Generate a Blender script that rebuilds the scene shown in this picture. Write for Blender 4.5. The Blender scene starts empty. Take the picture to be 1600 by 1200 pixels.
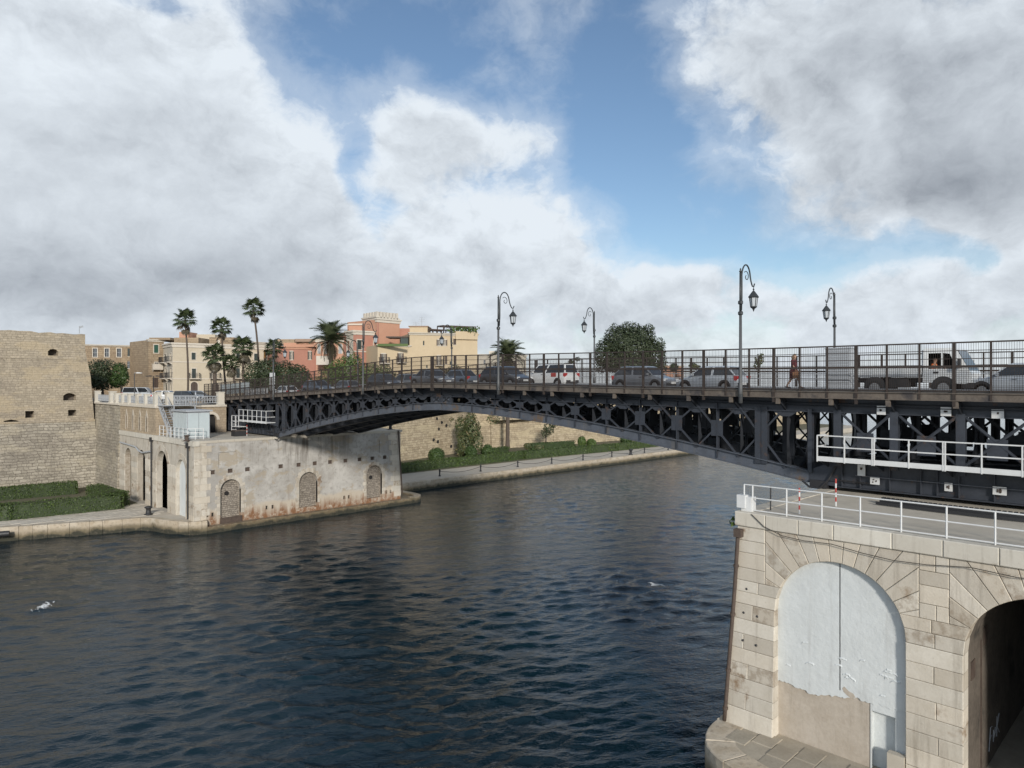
import bpy, math, random
import numpy as np
from math import sin, cos, tan, pi, radians, sqrt, atan, atan2, exp
from mathutils import Vector, Matrix, noise
from mathutils.geometry import tessellate_polygon

R = random.Random(7)
scene = bpy.context.scene
COL = scene.collection

# ------------------------------------------------------------------ camera
# world axes: X along the canal (away to the right), Y across the canal, Z up, water at 0
F, H, A = 1090.0, 14.5, radians(45.34)
CA, SA = cos(A), sin(A)
cam_d = bpy.data.cameras.new('camera')
cam_d.sensor_width = 36.0
cam_d.lens = 36.0 * F / 1600.0
cam_d.clip_start, cam_d.clip_end = 0.1, 20000.0
cam = bpy.data.objects.new('camera', cam_d)
COL.objects.link(cam)
cam.location = (0, 0, H)
cam.rotation_euler = (radians(90), 0, A - pi / 2)
scene.camera = cam

# ------------------------------------------------------------------ sun
SUN_DIR = Vector((-0.54, -0.80, 0.33)).normalized()      # towards the sun
sun_d = bpy.data.lights.new('sun', 'SUN')
sun_d.energy = 3.0
sun_d.angle = radians(6.0)
sun_d.color = (1.0, 0.945, 0.87)
sun = bpy.data.objects.new('sun', sun_d)
COL.objects.link(sun)
sun.rotation_euler = SUN_DIR.to_track_quat('Z', 'Y').to_euler()
sun.location = (0, 0, 60)

scene.view_settings.view_transform = 'Standard'
scene.view_settings.look = 'None'
scene.view_settings.gamma = 1.0
scene.view_settings.exposure = 0.22
scene.view_settings.use_curve_mapping = False


# ------------------------------------------------------------------ node helper
class G:
    def __init__(self, tree):
        self.t = tree

    def n(self, typ, ins=None, **attrs):
        nd = self.t.nodes.new('ShaderNode' + typ)
        for k, v in attrs.items():
            setattr(nd, k, v)
        for k, v in (ins or {}).items():
            self.put(nd.inputs[k], v)
        return nd

    def put(self, sock, v):
        if isinstance(v, bpy.types.NodeSocket):
            self.t.links.new(v, sock)
        elif isinstance(v, bpy.types.Node):
            self.t.links.new(v.outputs[0], sock)
        else:
            if hasattr(sock.default_value, '__len__') and not isinstance(v, (int, float)):
                v = tuple(v)
                if len(sock.default_value) == 4 and len(v) == 3:
                    v = v + (1.0,)
            elif hasattr(sock.default_value, '__len__'):
                v = (v,) * len(sock.default_value)
            sock.default_value = v

    def m(self, op, a, b=0.0, c=0.0, clamp=False):
        nd = self.n('Math', operation=op, use_clamp=clamp)
        self.put(nd.inputs[0], a)
        self.put(nd.inputs[1], b)
        self.put(nd.inputs[2], c)
        return nd.outputs[0]

    def v(self, op, a, b=(0, 0, 0), out=0):
        nd = self.n('VectorMath', operation=op)
        self.put(nd.inputs[0], a)
        self.put(nd.inputs[1], b)
        return nd.outputs[out]

    def mix(self, fac, a, b, mode='MIX'):
        nd = self.n('Mix', data_type='RGBA', blend_type=mode)
        self.put(nd.inputs[0], fac)
        self.put(nd.inputs[6], a)
        self.put(nd.inputs[7], b)
        return nd.outputs[2]

    def noise(self, vec, scale, detail=4, rough=0.55, dist=0.0):
        return self.n('TexNoise', {'Vector': vec, 'Scale': scale, 'Detail': detail, 'Roughness': rough, 'Distortion': dist}).outputs[0]

    def ramp(self, x, lo, hi, a=0.0, b=1.0, smooth=True):
        nd = self.n('MapRange', {0: x, 1: lo, 2: hi, 3: a, 4: b}, interpolation_type='SMOOTHSTEP' if smooth else 'LINEAR', clamp=True)
        return nd.outputs[0]


# ------------------------------------------------------------------ world: Nishita sky with clouds
def px_dir(px, py):
    u, v = (px - 800) / F, (600 - py) / F
    az = atan(u)
    return az, atan(v * cos(az))


def make_world():
    w = bpy.data.worlds.new('World')
    scene.world = w
    w.use_nodes = True
    t = w.node_tree
    t.nodes.clear()
    g = G(t)
    d = g.n('TexCoord').outputs['Generated']
    fx = g.v('DOT_PRODUCT', d, (SA, -CA, 0), out=1)
    fy = g.v('DOT_PRODUCT', d, (CA, SA, 0), out=1)
    dz = g.n('SeparateXYZ', {0: d}).outputs[2]
    az = g.m('ARCTAN2', fx, fy)
    el = g.m('ARCSINE', dz)
    p = g.n('CombineXYZ', {0: az, 1: el, 2: 0.0}).outputs[0]
    # soft warp so that no cloud keeps the outline of an ellipse
    wv = g.n('TexNoise', {'Vector': d, 'Scale': 5.0, 'Detail': 3.0, 'Roughness': 0.55}).outputs[1]
    p = g.v('ADD', p, g.v('MULTIPLY', g.v('SUBTRACT', wv, (0.5, 0.5, 0.5)), (0.20, 0.14, 0.0)))

    def field(blobs):
        tot = None
        for (px, py, rx, ry, wgt) in blobs:
            a0, e0 = px_dir(px, py)
            cz = cos(a0)
            q = g.v('MULTIPLY', g.v('SUBTRACT', p, (a0, e0, 0)), (F / rx / cz / cz, F / ry / cz, 0))
            r2 = g.v('DOT_PRODUCT', q, q, out=1)
            e = g.m('MULTIPLY', g.m('POWER', 2.71828, g.m('MULTIPLY', r2, -1.0)), wgt)
            tot = e if tot is None else g.m('ADD', tot, e)
        return tot

    cover = field([
        (90, 150, 210, 190, 1.15), (310, 130, 170, 150, 0.95), (100, 340, 260, 160, 1.1), (370, 320, 180, 150, 1.05),
        (200, 480, 320, 90, 0.9), (470, 440, 170, 110, 0.9), (700, 330, 150, 100, 0.62), (640, 190, 95, 62, 0.62),
        (740, 225, 90, 55, 0.55), (860, 215, 55, 40, 0.5), (770, 420, 180, 90, 0.75), (620, 510, 260, 70, 0.8), (890, 360, 60, 60, 0.5),
        (870, 70, 65, 80, 0.62), (990, 470, 130, 65, 0.9), (1230, 468, 190, 52, 0.8), (1450, 480, 180, 50, 0.65),
        (1580, 410, 80, 60, 0.85), (1130, 80, 120, 95, 0.58), (1330, 80, 170, 130, 0.84), (1540, 120, 200, 180, 1.15),
        (1430, 280, 180, 80, 1.05), (1600, 300, 160, 80, 0.9), (1260, 215, 120, 85, 0.55), (1350, 372, 100, 22, 0.45),
        (860, 560, 900, 40, 0.55), (-150, 200, 250, 300, 1.0), (1800, 150, 250, 250, 1.0),
        (545, 275, 38, 75, -0.75), (600, 340, 45, 26, -0.6), (1080, 300, 140, 110, -0.6), (680, 60, 190, 70, -0.55), (1000, 20, 60, 80, -0.35),
        (960, 170, 120, 110, -0.45), (1180, 400, 200, 24, -0.45), (1470, 395, 90, 22, -0.5), (250, 8, 60, 22, -0.4),
    ])
    # beyond the picture the same broken cloud goes on
    away = g.m('MAXIMUM', g.ramp(g.m('ABSOLUTE', az), 0.75, 1.1), g.ramp(el, 0.55, 0.85))
    low = g.noise(d, 2.2, 3, 0.5)
    cover = g.m('ADD', cover, g.m('MULTIPLY', away, g.ramp(low, 0.47, 0.68)))
    st = g.v('MULTIPLY', d, (1.0, 1.0, 1.35))
    tw = g.n('TexNoise', {'Vector': st, 'Scale': 9.0, 'Detail': 5.0, 'Roughness': 0.6}).outputs[1]
    st = g.v('ADD', g.v('MULTIPLY', st, (1.25, 1.25, 1.25)), g.v('MULTIPLY', g.v('SUBTRACT', tw, (0.5, 0.5, 0.5)), (0.09, 0.09, 0.09)))

    def puffs(vec, dt):
        """billows: rounded heaps at several sizes, frayed by fine noise"""
        v1 = g.n('TexVoronoi', {'Vector': vec, 'Scale': 8.0, 'Detail': 3.0, 'Roughness': 0.5, 'Lacunarity': 2.2}, feature='F1', normalize=True).outputs['Distance']
        n1 = g.noise(vec, 5.0, dt, 0.62, 0.1)
        return g.m('ADD', g.m('MULTIPLY', g.m('SUBTRACT', 0.42, v1), 0.80), g.m('MULTIPLY', g.m('SUBTRACT', n1, 0.5), 2.6))
    f1 = puffs(st, 10)
    f2 = puffs(g.v('ADD', st, (SUN_DIR.x * 0.022, SUN_DIR.y * 0.022, 0.034)), 10)
    big = g.noise(st, 2.6, 4, 0.5)
    dens = g.m('ADD', cover, f1)
    alpha = g.ramp(dens, 0.10, 0.92)
    alpha = g.m('MAXIMUM', alpha, g.m('MULTIPLY', g.ramp(dens, -0.35, 0.5), 0.36))
    alpha = g.m('MAXIMUM', alpha, g.m('MULTIPLY', g.ramp(el, 0.15, 0.04), 0.9))
    # light and dark inside the clouds
    shade = field([
        (170, 430, 380, 55, -0.32), (60, 300, 200, 120, -0.04), (450, 430, 160, 50, -0.14), (1400, 320, 230, 50, -0.34), (1420, 160, 230, 150, -0.10), (1600, 330, 160, 60, -0.15), (1560, 250, 170, 120, -0.16),
        (1250, 200, 180, 110, -0.20), (1300, 60, 200, 90, -0.16), (1560, 60, 200, 120, -0.14), (1520, 450, 120, 40, -0.18),
        (60, 110, 130, 90, 0.16), (330, 70, 150, 70, 0.14), (450, 160, 90, 80, 0.16), (600, 360, 150, 40, 0.12),
        (840, 360, 70, 50, 0.18), (970, 435, 60, 25, 0.22), (1340, 170, 50, 80, 0.26), (1230, 412, 150, 16, 0.22), (1580, 370, 60, 30, 0.2),
        (700, 480, 150, 50, 0.08), (800, 550, 900, 30, -0.06), (1350, 366, 110, 14, 0.25),
    ])
    relief = g.m('MULTIPLY', g.m('SUBTRACT', f1, f2), 0.80)
    relief = g.m('MULTIPLY', relief, g.ramp(dens, 2.2, 0.6, 0.45, 1.0))
    edge = g.m('MULTIPLY', g.ramp(dens, 1.15, 0.45), 0.14)
    thick = g.m('MULTIPLY', g.ramp(dens, 0.8, 1.8), -0.10)
    tt = g.m('ADD', g.m('ADD', 0.83, shade), g.m('ADD', relief, g.m('ADD', thick, edge)))
    tt = g.m('ADD', tt, g.m('MULTIPLY', g.m('SUBTRACT', big, 0.5), 0.14))
    tt = g.m('MAXIMUM', g.m('MINIMUM', tt, 1.12), 0.0)
    ccol = g.mix(tt, (0.20, 0.225, 0.265), (0.68, 0.735, 0.79))
    cloud = g.n('Background', {0: ccol, 1: 1.0})
    nish = g.n('TexSky', sky_type='NISHITA', sun_disc=False)
    nish.sun_elevation = math.asin(SUN_DIR.z)
    nish.sun_rotation = atan2(SUN_DIR.x, SUN_DIR.y)
    nish.air_density, nish.dust_density, nish.ozone_density = 1.0, 0.35, 2.2
    clear = g.n('Background', {0: nish.outputs[0], 1: 0.105})
    mixs = g.n('MixShader', {0: alpha, 1: clear.outputs[0], 2: cloud.outputs[0]})
    out = g.n('OutputWorld', {0: mixs.outputs[0]})


make_world()
scene.world.cycles.sampling_method = 'MANUAL'
scene.world.cycles.sample_map_resolution = 1024


# ------------------------------------------------------------------ geometry helpers
def onX(px, py, X):
    k = (px - 800) / F
    d = X / (CA + SA * k)
    return Vector((X, d * (SA - CA * k), H - (py - 600) * d / F))


def onY(px, py, Y):
    k = (px - 800) / F
    d = Y / (SA - CA * k)
    return Vector((d * (CA + SA * k), Y, H - (py - 600) * d / F))


def onZ(px, py, z):
    k = (px - 800) / F
    d = F * (H - z) / (py - 600)
    return Vector((d * (CA + SA * k), d * (SA - CA * k), z))


def onD(px, py, d):
    k = (px - 800) / F
    return Vector((d * (CA + SA * k), d * (SA - CA * k), H - (py - 600) * d / F))


def lerp(a, b, t):
    return a + (b - a) * t


def interp(pts, x):
    if x <= pts[0][0]:
        return pts[0][1]
    for (x0, y0), (x1, y1) in zip(pts, pts[1:]):
        if x <= x1:
            return y0 + (y1 - y0) * (x - x0) / (x1 - x0)
    return pts[-1][1]


def inset2(poly, c):
    n = len(poly)
    area = sum(poly[i][0] * poly[(i + 1) % n][1] - poly[(i + 1) % n][0] * poly[i][1] for i in range(n))
    sgn = 1 if area > 0 else -1
    out = []
    for i in range(n):
        p0, p1, p2 = poly[i - 1], poly[i], poly[(i + 1) % n]
        e1 = Vector((p1[0] - p0[0], p1[1] - p0[1]))
        e2 = Vector((p2[0] - p1[0], p2[1] - p1[1]))
        if e1.length < 1e-6 or e2.length < 1e-6:
            out.append(tuple(p1))
            continue
        e1.normalize()
        e2.normalize()
        n1 = Vector((-e1.y, e1.x)) * sgn
        n2 = Vector((-e2.y, e2.x)) * sgn
        b = n1 + n2
        q = b.dot(n1)
        if q < 0.3:
            q = 0.3
        out.append((p1[0] + b.x * c / q, p1[1] + b.y * c / q))
    return out


class Fr:
    """a wall plane: origin, horizontal axis u, vertical axis v, outward normal n"""
    def __init__(self, o, u, n, v=(0, 0, 1)):
        self.o, self.u, self.v, self.n = Vector(o), Vector(u).normalized(), Vector(v).normalized(), Vector(n).normalized()

    def p(self, a, b, c=0.0):
        return self.o + self.u * a + self.v * b + self.n * c


class MB:
    def __init__(self):
        self.v, self.f, self.mi, self.cur = [], [], [], 0

    def add(self, vs, fs):
        b = len(self.v)
        self.v.extend([tuple(p) for p in vs])
        for f in fs:
            self.f.append(tuple(b + i for i in f))
            self.mi.append(self.cur)
        return self

    def box(self, x0, x1, y0, y1, z0, z1):
        return self.add([(x0, y0, z0), (x1, y0, z0), (x1, y1, z0), (x0, y1, z0), (x0, y0, z1), (x1, y0, z1), (x1, y1, z1), (x0, y1, z1)],
                        [(3, 2, 1, 0), (4, 5, 6, 7), (0, 1, 5, 4), (1, 2, 6, 5), (2, 3, 7, 6), (3, 0, 4, 7)])

    def obox(self, c, ax, ay, az):
        c, ax, ay, az = Vector(c), Vector(ax), Vector(ay), Vector(az)
        vs = [c + ax * i + ay * j + az * k for k in (-1, 1) for (i, j) in ((-1, -1), (1, -1), (1, 1), (-1, 1))]
        return self.add(vs, [(3, 2, 1, 0), (4, 5, 6, 7), (0, 1, 5, 4), (1, 2, 6, 5), (2, 3, 7, 6), (3, 0, 4, 7)])

    def bar(self, p, q, w, h=None, up=(0, 0, 1)):
        p, q = Vector(p), Vector(q)
        h = h or w
        d = (q - p)
        L = d.length
        if L < 1e-6:
            return self
        d.normalize()
        s = d.cross(Vector(up))
        if s.length < 1e-4:
            s = d.cross(Vector((1, 0, 0)))
        s.normalize()
        u = s.cross(d)
        return self.obox((p + q) / 2, d * (L / 2), s * (w / 2), u * (h / 2))

    def ibeam(self, p, q, w, h, t=0.03, up=(0, 0, 1)):
        p, q = Vector(p), Vector(q)
        d = (q - p).normalized()
        s = d.cross(Vector(up))
        if s.length < 1e-4:
            s = d.cross(Vector((1, 0, 0)))
        s.normalize()
        u = s.cross(d)
        self.bar(p, q, t, h, up)
        self.bar(p + u * (h / 2), q + u * (h / 2), w, t, up)
        self.bar(p - u * (h / 2), q - u * (h / 2), w, t, up)
        return self

    def tube(self, pts, r, n=8, caps=True):
        pts = [Vector(p) for p in pts]
        m = len(pts)
        rs = list(r) if hasattr(r, '__len__') else [r] * m
        vs, fs = [], []
        prev = None
        for i in range(m):
            d = pts[min(i + 1, m - 1)] - pts[max(i - 1, 0)]
            if d.length < 1e-9:
                d = Vector((0, 0, 1))
            d.normalize()
            if prev is None:
                s = d.cross(Vector((0, 0, 1)))
                if s.length < 1e-3:
                    s = Vector((1, 0, 0))
            else:
                s = prev - d * prev.dot(d)
            s.normalize()
            prev = s
            t = d.cross(s)
            for k in range(n):
                a = 2 * pi * k / n
                vs.append(pts[i] + (s * cos(a) + t * sin(a)) * rs[i])
        for i in range(m - 1):
            for k in range(n):
                fs.append((i * n + k, i * n + (k + 1) % n, (i + 1) * n + (k + 1) % n, (i + 1) * n + k))
        if caps:
            fs.append(tuple(range(n - 1, -1, -1)))
            fs.append(tuple((m - 1) * n + k for k in range(n)))
        return self.add(vs, fs)

    def lathe(self, prof, c=(0, 0, 0), n=10, axis='Z'):
        c = Vector(c)
        vs, fs = [], []
        for (r, z) in prof:
            for k in range(n):
                a = 2 * pi * k / n
                if axis == 'Z':
                    o = Vector((r * cos(a), r * sin(a), z))
                elif axis == 'Y':
                    o = Vector((r * cos(a), z, r * sin(a)))
                else:
                    o = Vector((z, r * cos(a), r * sin(a)))
                vs.append(c + o)
        m = len(prof)
        for i in range(m - 1):
            for k in range(n):
                fs.append((i * n + k, i * n + (k + 1) % n, (i + 1) * n + (k + 1) % n, (i + 1) * n + k))
        fs.append(tuple(range(n - 1, -1, -1)))
        fs.append(tuple((m - 1) * n + k for k in range(n)))
        return self.add(vs, fs)

    def prism(self, poly, off):
        """3-D polygon swept by a vector"""
        off = Vector(off)
        poly = [Vector(p) for p in poly]
        n = len(poly)
        vs = poly + [p + off for p in poly]
        fs = [tuple(range(n - 1, -1, -1)), tuple(range(n, 2 * n))]
        fs += [(i, (i + 1) % n, n + (i + 1) % n, n + i) for i in range(n)]
        return self.add(vs, fs)

    def stone(self, poly, fr, depth, ch=0.02, proud=0.0):
        """one dressed block: outline in the wall plane, chamfered front, real depth"""
        n = len(poly)
        ins = inset2(poly, ch)
        vs = [fr.p(a, b, -depth) for a, b in poly] + [fr.p(a, b, proud - ch) for a, b in poly] + [fr.p(a, b, proud) for a, b in ins]
        fs = [tuple(range(2 * n, 3 * n))]
        for i in range(n):
            j = (i + 1) % n
            fs.append((i, j, n + j, n + i))
            fs.append((n + i, n + j, 2 * n + j, 2 * n + i))
        return self.add(vs, fs)

    def plate(self, outer, holes, fr, c=0.0, reveal=0.0):
        """flat sheet with real openings, and their reveals going in by 'reveal'"""
        loops = [outer] + list(holes)
        flat = [Vector((a, b, 0)) for lp in loops for a, b in lp]
        tris = tessellate_polygon([[Vector((a, b, 0)) for a, b in lp] for lp in loops])
        self.add([fr.p(p.x, p.y, c) for p in flat], tris)
        if reveal:
            for lp in holes:
                n = len(lp)
                vs = [fr.p(a, b, c) for a, b in lp] + [fr.p(a, b, c - reveal) for a, b in lp]
                self.add(vs, [(i, (i + 1) % n, n + (i + 1) % n, n + i) for i in range(n)])
        return self

    def sheet(self, poly, fr, c=0.0):
        return self.plate(poly, [], fr, c)

    def mesh(self, name, mats, smooth=False):
        me = bpy.data.meshes.new(name)
        me.from_pydata(self.v, [], self.f)
        mats = mats if isinstance(mats, (list, tuple)) else [mats]
        for m in mats:
            me.materials.append(m)
        if len(mats) > 1:
            me.polygons.foreach_set('material_index', self.mi)
        if smooth:
            me.polygons.foreach_set('use_smooth', [True] * len(me.polygons))
        me.update()
        return me

    def build(self, name, mats, parent=None, smooth=False):
        """links the shape, given in world coordinates, as ONE object (a child keeps its place)"""
        off = W.get(parent.name, Vector((0, 0, 0))) if parent else Vector((0, 0, 0))
        if off.length > 0:
            self.v = [(p[0] - off.x, p[1] - off.y, p[2] - off.z) for p in self.v]
        o = bpy.data.objects.new(name, self.mesh(name, mats, smooth))
        COL.objects.link(o)
        if parent:
            o.parent = parent
        W[o.name] = off
        return o


W = {}          # world position of each object that has children


def tag(o, label=None, cat=None, group=None, kind=None):
    if label:
        o['label'] = label
    if cat:
        o['category'] = cat
    if group:
        o['group'] = group
    if kind:
        o['kind'] = kind
    return o


def thing(name, label, cat, loc=(0, 0, 0), group=None):
    o = bpy.data.objects.new(name, None)
    COL.objects.link(o)
    o.empty_display_size = 0.3
    o.location = loc
    W[o.name] = Vector(loc)
    return tag(o, label, cat, group)


def inst(name, me, parent, loc, rot=(0, 0, 0), scale=None):
    """a part sharing mesh data; loc is a world place"""
    o = bpy.data.objects.new(name, me)
    COL.objects.link(o)
    off = Vector((0, 0, 0))
    if parent:
        o.parent = parent
        off = W[parent.name]
    o.location = Vector(loc) - off
    o.rotation_euler = rot
    if scale:
        o.scale = scale
    W[o.name] = Vector(loc)
    return o


KIDS = {}


def copy_tree(o, loc, rz=None, label=None):
    """copies a thing with its parts and their sub-parts"""
    c = o.copy()
    COL.objects.link(c)
    c.location = loc
    if rz is not None:
        c.rotation_euler = (0, 0, rz)
    if label:
        c['label'] = label
    for ch in o.children:
        d = ch.copy()
        COL.objects.link(d)
        d.parent = c
        for sub in ch.children:
            e = sub.copy()
            COL.objects.link(e)
            e.parent = d
    return c


# ------------------------------------------------------------------ materials
def mk(name):
    m = bpy.data.materials.new(name)
    m.use_nodes = True
    t = m.node_tree
    t.nodes.clear()
    g = G(t)
    b = g.n('BsdfPrincipled')
    g.n('OutputMaterial', {0: b.outputs[0]})
    return m, g, b


def surf(name, base, dark=None, rough=0.75, metal=0.0, scale=1.5, amount=0.5, bump=0.0, bscale=20.0, bdist=0.02, piece=0.0, tint=None,
         stain=None, stain_scale=0.5, stain_lo=0.55, stain_hi=0.72, spec=0.5, blot=0.0, streak=0.0):
    """plain material: two-scale noise between two colours, a tint per piece, patchy stains, fine relief"""
    m, g, b = mk(name)
    pos = g.n('NewGeometry').outputs['Position']
    dark = dark or tuple(x * 0.7 for x in base)
    n1 = g.noise(pos, scale, 6, 0.62)
    n2 = g.noise(pos, scale * 7.3, 4, 0.6)
    fac = g.m('ADD', g.m('MULTIPLY', n1, 0.65), g.m('MULTIPLY', n2, 0.35))
    fac = g.ramp(fac, 0.5 - 0.22, 0.5 + 0.22)
    col = g.mix(g.m('MULTIPLY', fac, amount), base, dark)
    if piece:
        rnd = g.m('FRACT', g.m('ADD', g.n('ObjectInfo').outputs['Random'], g.n('NewGeometry').outputs['Random Per Island']))
        col = g.mix(g.m('MULTIPLY', rnd, piece), col, tint or tuple(x * 0.6 for x in base))
        rnd2 = g.m('FRACT', g.m('MULTIPLY', rnd, 7.31))
        col = g.mix(1.0, col, g.vscale(rnd2, piece), 'MULTIPLY')
    if stain:
        s = g.ramp(g.noise(pos, stain_scale, 7, 0.65), stain_lo, stain_hi)
        col = g.mix(s, col, stain)
    if streak:
        sv = g.noise(g.v('MULTIPLY', pos, (2.6, 2.6, 0.22)), 1.0, 6, 0.65)
        col = g.mix(g.m('MULTIPLY', g.ramp(sv, 0.52, 0.70), streak), col, (0.17, 0.14, 0.105))
        pit = g.noise(pos, 9.0, 5, 0.75)
        col = g.mix(g.m('MULTIPLY', g.ramp(pit, 0.60, 0.72), streak), col, (0.22, 0.19, 0.15))
    if blot:
        heavy = g.ramp(g.m('FRACT', g.m('MULTIPLY', rnd, 17.13)), 0.80, 0.84)
        lo = g.ramp(g.noise(pos, 3.2, 6, 0.7), 0.42, 0.62)
        col = g.mix(g.m('MULTIPLY', g.m('MULTIPLY', heavy, lo), blot), col, (0.20, 0.145, 0.095))
    g.put(b.inputs['Base Color'], col)
    g.put(b.inputs['Roughness'], g.m('MULTIPLY_ADD', n2, 0.2, rough - 0.1, clamp=True))
    b.inputs['Metallic'].default_value = metal
    b.inputs['Specular IOR Level'].default_value = spec
    if bump:
        h = g.noise(pos, bscale, 6, 0.65)
        bn = g.n('Bump', {'Height': h, 'Strength': bump, 'Distance': bdist})
        g.put(b.inputs['Normal'], bn.outputs[0])
    return m


def _vscale(self, r, piece):
    v = self.m('MULTIPLY_ADD', r, 0.5 * piece, 1 - 0.25 * piece)
    return self.n('CombineXYZ', {0: v, 1: v, 2: v}).outputs[0]


G.vscale = _vscale


def masonry(name, c1, c2, mort, bw=0.62, bh=0.34, warp=0.12, blotch=(0.25, 0.2, 0.14), blotch_amt=0.55, bump=0.6, erode=0.5, pale=None):
    """small coursed stonework, too fine in the photograph to build block by block"""
    m, g, b = mk(name)
    geo = g.n('NewGeometry')
    s = g.n('SeparateXYZ', {0: geo.outputs['Position']})
    wob = g.n('TexNoise', {'Vector': geo.outputs['Position'], 'Scale': 0.9, 'Detail': 4.0}).outputs[1]
    uv = g.n('CombineXYZ', {0: g.m('ADD', s.outputs[0], s.outputs[1]), 1: s.outputs[2], 2: 0.0}).outputs[0]
    uv = g.v('ADD', uv, g.v('MULTIPLY', g.v('SUBTRACT', wob, (0.5, 0.5, 0.5)), (warp * 2.5, warp, 0)))
    br = g.n('TexBrick', {'Vector': uv, 'Color1': c1, 'Color2': c2, 'Mortar': mort, 'Scale': 1.0, 'Mortar Size': 0.022, 'Mortar Smooth': 0.35,
                          'Bias': -0.1, 'Brick Width': bw, 'Row Height': bh})
    br.offset = 0.5
    br.squash = 0.8
    br.squash_frequency = 3
    pos = geo.outputs['Position']
    n1 = g.noise(pos, 0.16, 7, 0.68)
    n2 = g.noise(pos, 2.2, 6, 0.7)
    n3 = g.noise(pos, 5.5, 5, 0.7)
    col = g.mix(g.m('MULTIPLY', g.ramp(n1, 0.42, 0.64), blotch_amt), br.outputs[0], blotch)
    if pale:
        n4 = g.noise(g.v('MULTIPLY', pos, (1, 1, 2.5)), 0.22, 6, 0.7)
        col = g.mix(g.m('MULTIPLY', g.ramp(n4, 0.50, 0.62), 0.65), col, pale)
    col = g.mix(g.m('MULTIPLY', g.ramp(n2, 0.52, 0.70), erode), col, tuple(x * 0.45 for x in c2))
    col = g.mix(g.m('MULTIPLY', g.ramp(n3, 0.54, 0.66), 0.45), col, tuple(min(1, x * 1.25) for x in c1))
    g.put(b.inputs['Base Color'], col)
    b.inputs['Roughness'].default_value = 0.92
    b.inputs['Specular IOR Level'].default_value = 0.2
    h = g.m('ADD', g.m('MULTIPLY', br.outputs[1], -0.6), g.m('ADD', g.m('MULTIPLY', n2, 1.1), g.m('MULTIPLY', n3, 0.6)))
    bn = g.n('Bump', {'Height': h, 'Strength': bump, 'Distance': 0.09})
    g.put(b.inputs['Normal'], bn.outputs[0])
    return m


def leafmat(name, dark, light, dry=None):
    m, g, b = mk(name)
    geo = g.n('NewGeometry')
    r = geo.outputs['Random Per Island']
    n = g.noise(geo.outputs['Position'], 0.8, 3, 0.5)
    col = g.mix(g.m('MULTIPLY_ADD', r, 0.7, g.m('MULTIPLY', n, 0.4), clamp=True), dark, light)
    if dry:
        col = g.mix(g.ramp(g.m('FRACT', g.m('MULTIPLY', r, 13.7)), 0.86, 0.9), col, dry)
    g.put(b.inputs['Base Color'], col)
    b.inputs['Roughness'].default_value = 0.5
    b.inputs['Specular IOR Level'].default_value = 0.35
    return m


M = {}
M['lime'] = surf('limestone_block', (0.61, 0.57, 0.495), (0.43, 0.385, 0.31), 0.85, scale=1.2, amount=0.6, bump=0.35, bscale=14, bdist=0.03, piece=0.5,
                 tint=(0.43, 0.36, 0.27), stain=(0.23, 0.15, 0.085), stain_scale=0.8, stain_lo=0.575, stain_hi=0.74, blot=0.5, spec=0.25, streak=0.36)
M['lime2'] = surf('limestone_weathered', (0.54, 0.505, 0.44), (0.38, 0.345, 0.285), 0.88, scale=1.5, amount=0.7, bump=0.4, bscale=10, bdist=0.03, piece=0.45,
                  tint=(0.36, 0.29, 0.21), stain=(0.20, 0.13, 0.08), stain_scale=0.6, stain_lo=0.56, stain_hi=0.72, spec=0.2, blot=0.5, streak=0.45)
M['coping'] = surf('limestone_coping', (0.60, 0.57, 0.50), (0.46, 0.42, 0.35), 0.85, scale=1.0, amount=0.6, bump=0.3, bscale=16, bdist=0.02, piece=0.3,
                   tint=(0.45, 0.40, 0.32), stain=(0.22, 0.17, 0.12), stain_scale=1.1, stain_lo=0.60, stain_hi=0.76, spec=0.25, streak=0.45)
M['pier_top'] = surf('concrete_top', (0.52, 0.475, 0.395), (0.38, 0.34, 0.28), 0.9, scale=0.35, amount=0.8, bump=0.15, stain=(0.15, 0.13, 0.11), stain_scale=0.3,
                     stain_lo=0.58, stain_hi=0.72, spec=0.2)
M['white_stucco'] = surf('white_stucco', (0.62, 0.645, 0.64), (0.53, 0.55, 0.54), 0.8, scale=0.9, amount=0.7, bump=0.35, bscale=2.2, bdist=0.10, spec=0.25, streak=0.16)
M['tan_plaster'] = surf('tan_plaster', (0.50, 0.445, 0.375), (0.38, 0.325, 0.26), 0.9, scale=1.0, amount=0.9, bump=0.4, bscale=7, bdist=0.04, spec=0.2, streak=0.3)
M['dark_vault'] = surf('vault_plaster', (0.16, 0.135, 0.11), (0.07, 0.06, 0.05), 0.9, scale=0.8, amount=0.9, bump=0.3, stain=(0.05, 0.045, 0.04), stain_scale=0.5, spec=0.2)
M['paving'] = surf('paving_stone', (0.40, 0.36, 0.29), (0.26, 0.23, 0.18), 0.85, scale=1.3, amount=0.8, bump=0.3, bscale=9, piece=0.4, tint=(0.27, 0.22, 0.16), spec=0.3)
M['quay'] = surf('quay_slab', (0.60, 0.55, 0.47), (0.43, 0.385, 0.315), 0.85, scale=0.7, amount=0.8, bump=0.3, bscale=6, piece=0.35, tint=(0.36, 0.31, 0.24), spec=0.25)
M['steel'] = surf('blue_grey_steel', (0.042, 0.048, 0.061), (0.020, 0.023, 0.029), 0.55, metal=0.0, scale=1.5, amount=0.8, stain=(0.095, 0.055, 0.035), stain_scale=1.5,
                  stain_lo=0.57, stain_hi=0.74)
M['steel_lt'] = surf('pale_grey_steel', (0.095, 0.108, 0.132), (0.052, 0.058, 0.07), 0.5, scale=1.3, amount=0.8, stain=(0.13, 0.085, 0.05), stain_scale=1.2, stain_lo=0.56, stain_hi=0.72, streak=0.35)
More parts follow.
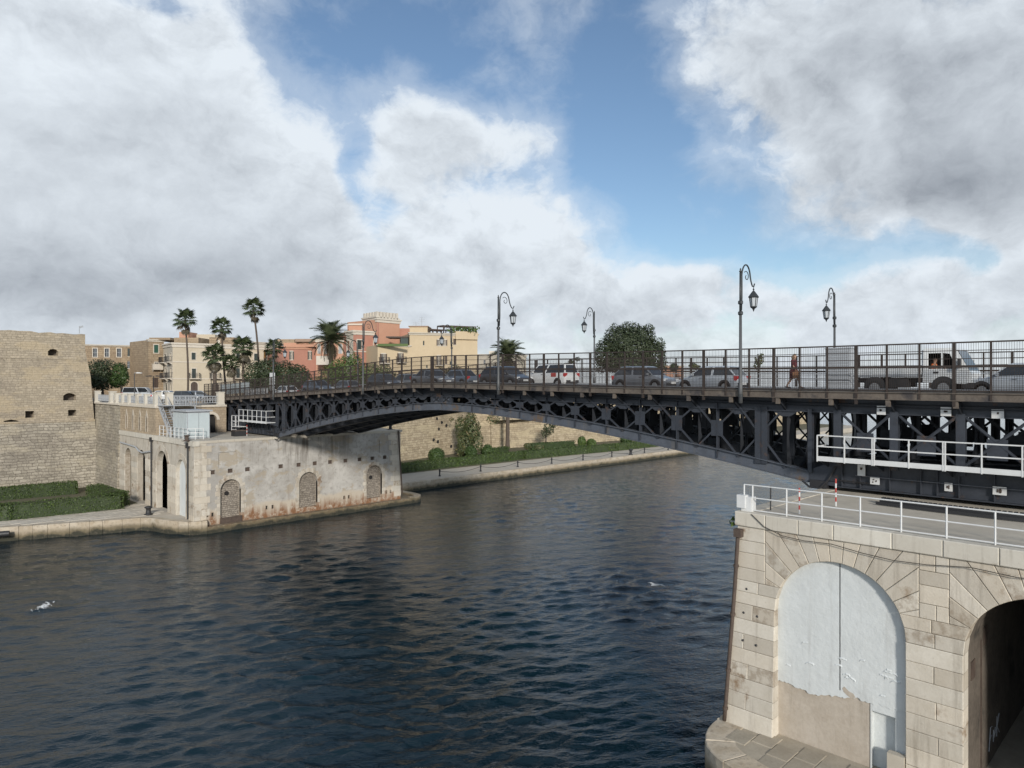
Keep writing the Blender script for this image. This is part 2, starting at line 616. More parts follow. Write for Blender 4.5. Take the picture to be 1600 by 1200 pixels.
M['steel_dk'] = surf('dark_steel', (0.030, 0.034, 0.042), (0.018, 0.02, 0.024), 0.6, scale=1.5, amount=0.8)
M['rust'] = surf('rusty_brown_iron', (0.054, 0.041, 0.034), (0.024, 0.02, 0.019), 0.75, scale=3.0, amount=0.9, spec=0.3)
M['rust_lt'] = surf('rusty_edge_beam', (0.15, 0.125, 0.10), (0.07, 0.055, 0.045), 0.75, scale=1.6, amount=0.9, stain=(0.045, 0.04, 0.04), stain_scale=0.9, stain_lo=0.5, stain_hi=0.66)
M['white_paint'] = surf('white_paint', (0.64, 0.65, 0.645), (0.47, 0.46, 0.44), 0.5, scale=3.0, amount=0.5, stain=(0.32, 0.24, 0.17), stain_scale=2.2, stain_lo=0.66, stain_hi=0.75)
M['grey_paint'] = surf('light_grey_paint', (0.38, 0.40, 0.42), (0.28, 0.29, 0.30), 0.5, scale=2.0, amount=0.6)
M['red_paint'] = surf('red_paint', (0.42, 0.06, 0.05), rough=0.5)
M['lamp'] = surf('lamp_iron', (0.085, 0.088, 0.09), (0.05, 0.05, 0.05), 0.5, scale=3, amount=0.6)
M['lamp_dk'] = surf('lantern_iron', (0.03, 0.034, 0.036), rough=0.45)
M['iron'] = surf('black_iron', (0.025, 0.025, 0.027), rough=0.55)
M['pipe'] = surf('rusty_pipe', (0.10, 0.072, 0.055), (0.05, 0.035, 0.028), 0.75, scale=3, amount=0.9)
M['asphalt'] = surf('asphalt', (0.055, 0.055, 0.056), (0.04, 0.04, 0.04), 0.9, scale=2, amount=0.6, bump=0.2, bscale=60)
M['walk'] = surf('footway', (0.20, 0.19, 0.18), (0.13, 0.12, 0.11), 0.9, scale=1.5, amount=0.6)
M['city'] = surf('street_ground', (0.24, 0.22, 0.19), (0.17, 0.16, 0.14), 0.9, scale=0.5, amount=0.7)
M['soil'] = surf('garden_soil', (0.13, 0.11, 0.07), (0.08, 0.085, 0.04), 0.95, scale=0.8, amount=0.9)
M['bark'] = surf('bark', (0.14, 0.115, 0.09), (0.07, 0.055, 0.045), 0.9, scale=3, amount=0.9, bump=0.5, bscale=12)
M['palm_bark'] = surf('palm_bark', (0.115, 0.09, 0.07), (0.06, 0.045, 0.035), 0.9, scale=5, amount=0.9, bump=0.6, bscale=9)
M['cable'] = surf('black_cable', (0.04, 0.035, 0.03), rough=0.6)
M['tile'] = surf('roof_tile', (0.36, 0.25, 0.18), (0.22, 0.16, 0.12), 0.9, scale=2.5, amount=0.8)
M['wood_gr'] = surf('green_shutter', (0.035, 0.05, 0.045), rough=0.6)
M['wood_br'] = surf('brown_shutter', (0.075, 0.052, 0.04), rough=0.6)
M['wood_gn'] = surf('bright_green_shutter', (0.03, 0.10, 0.07), rough=0.6)
M['trim'] = surf('pale_trim', (0.58, 0.53, 0.45), (0.46, 0.41, 0.34), 0.85, scale=2, amount=0.6)
M['cream'] = surf('cream_stucco', (0.53, 0.465, 0.355), (0.43, 0.37, 0.275), 0.85, scale=0.35, amount=0.7, spec=0.2)
M['cream_lt'] = surf('pale_cream_stucco', (0.50, 0.455, 0.38), (0.40, 0.36, 0.29), 0.85, scale=0.5, amount=0.7, spec=0.2)
M['red_st'] = surf('red_stucco', (0.42, 0.215, 0.16), (0.33, 0.165, 0.12), 0.85, scale=0.4, amount=0.7, spec=0.2)
M['pink_st'] = surf('salmon_stucco', (0.50, 0.285, 0.195), (0.42, 0.23, 0.155), 0.85, scale=0.4, amount=0.7, spec=0.2)
M['yellow_st'] = surf('yellow_stucco', (0.53, 0.43, 0.29), (0.45, 0.36, 0.24), 0.85, scale=0.35, amount=0.7, spec=0.2)
M['ochre'] = surf('ochre_panel', (0.42, 0.26, 0.09), rough=0.8)
M['fort'] = masonry('fort_stonework', (0.41, 0.35, 0.265), (0.305, 0.26, 0.195), (0.26, 0.22, 0.165), bw=0.55, bh=0.29, warp=0.3, blotch=(0.235, 0.20, 0.16), blotch_amt=0.75, pale=(0.43, 0.35, 0.235))
M['fort_low'] = masonry('fort_base_stonework', (0.41, 0.37, 0.30), (0.25, 0.225, 0.18), (0.17, 0.145, 0.115), bw=0.72, bh=0.36, warp=0.45, blotch=(0.20, 0.175, 0.145), blotch_amt=0.6, bump=0.9, pale=(0.42, 0.37, 0.28))
M['abut'] = masonry('abutment_stonework', (0.42, 0.34, 0.24), (0.33, 0.26, 0.18), (0.27, 0.215, 0.15), bw=0.5, bh=0.28, warp=0.25, blotch=(0.27, 0.22, 0.17), blotch_amt=0.6, bump=0.4, erode=0.4)
M['farwall'] = masonry('sea_wall_stonework', (0.48, 0.40, 0.28), (0.30, 0.24, 0.16), (0.19, 0.15, 0.10), bw=0.85, bh=0.42, warp=0.5, blotch=(0.30, 0.25, 0.18), blotch_amt=0.5, bump=0.8, pale=(0.50, 0.42, 0.28))
M['infill'] = masonry('niche_infill_stonework', (0.37, 0.325, 0.27), (0.22, 0.19, 0.155), (0.14, 0.12, 0.10), bw=0.34, bh=0.2, warp=0.5, blotch=(0.20, 0.175, 0.145), bump=0.7)
M['house_stone'] = masonry('house_stonework', (0.36, 0.28, 0.19), (0.27, 0.205, 0.14), (0.17, 0.13, 0.09), bw=0.8, bh=0.4, blotch=(0.24, 0.18, 0.12), bump=0.5)
M['leaf_tree'] = leafmat('dark_tree_leaves', (0.016, 0.026, 0.012), (0.060, 0.080, 0.036))
M['leaf_ficus'] = leafmat('grey_green_leaves', (0.015, 0.024, 0.011), (0.060, 0.076, 0.036))
M['leaf_bush'] = leafmat('green_bush_leaves', (0.030, 0.058, 0.014), (0.105, 0.155, 0.040))
M['leaf_hedge'] = leafmat('box_hedge_leaves', (0.018, 0.040, 0.010), (0.084, 0.122, 0.030))
M['leaf_shrub'] = leafmat('clipped_shrub_leaves', (0.018, 0.042, 0.012), (0.065, 0.105, 0.028))
M['leaf_ivy'] = leafmat('ivy_leaves', (0.030, 0.045, 0.018), (0.095, 0.115, 0.045), dry=(0.16, 0.13, 0.06))
M['palm_leaf'] = leafmat('palm_leaves', (0.020, 0.034, 0.014), (0.070, 0.090, 0.038))
M['palm_dead'] = leafmat('dead_palm_leaves', (0.045, 0.038, 0.025), (0.10, 0.085, 0.055))
M['date_leaf'] = leafmat('date_palm_leaves', (0.035, 0.050, 0.024), (0.11, 0.130, 0.065))


def glassmat(name, col, rough=0.08):
    m, g, b = mk(name)
    b.inputs['Base Color'].default_value = (*col, 1)
    b.inputs['Roughness'].default_value = rough
    b.inputs['Specular IOR Level'].default_value = 0.8
    return m


M['glass'] = glassmat('dark_window_glass', (0.02, 0.024, 0.028))
M['glass_lt'] = glassmat('lantern_glass', (0.42, 0.45, 0.47), 0.2)
M['glass_panel'] = surf('frosted_panel', (0.48, 0.54, 0.55), (0.40, 0.45, 0.46), 0.35, scale=1.0, amount=0.6)
M['tyre'] = surf('tyre_rubber', (0.022, 0.022, 0.023), rough=0.85)
M['rim'] = glassmat('alloy_rim', (0.22, 0.225, 0.23), 0.4)
M['tail'] = glassmat('red_lamp', (0.45, 0.03, 0.03), 0.25)
M['head'] = glassmat('clear_lamp', (0.75, 0.76, 0.76), 0.15)
M['plate'] = surf('number_plate', (0.7, 0.7, 0.68), rough=0.5)


def paint(name, col, rough=0.28):
    m, g, b = mk(name)
    pos = g.n('NewGeometry').outputs['Position']
    n = g.noise(pos, 4.0, 4, 0.6)
    g.put(b.inputs['Base Color'], g.mix(g.m('MULTIPLY', n, 0.3), col, tuple(c * 0.75 for c in col)))
    b.inputs['Roughness'].default_value = rough
    b.inputs['Coat Weight'].default_value = 0.6
    b.inputs['Coat Roughness'].default_value = 0.08
    return m


M['car_silver'] = paint('silver_car_paint', (0.42, 0.45, 0.48))
M['car_grey'] = paint('grey_car_paint', (0.15, 0.16, 0.175))
M['car_dark'] = paint('charcoal_car_paint', (0.045, 0.048, 0.054))
M['car_white'] = paint('white_car_paint', (0.72, 0.73, 0.72))
M['car_blue'] = paint('slate_blue_car_paint', (0.10, 0.13, 0.17))
M['black_pl'] = surf('black_plastic', (0.03, 0.03, 0.032), rough=0.6)
M['skin'] = surf('skin', (0.42, 0.26, 0.18), rough=0.6)
M['hair'] = surf('light_brown_hair', (0.22, 0.15, 0.09), rough=0.7)
M['hair_dk'] = surf('dark_hair', (0.035, 0.028, 0.022), rough=0.7)
M['maroon'] = surf('maroon_cloth', (0.14, 0.028, 0.032), (0.08, 0.02, 0.022), 0.85, scale=6, amount=0.7)
M['orange'] = surf('orange_cloth', (0.75, 0.16, 0.03), rough=0.8)
M['tan_bag'] = surf('tan_bag', (0.34, 0.17, 0.09), rough=0.7)
M['feather'] = surf('white_feathers', (0.78, 0.78, 0.77), (0.6, 0.6, 0.6), 0.8, scale=8, amount=0.3)
M['foam'] = surf('foam', (0.75, 0.77, 0.78), rough=0.7)
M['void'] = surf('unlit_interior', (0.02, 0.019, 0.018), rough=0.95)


def plaster_left():
    """grey render of the far pier: dark streaks under the bridge, bare warm stone at the foot, rust above the waterline"""
    m, g, b = mk('grey_pier_render')
    pos = g.n('NewGeometry').outputs['Position']
    s = g.n('SeparateXYZ', {0: pos})
    n1 = g.noise(pos, 0.45, 7, 0.65)
    n2 = g.noise(pos, 3.0, 6, 0.65)
    n3 = g.noise(g.v('MULTIPLY', pos, (1.6, 1.6, 0.12)), 1.0, 5, 0.6)
    col = g.mix(g.ramp(n1, 0.36, 0.62), (0.48, 0.46, 0.425), (0.35, 0.33, 0.30))
    col = g.mix(g.m('MULTIPLY', g.ramp(n2, 0.5, 0.68), 0.5), col, (0.22, 0.205, 0.18))
    # bare patches of ochre stone
    bare = g.m('MULTIPLY', g.ramp(g.noise(g.v('MULTIPLY', pos, (1, 1, 1.6)), 0.33, 7, 0.7), 0.53, 0.60), 0.85)
    col = g.mix(bare, col, (0.36, 0.31, 0.24))
    # dark upright streaks around the bridge, stronger towards the top
    cx = g.m('DIVIDE', g.m('SUBTRACT', s.outputs[0], 37.5), 5.0)
    under = g.m('POWER', 2.718, g.m('MULTIPLY', g.m('MULTIPLY', cx, cx), -1.0))
    str_ = g.m('MULTIPLY', g.m('MULTIPLY', g.ramp(n3, 0.44, 0.62), under), g.ramp(s.outputs[2], 4.5, 8.6))
    col = g.mix(g.m('MULTIPLY', str_, 0.85), col, (0.075, 0.062, 0.05))
    str2 = g.m('MULTIPLY', g.ramp(n3, 0.56, 0.70), 0.35)
    col = g.mix(str2, col, (0.23, 0.19, 0.15))
    # foot
    zz = g.m('ADD', s.outputs[2], g.m('MULTIPLY', g.m('SUBTRACT', n1, 0.5), 1.6))
    col = g.mix(g.ramp(zz, 2.4, 2.0), col, (0.47, 0.41, 0.33))
    z2 = g.m('ADD', s.outputs[2], g.m('MULTIPLY', g.m('SUBTRACT', n3, 0.5), 4.0))
    col = g.mix(g.m('MULTIPLY', g.m('MULTIPLY', g.ramp(z2, 1.95, 0.8, smooth=False), g.ramp(n2, 0.28, 0.54)), 0.92), col, (0.19, 0.085, 0.036))
    z3 = g.m('ADD', s.outputs[2], g.m('MULTIPLY', g.m('SUBTRACT', n2, 0.5), 0.8))
    col = g.mix(g.ramp(z3, 0.75, 0.40), col, (0.055, 0.045, 0.03))
    g.put(b.inputs['Base Color'], col)
    b.inputs['Roughness'].default_value = 0.9
    b.inputs['Specular IOR Level'].default_value = 0.2
    bn = g.n('Bump', {'Height': g.m('ADD', n2, g.m('MULTIPLY', bare, -0.5)), 'Strength': 0.45, 'Distance': 0.08})
    g.put(b.inputs['Normal'], bn.outputs[0])
    return m


M['render'] = plaster_left()


def kerb_mat(rust=False):
    """quay edge: pale above, dark algae and wet stone towards the water"""
    m, g, b = mk('rusted_toe_stone' if rust else 'quay_edge_stone')
    pos = g.n('NewGeometry').outputs['Position']
    s = g.n('SeparateXYZ', {0: pos})
    n1 = g.noise(pos, 0.9, 7, 0.65)
    n2 = g.noise(pos, 4.0, 6, 0.65)
    rnd = g.n('ObjectInfo').outputs['Random']
    col = g.mix(g.ramp(n1, 0.4, 0.62), (0.50, 0.44, 0.35), (0.36, 0.30, 0.22))
    col = g.mix(g.m('MULTIPLY', rnd, 0.4), col, (0.40, 0.32, 0.22))
    if rust:
        col = g.mix(g.m('MULTIPLY', g.ramp(n2, 0.38, 0.60), 0.9), col, (0.23, 0.115, 0.05))
        col = g.mix(g.ramp(n1, 0.52, 0.64), col, (0.10, 0.06, 0.035))
    zz = g.m('ADD', s.outputs[2], g.m('MULTIPLY', g.m('SUBTRACT', n1, 0.5), 1.2))
    col = g.mix(g.m('MULTIPLY', g.ramp(zz, 0.95, 0.45), 0.9), col, (0.13, 0.105, 0.06))
    col = g.mix(g.ramp(zz, 0.5, 0.2), col, (0.035, 0.034, 0.022))
    col = g.mix(g.m('MULTIPLY', g.ramp(n2, 0.52, 0.7), 0.5), col, (0.15, 0.12, 0.09))
    g.put(b.inputs['Base Color'], col)
    b.inputs['Roughness'].default_value = 0.85
    bn = g.n('Bump', {'Height': n2, 'Strength': 0.5, 'Distance': 0.06})
    g.put(b.inputs['Normal'], bn.outputs[0])
    return m


M['kerb'] = kerb_mat()
M['toe'] = kerb_mat(True)


def water_mat():
    m, g, b = mk('sea_water')
    pos = g.n('NewGeometry').outputs['Position']
    n0 = g.noise(pos, 0.03, 3, 0.5)
    g.put(b.inputs['Base Color'], g.mix(g.ramp(n0, 0.4, 0.6), (0.003, 0.013, 0.020), (0.005, 0.019, 0.028)))
    b.inputs['Roughness'].default_value = 0.05
    b.inputs['IOR'].default_value = 1.333
    wd = radians(238)
    q = g.n('CombineXYZ', {0: g.v('DOT_PRODUCT', pos, (cos(wd), sin(wd), 0), out=1), 1: g.m('MULTIPLY', g.v('DOT_PRODUCT', pos, (-sin(wd), cos(wd), 0), out=1), 0.42), 2: 0.0}).outputs[0]
    h = g.m('ADD', g.noise(q, 2.3, 4, 0.6, 0.6), g.m('MULTIPLY', g.noise(q, 7.0, 3, 0.6, 0.4), 0.35))
    bn = g.n('Bump', {'Height': h, 'Strength': 0.5, 'Distance': 0.13})
    g.put(b.inputs['Normal'], bn.outputs[0])
    return m


M['water'] = water_mat()


# ================================================================== WATER
def make_water():
    nr, na = 1150, 720
    r = 10.0 * (6000.0 / 10.0) ** (np.linspace(0, 1, nr) ** 1.25)
    fwd = atan2(SA, CA)
    a = np.linspace(fwd - radians(58), fwd + radians(58), na)
    RR, AA = np.meshgrid(r, a, indexing='ij')
    x = RR * np.cos(AA)
    y = RR * np.sin(AA)
    cell = np.maximum(np.gradient(r)[:, None], RR * (a[1] - a[0]))
    rs = np.random.RandomState(5)
    z = np.zeros_like(x)
    dx = np.zeros_like(x)
    dy = np.zeros_like(x)
    # patches of rougher and smoother water along the current
    gust = np.zeros_like(x)
    for k in range(9):
        L = rs.uniform(14, 45)
        th = rs.uniform(0, 2 * pi)
        gust += np.sin((x * np.cos(th) + y * np.sin(th)) * 2 * pi / L + rs.uniform(0, 6.28) + 0.8 * np.sin((x - y) / 17.0))
    gust = np.clip(1.0 + 0.20 * gust, 0.3, 1.8)
    wind = radians(238)
    for k in range(130):
        L = float(np.clip(np.exp(rs.normal(np.log(0.72), 0.60)), 0.28, 4.5))
        th = wind + rs.normal(0, 0.50)
        kk = 2 * pi / L
        amp = 0.034 * (0.72 / L) ** (0.30 if L > 0.72 else -0.1) / kk * rs.uniform(0.5, 1.4)
        ph = rs.uniform(0, 6.28)
        bend = 0.9 * np.sin(x * 0.07 + k) * np.sin(y * 0.06 + 1.7 * k)
        arg = kk * (x * np.cos(th) + y * np.sin(th)) + ph + bend
        att = np.exp(-(cell / L * 2.6) ** 2) * amp * (gust if L < 2.5 else 1.0)
        z += att * np.cos(arg)
        dx -= att * np.cos(th) * np.sin(arg) * 1.1
        dy -= att * np.sin(th) * np.sin(arg) * 1.1
    co = np.stack([x + dx, y + dy, z], axis=-1).reshape(-1, 3).astype(np.float32)
    i = np.arange((nr - 1) * (na - 1))
    ii, jj = i // (na - 1), i % (na - 1)
    q = np.stack([ii * na + jj, (ii + 1) * na + jj, (ii + 1) * na + jj + 1, ii * na + jj + 1], axis=-1).astype(np.int32)
    me = bpy.data.meshes.new('water')
    me.vertices.add(len(co))
    me.vertices.foreach_set('co', co.ravel())
    me.loops.add(q.size)
    me.loops.foreach_set('vertex_index', q.ravel())
    me.polygons.add(len(q))
    me.polygons.foreach_set('loop_start', np.arange(0, q.size, 4, dtype=np.int32))
    me.polygons.foreach_set('use_smooth', np.ones(len(q), dtype=bool))
    me.materials.append(M['water'])
    me.update(calc_edges=True)
    o = bpy.data.objects.new('water', me)
    COL.objects.link(o)
    tag(o, kind='structure')


make_water()

# ================================================================== QUAYS, GROUND
ZQ = 1.25
PX0, PX1 = 25.5, 52.0        # arch face and rear face of both piers
YN, YF = 13.2, 69.5          # canal faces


def slab(name, poly, z0, z1, mat):
    mb = MB()
    poly = inset2(poly, 0.22)
    mb.prism([(x, y, z0) for x, y in poly], (0, 0, z1 - z0))
    o = mb.build(name, mat)
    return tag(o, kind='structure')


left_edge = [(-60, 88.0), (-20, 84.0), (4.0, 80.6), (11.7, 78.9), (16.3, 77.0), (20.6, 75.4), (22.2, 75.0), (23.0, 74.2), (23.4, 72.6), (24.0, 71.0), (24.9, 69.4),
             (26.5, 68.75)]
far_edge = [(51.0, 68.75), (52.3, 69.0), (53.1, 69.9), (53.3, 71.2), (53.3, 76.2), (56.6, 76.3), (76.6, 76.5), (108, 76.4), (130.6, 76.5), (170, 77), (235, 78)]
quay_poly = left_edge[:-1] + [(25.3, 69.75), (49.9, 69.75), (50.2, 76.3)] + far_edge[5:] + [(235, 110), (-60, 112)]
left_quay = slab('promenade', quay_poly, -3.0, ZQ - 0.035, M['quay'])
slab('pier_toe', [(24.95, 68.95), (26.5, 68.72), (51.0, 68.72), (52.3, 69.0), (53.1, 69.9), (53.3, 71.2), (53.3, 76.6), (49.0, 76.6), (49.0, 71.0), (25.2, 71.0)], -3.0, 0.52, M['toe'])
near_edge = [(52.5, 13.75), (27.0, 13.95), (25.6, 13.97), (24.8, 13.93), (24.1, 13.80), (23.55, 13.55), (23.1, 13.2), (22.75, 12.75), (22.5, 12.2), (22.32, 11.6), (22.15, 10.9), (21.9, 9.9), (21.6, 8.6), (10, 7.9), (-12, 7.4)]
near_quay = slab('near_promenade', [(52.5, -16)] + near_edge + [(-12, -16)], -3.0, ZQ - 0.3, M['quay'])
mb = MB()
fl = Fr((0, 0, ZQ - 0.03), (1, 0, 0), (0, 0, 1), (0, 1, 0))
mb.plate([(x_, y_) for x_, y_ in inset2([(52.5, -16)] + near_edge + [(-12, -16)], 0.3)], [], fl)
tag(mb.build('near_pavement', M['paving']), kind='structure')


def kerb_stones(root, edge, inward, L0=1.6, ztop=ZQ, wid=0.8, zb=-2.0, name='kerb_stone', gap=0.012, limit=999, mat='kerb'):
    """a row of quay edge blocks that follows the edge line"""
    pts = [Vector((x, y, 0)) for x, y in edge]
    cum = [0]
    for p, q in zip(pts, pts[1:]):
        cum.append(cum[-1] + (q - p).length)

    def at(s):
        for i in range(len(pts) - 1):
            if s <= cum[i + 1] + 1e-9:
                t = (s - cum[i]) / (cum[i + 1] - cum[i])
                return pts[i].lerp(pts[i + 1], t)
        return pts[-1]

    s = 0
    cnt = 0
    while s < cum[-1] - 0.1 and cnt < limit:
        L = min(L0 * R.uniform(0.7, 1.3), cum[-1] - s)
        K = 4
        out = R.uniform(-0.02, 0.02)
        zt = ztop + R.uniform(-0.015, 0.015)
        front, back = [], []
        for k in range(K + 1):
            ss = s + gap + (L - 2 * gap) * k / K
            p = at(ss)
            t = (at(min(ss + .5, cum[-1])) - at(max(ss - .5, 0))).normalized()
            nrm = Vector((-t.y, t.x, 0)) * inward
            f_, b_ = p + nrm * out, p + nrm * wid
            front.append((f_.x, f_.y))
            back.append((b_.x, b_.y))
        poly = front + back[::-1]
        mb = MB()
        fr = Fr((0, 0, zt), (1, 0, 0), (0, 0, 1), (0, 1, 0))
        mb.stone(poly, fr, zt - zb, 0.04)
        mb.build(name, M[mat], root)
        s += L
        cnt += 1


W[left_quay.name] = Vector((0, 0, 0))
W[near_quay.name] = Vector((0, 0, 0))
kerb_stones(left_quay, left_edge[2:], 1, 1.5)
kerb_stones(left_quay, [(26.5, 68.75), (51.0, 68.75)], 1, 1.9, ztop=0.62, wid=0.85, mat='toe')
kerb_stones(left_quay, far_edge[:5], 1, 1.9, ztop=0.75, wid=0.85)
kerb_stones(left_quay, far_edge[4:9], 1, 2.2)
kerb_stones(near_quay, near_edge[1:13], 1, 1.5, wid=1.1)


def slabs(root, x0, x1, y0, y1, nx, ny, inside, mat, zt=ZQ, jit=0.012, name='paving_slab', limit=300):
    """loose grid of paving slabs on a promenade"""
    cnt = 0
    for j in range(ny):
        ya, yb = lerp(y0, y1, j / ny), lerp(y0, y1, (j + 1) / ny)
        off = (j % 2) * 0.5
        for i in range(-1, nx):
            xa, xb = lerp(x0, x1, (i + off) / nx), lerp(x0, x1, (i + 1 + off) / nx)
            cx, cy = (xa + xb) / 2, (ya + yb) / 2
            if not inside(xa, ya, xb, yb):
                continue
            if cnt >= limit:
                return
            cnt += 1
            z = zt + R.uniform(-jit, jit)
            mb = MB()
            fr = Fr((0, 0, z), (1, 0, 0), (0, 0, 1), (0, 1, 0))
            mb.stone([(xa + .012, ya + .012), (xb - .012, ya + .012), (xb - .012, yb - .012), (xa + .012, yb - .012)], fr, 0.18, 0.02)
            mb.build(name, mat, root)


def edge_y(edge, x):
    return interp(sorted(edge), x)


lq = [(x, y) for x, y in left_edge[:8]]
slabs(left_quay, 4, 25.3, 75, 84.2, 16, 9, lambda xa, ya, xb, yb: ya > edge_y(lq, (xa + xb) / 2) + 0.85 and ya > edge_y(lq, xa) + 0.85 and xa > 4
      and ya > 76.0 and xb < 25.4, M['quay'])
slabs(near_quay, 21.6, 25.5, 6.6, 13.0, 4, 8, lambda xa, ya, xb, yb: not (yb > 11.6 and xa < 23.6) and xa > 21.8 and xb < 25.6, M['paving'])
mb = MB()
mb.box(53.6, 128, 77.2, 82.2, ZQ - 0.16, ZQ - .02)
o = mb.build('promenade_walk', M['quay'])
tag(o, kind='structure')
mb = MB()
mb.box(-60, 24.9, 84.3, 111, ZQ - 0.16, ZQ + 0.02)
mb.box(53.5, 235, 84.6, 111, ZQ - 0.16, ZQ + 0.02)
o = mb.build('garden_ground', M['soil'])
tag(o, kind='structure')
# walk strip before the left hedge
# street level of the old town behind the sea walls
mb = MB()
mb.box(53.0, 240, 107, 420, 0.5, 11.9)
mb.box(-220, 53.0, 108, 420, 0.5, 11.9)
mb.box(26.5, 53.0, 93.5, 108, 0.5, 11.9)
o = mb.build('street_ground', M['city'])
tag(o, kind='structure')

# ================================================================== NEAR PIER
def arc_pts(yc, zc, r, a0, a1, n):
    return [(yc + r * cos(lerp(a0, a1, i / n)), zc + r * sin(lerp(a0, a1, i / n))) for i in range(n + 1)]


np_root = thing('stone_pier', 'near white limestone bridge pier with a blind white arch and a dark open passage', 'pier', (PX0, YN, 0))
ZC, ZT = 8.97, 9.52             # underside and top of the coping
FRN = Fr((PX0, 0, 0), (0, 1, 0), (-1, 0, 0))       # wall plane of the arch face: (Y, Z)
RA, ZS = 2.22, 5.95
C1, C2 = 9.50, 3.40             # arch centres
core = [(13.85, -3), (13.05, ZC), (-15, ZC), (-15, -3), (C2 - RA, -3), (C2 - RA, ZS)]
core += [(y, z) for y, z in arc_pts(C2, ZS, RA, pi, 0, 20)][1:]
core += [(C2 + RA, -3)]
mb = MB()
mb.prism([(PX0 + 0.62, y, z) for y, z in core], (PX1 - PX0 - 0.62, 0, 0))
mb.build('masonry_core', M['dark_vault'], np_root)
mb = MB()
mb.box(PX0 + 0.25, PX1, -15, 13.0, ZC + 0.002, ZT - 0.03)
mb.build('top_slab', M['pier_top'], np_root)


def edge_l(z):                  # battered canal edge of the near pier
    return 13.2 + (9.5 - z) * 0.062


def voussoirs(root, fr, yc, zs, r, box, n, a_lo, mat, depth=0.64, ch=0.02, name='voussoir', proud=0.0, sgn=1):
    """arch stones that run out to the straight lines of the box (ymin, ymax, ztop)"""
    y0, y1, zt = box
    corners = [(y1, zt), (y0, zt)]
    angs = [lerp(a_lo, pi - a_lo, i / n) for i in range(n + 1)]

    def hit(a):
        dy, dz = cos(a), sin(a)
        t = 1e9
        if dz > 1e-6:
            t = min(t, (zt - zs) / dz)
        if dy > 1e-6:
            t = min(t, (y1 - yc) / dy)
        if dy < -1e-6:
            t = min(t, (y0 - yc) / dy)
        return (yc + dy * t, zs + dz * t)

    for a0, a1 in zip(angs, angs[1:]):
        inner = [(yc + r * cos(lerp(a1, a0, i / 3)), zs + r * sin(lerp(a1, a0, i / 3))) for i in range(4)]
        outer = [hit(a0)]
        for cy, cz in corners:
            ca = atan2(cz - zs, cy - yc)
            if a0 + 0.02 < ca < a1 - 0.02:
                outer.append((cy, cz))
        outer.append(hit(a1))
        poly = inner + outer
        m = MB()
        m.stone(inset2(poly, .006), fr, depth, ch, proud + R.uniform(-0.012, 0.012))
        m.build(name, mat, root)


BX = 2.62
mid = (C1 + C2) / 2
A_LO = 0.42
voussoirs(np_root, FRN, C1, ZS, RA, (C1 - BX, C1 + BX, ZC), 13, A_LO, M['lime'])
voussoirs(np_root, FRN, C2, ZS, RA, (C2 - BX, C2 + BX, ZC), 13, A_LO, M['lime'])
z_spr = ZS + RA * sin(A_LO)


def arch_edge(yc, side, z):
    """jamb line of an arch at height z"""
    if z <= ZS:
        return yc + side * RA
    return yc + side * sqrt(max(0, RA * RA - (z - ZS) ** 2))


rows = [1.20, 1.92, 2.52, 3.10, 3.66, 4.22, 4.80, 5.36, 5.95, 6.42]
rows.append(z_spr)


FRL = Fr((PX0 - 0.28, 0, 0), (0, 1, 0), (-1, 0, 0))      # left pillar leans back
FRL.v = Vector((0.28 / 6.6, 0, 1))


def block(poly, fr=None):
    m = MB()
    m.stone(inset2(poly, .006), fr or FRN, 0.64 if not fr else 1.0, 0.02, R.uniform(-0.012, 0.012))
    return m.build('ashlar_block', M['lime'], np_root)


for k, (za, zb) in enumerate(zip(rows, rows[1:])):
    # middle pier
    ya0, ya1 = arch_edge(C2, 1, za), arch_edge(C2, 1, zb)
    yb0, yb1 = arch_edge(C1, -1, za), arch_edge(C1, -1, zb)
    if k % 2 == 0 or za > 6.3:
        q = lerp(ya0, yb0, R.uniform(0.42, 0.58))
        block([(ya0, za), (q, za), (q, zb), (ya1, zb)])
        block([(q, za), (yb0, za), (yb1, zb), (q, zb)])
    else:
        block([(ya0, za), (yb0, za), (yb1, zb), (ya1, zb)])
    # left pier up to the battered edge
    ya0, ya1 = arch_edge(C1, 1, za), arch_edge(C1, 1, zb)
    e0, e1 = edge_l(za), edge_l(zb)
    if k % 2 == 1:
        q = lerp(ya0, e0, R.uniform(0.4, 0.7))
        block([(ya0, za), (q, za), (q, zb), (ya1, zb)], FRL)
        block([(q, za), (e0, za), (e1, zb), (q, zb)], FRL)
    else:
        block([(ya0, za), (e0, za), (e1, zb), (ya1, zb)], FRL)
    ya0, ya1 = arch_edge(C2, -1, za), arch_edge(C2, -1, zb)
    block([(ya0 - 1.6, za), (ya0, za), (ya1, zb), (ya0 - 1.6, zb)])
# spandrel left of the first arch, stepped blocks
for (za, zb) in ((z_spr, 7.35), (7.35, 7.95), (7.95, 8.42), (8.42, ZC)):
    y0 = C1 + BX
    block([(y0, za), (edge_l(za), za), (edge_l(zb), zb), (y0, zb)])
    ya, yb = C2 + BX, C1 - BX
    if int(za * 10) % 2:
        block([(ya, za), (yb, za), (yb, zb), (ya, zb)])
    else:
        q = lerp(ya, yb, R.uniform(.35, .65))
        block([(ya, za), (q, za), (q, zb), (ya, zb)])
        block([(q, za), (yb, za), (yb, zb), (q, zb)])
    block([(C2 - BX - 1.2, za), (C2 - BX, za), (C2 - BX, zb), (C2 - BX - 1.2, zb)])
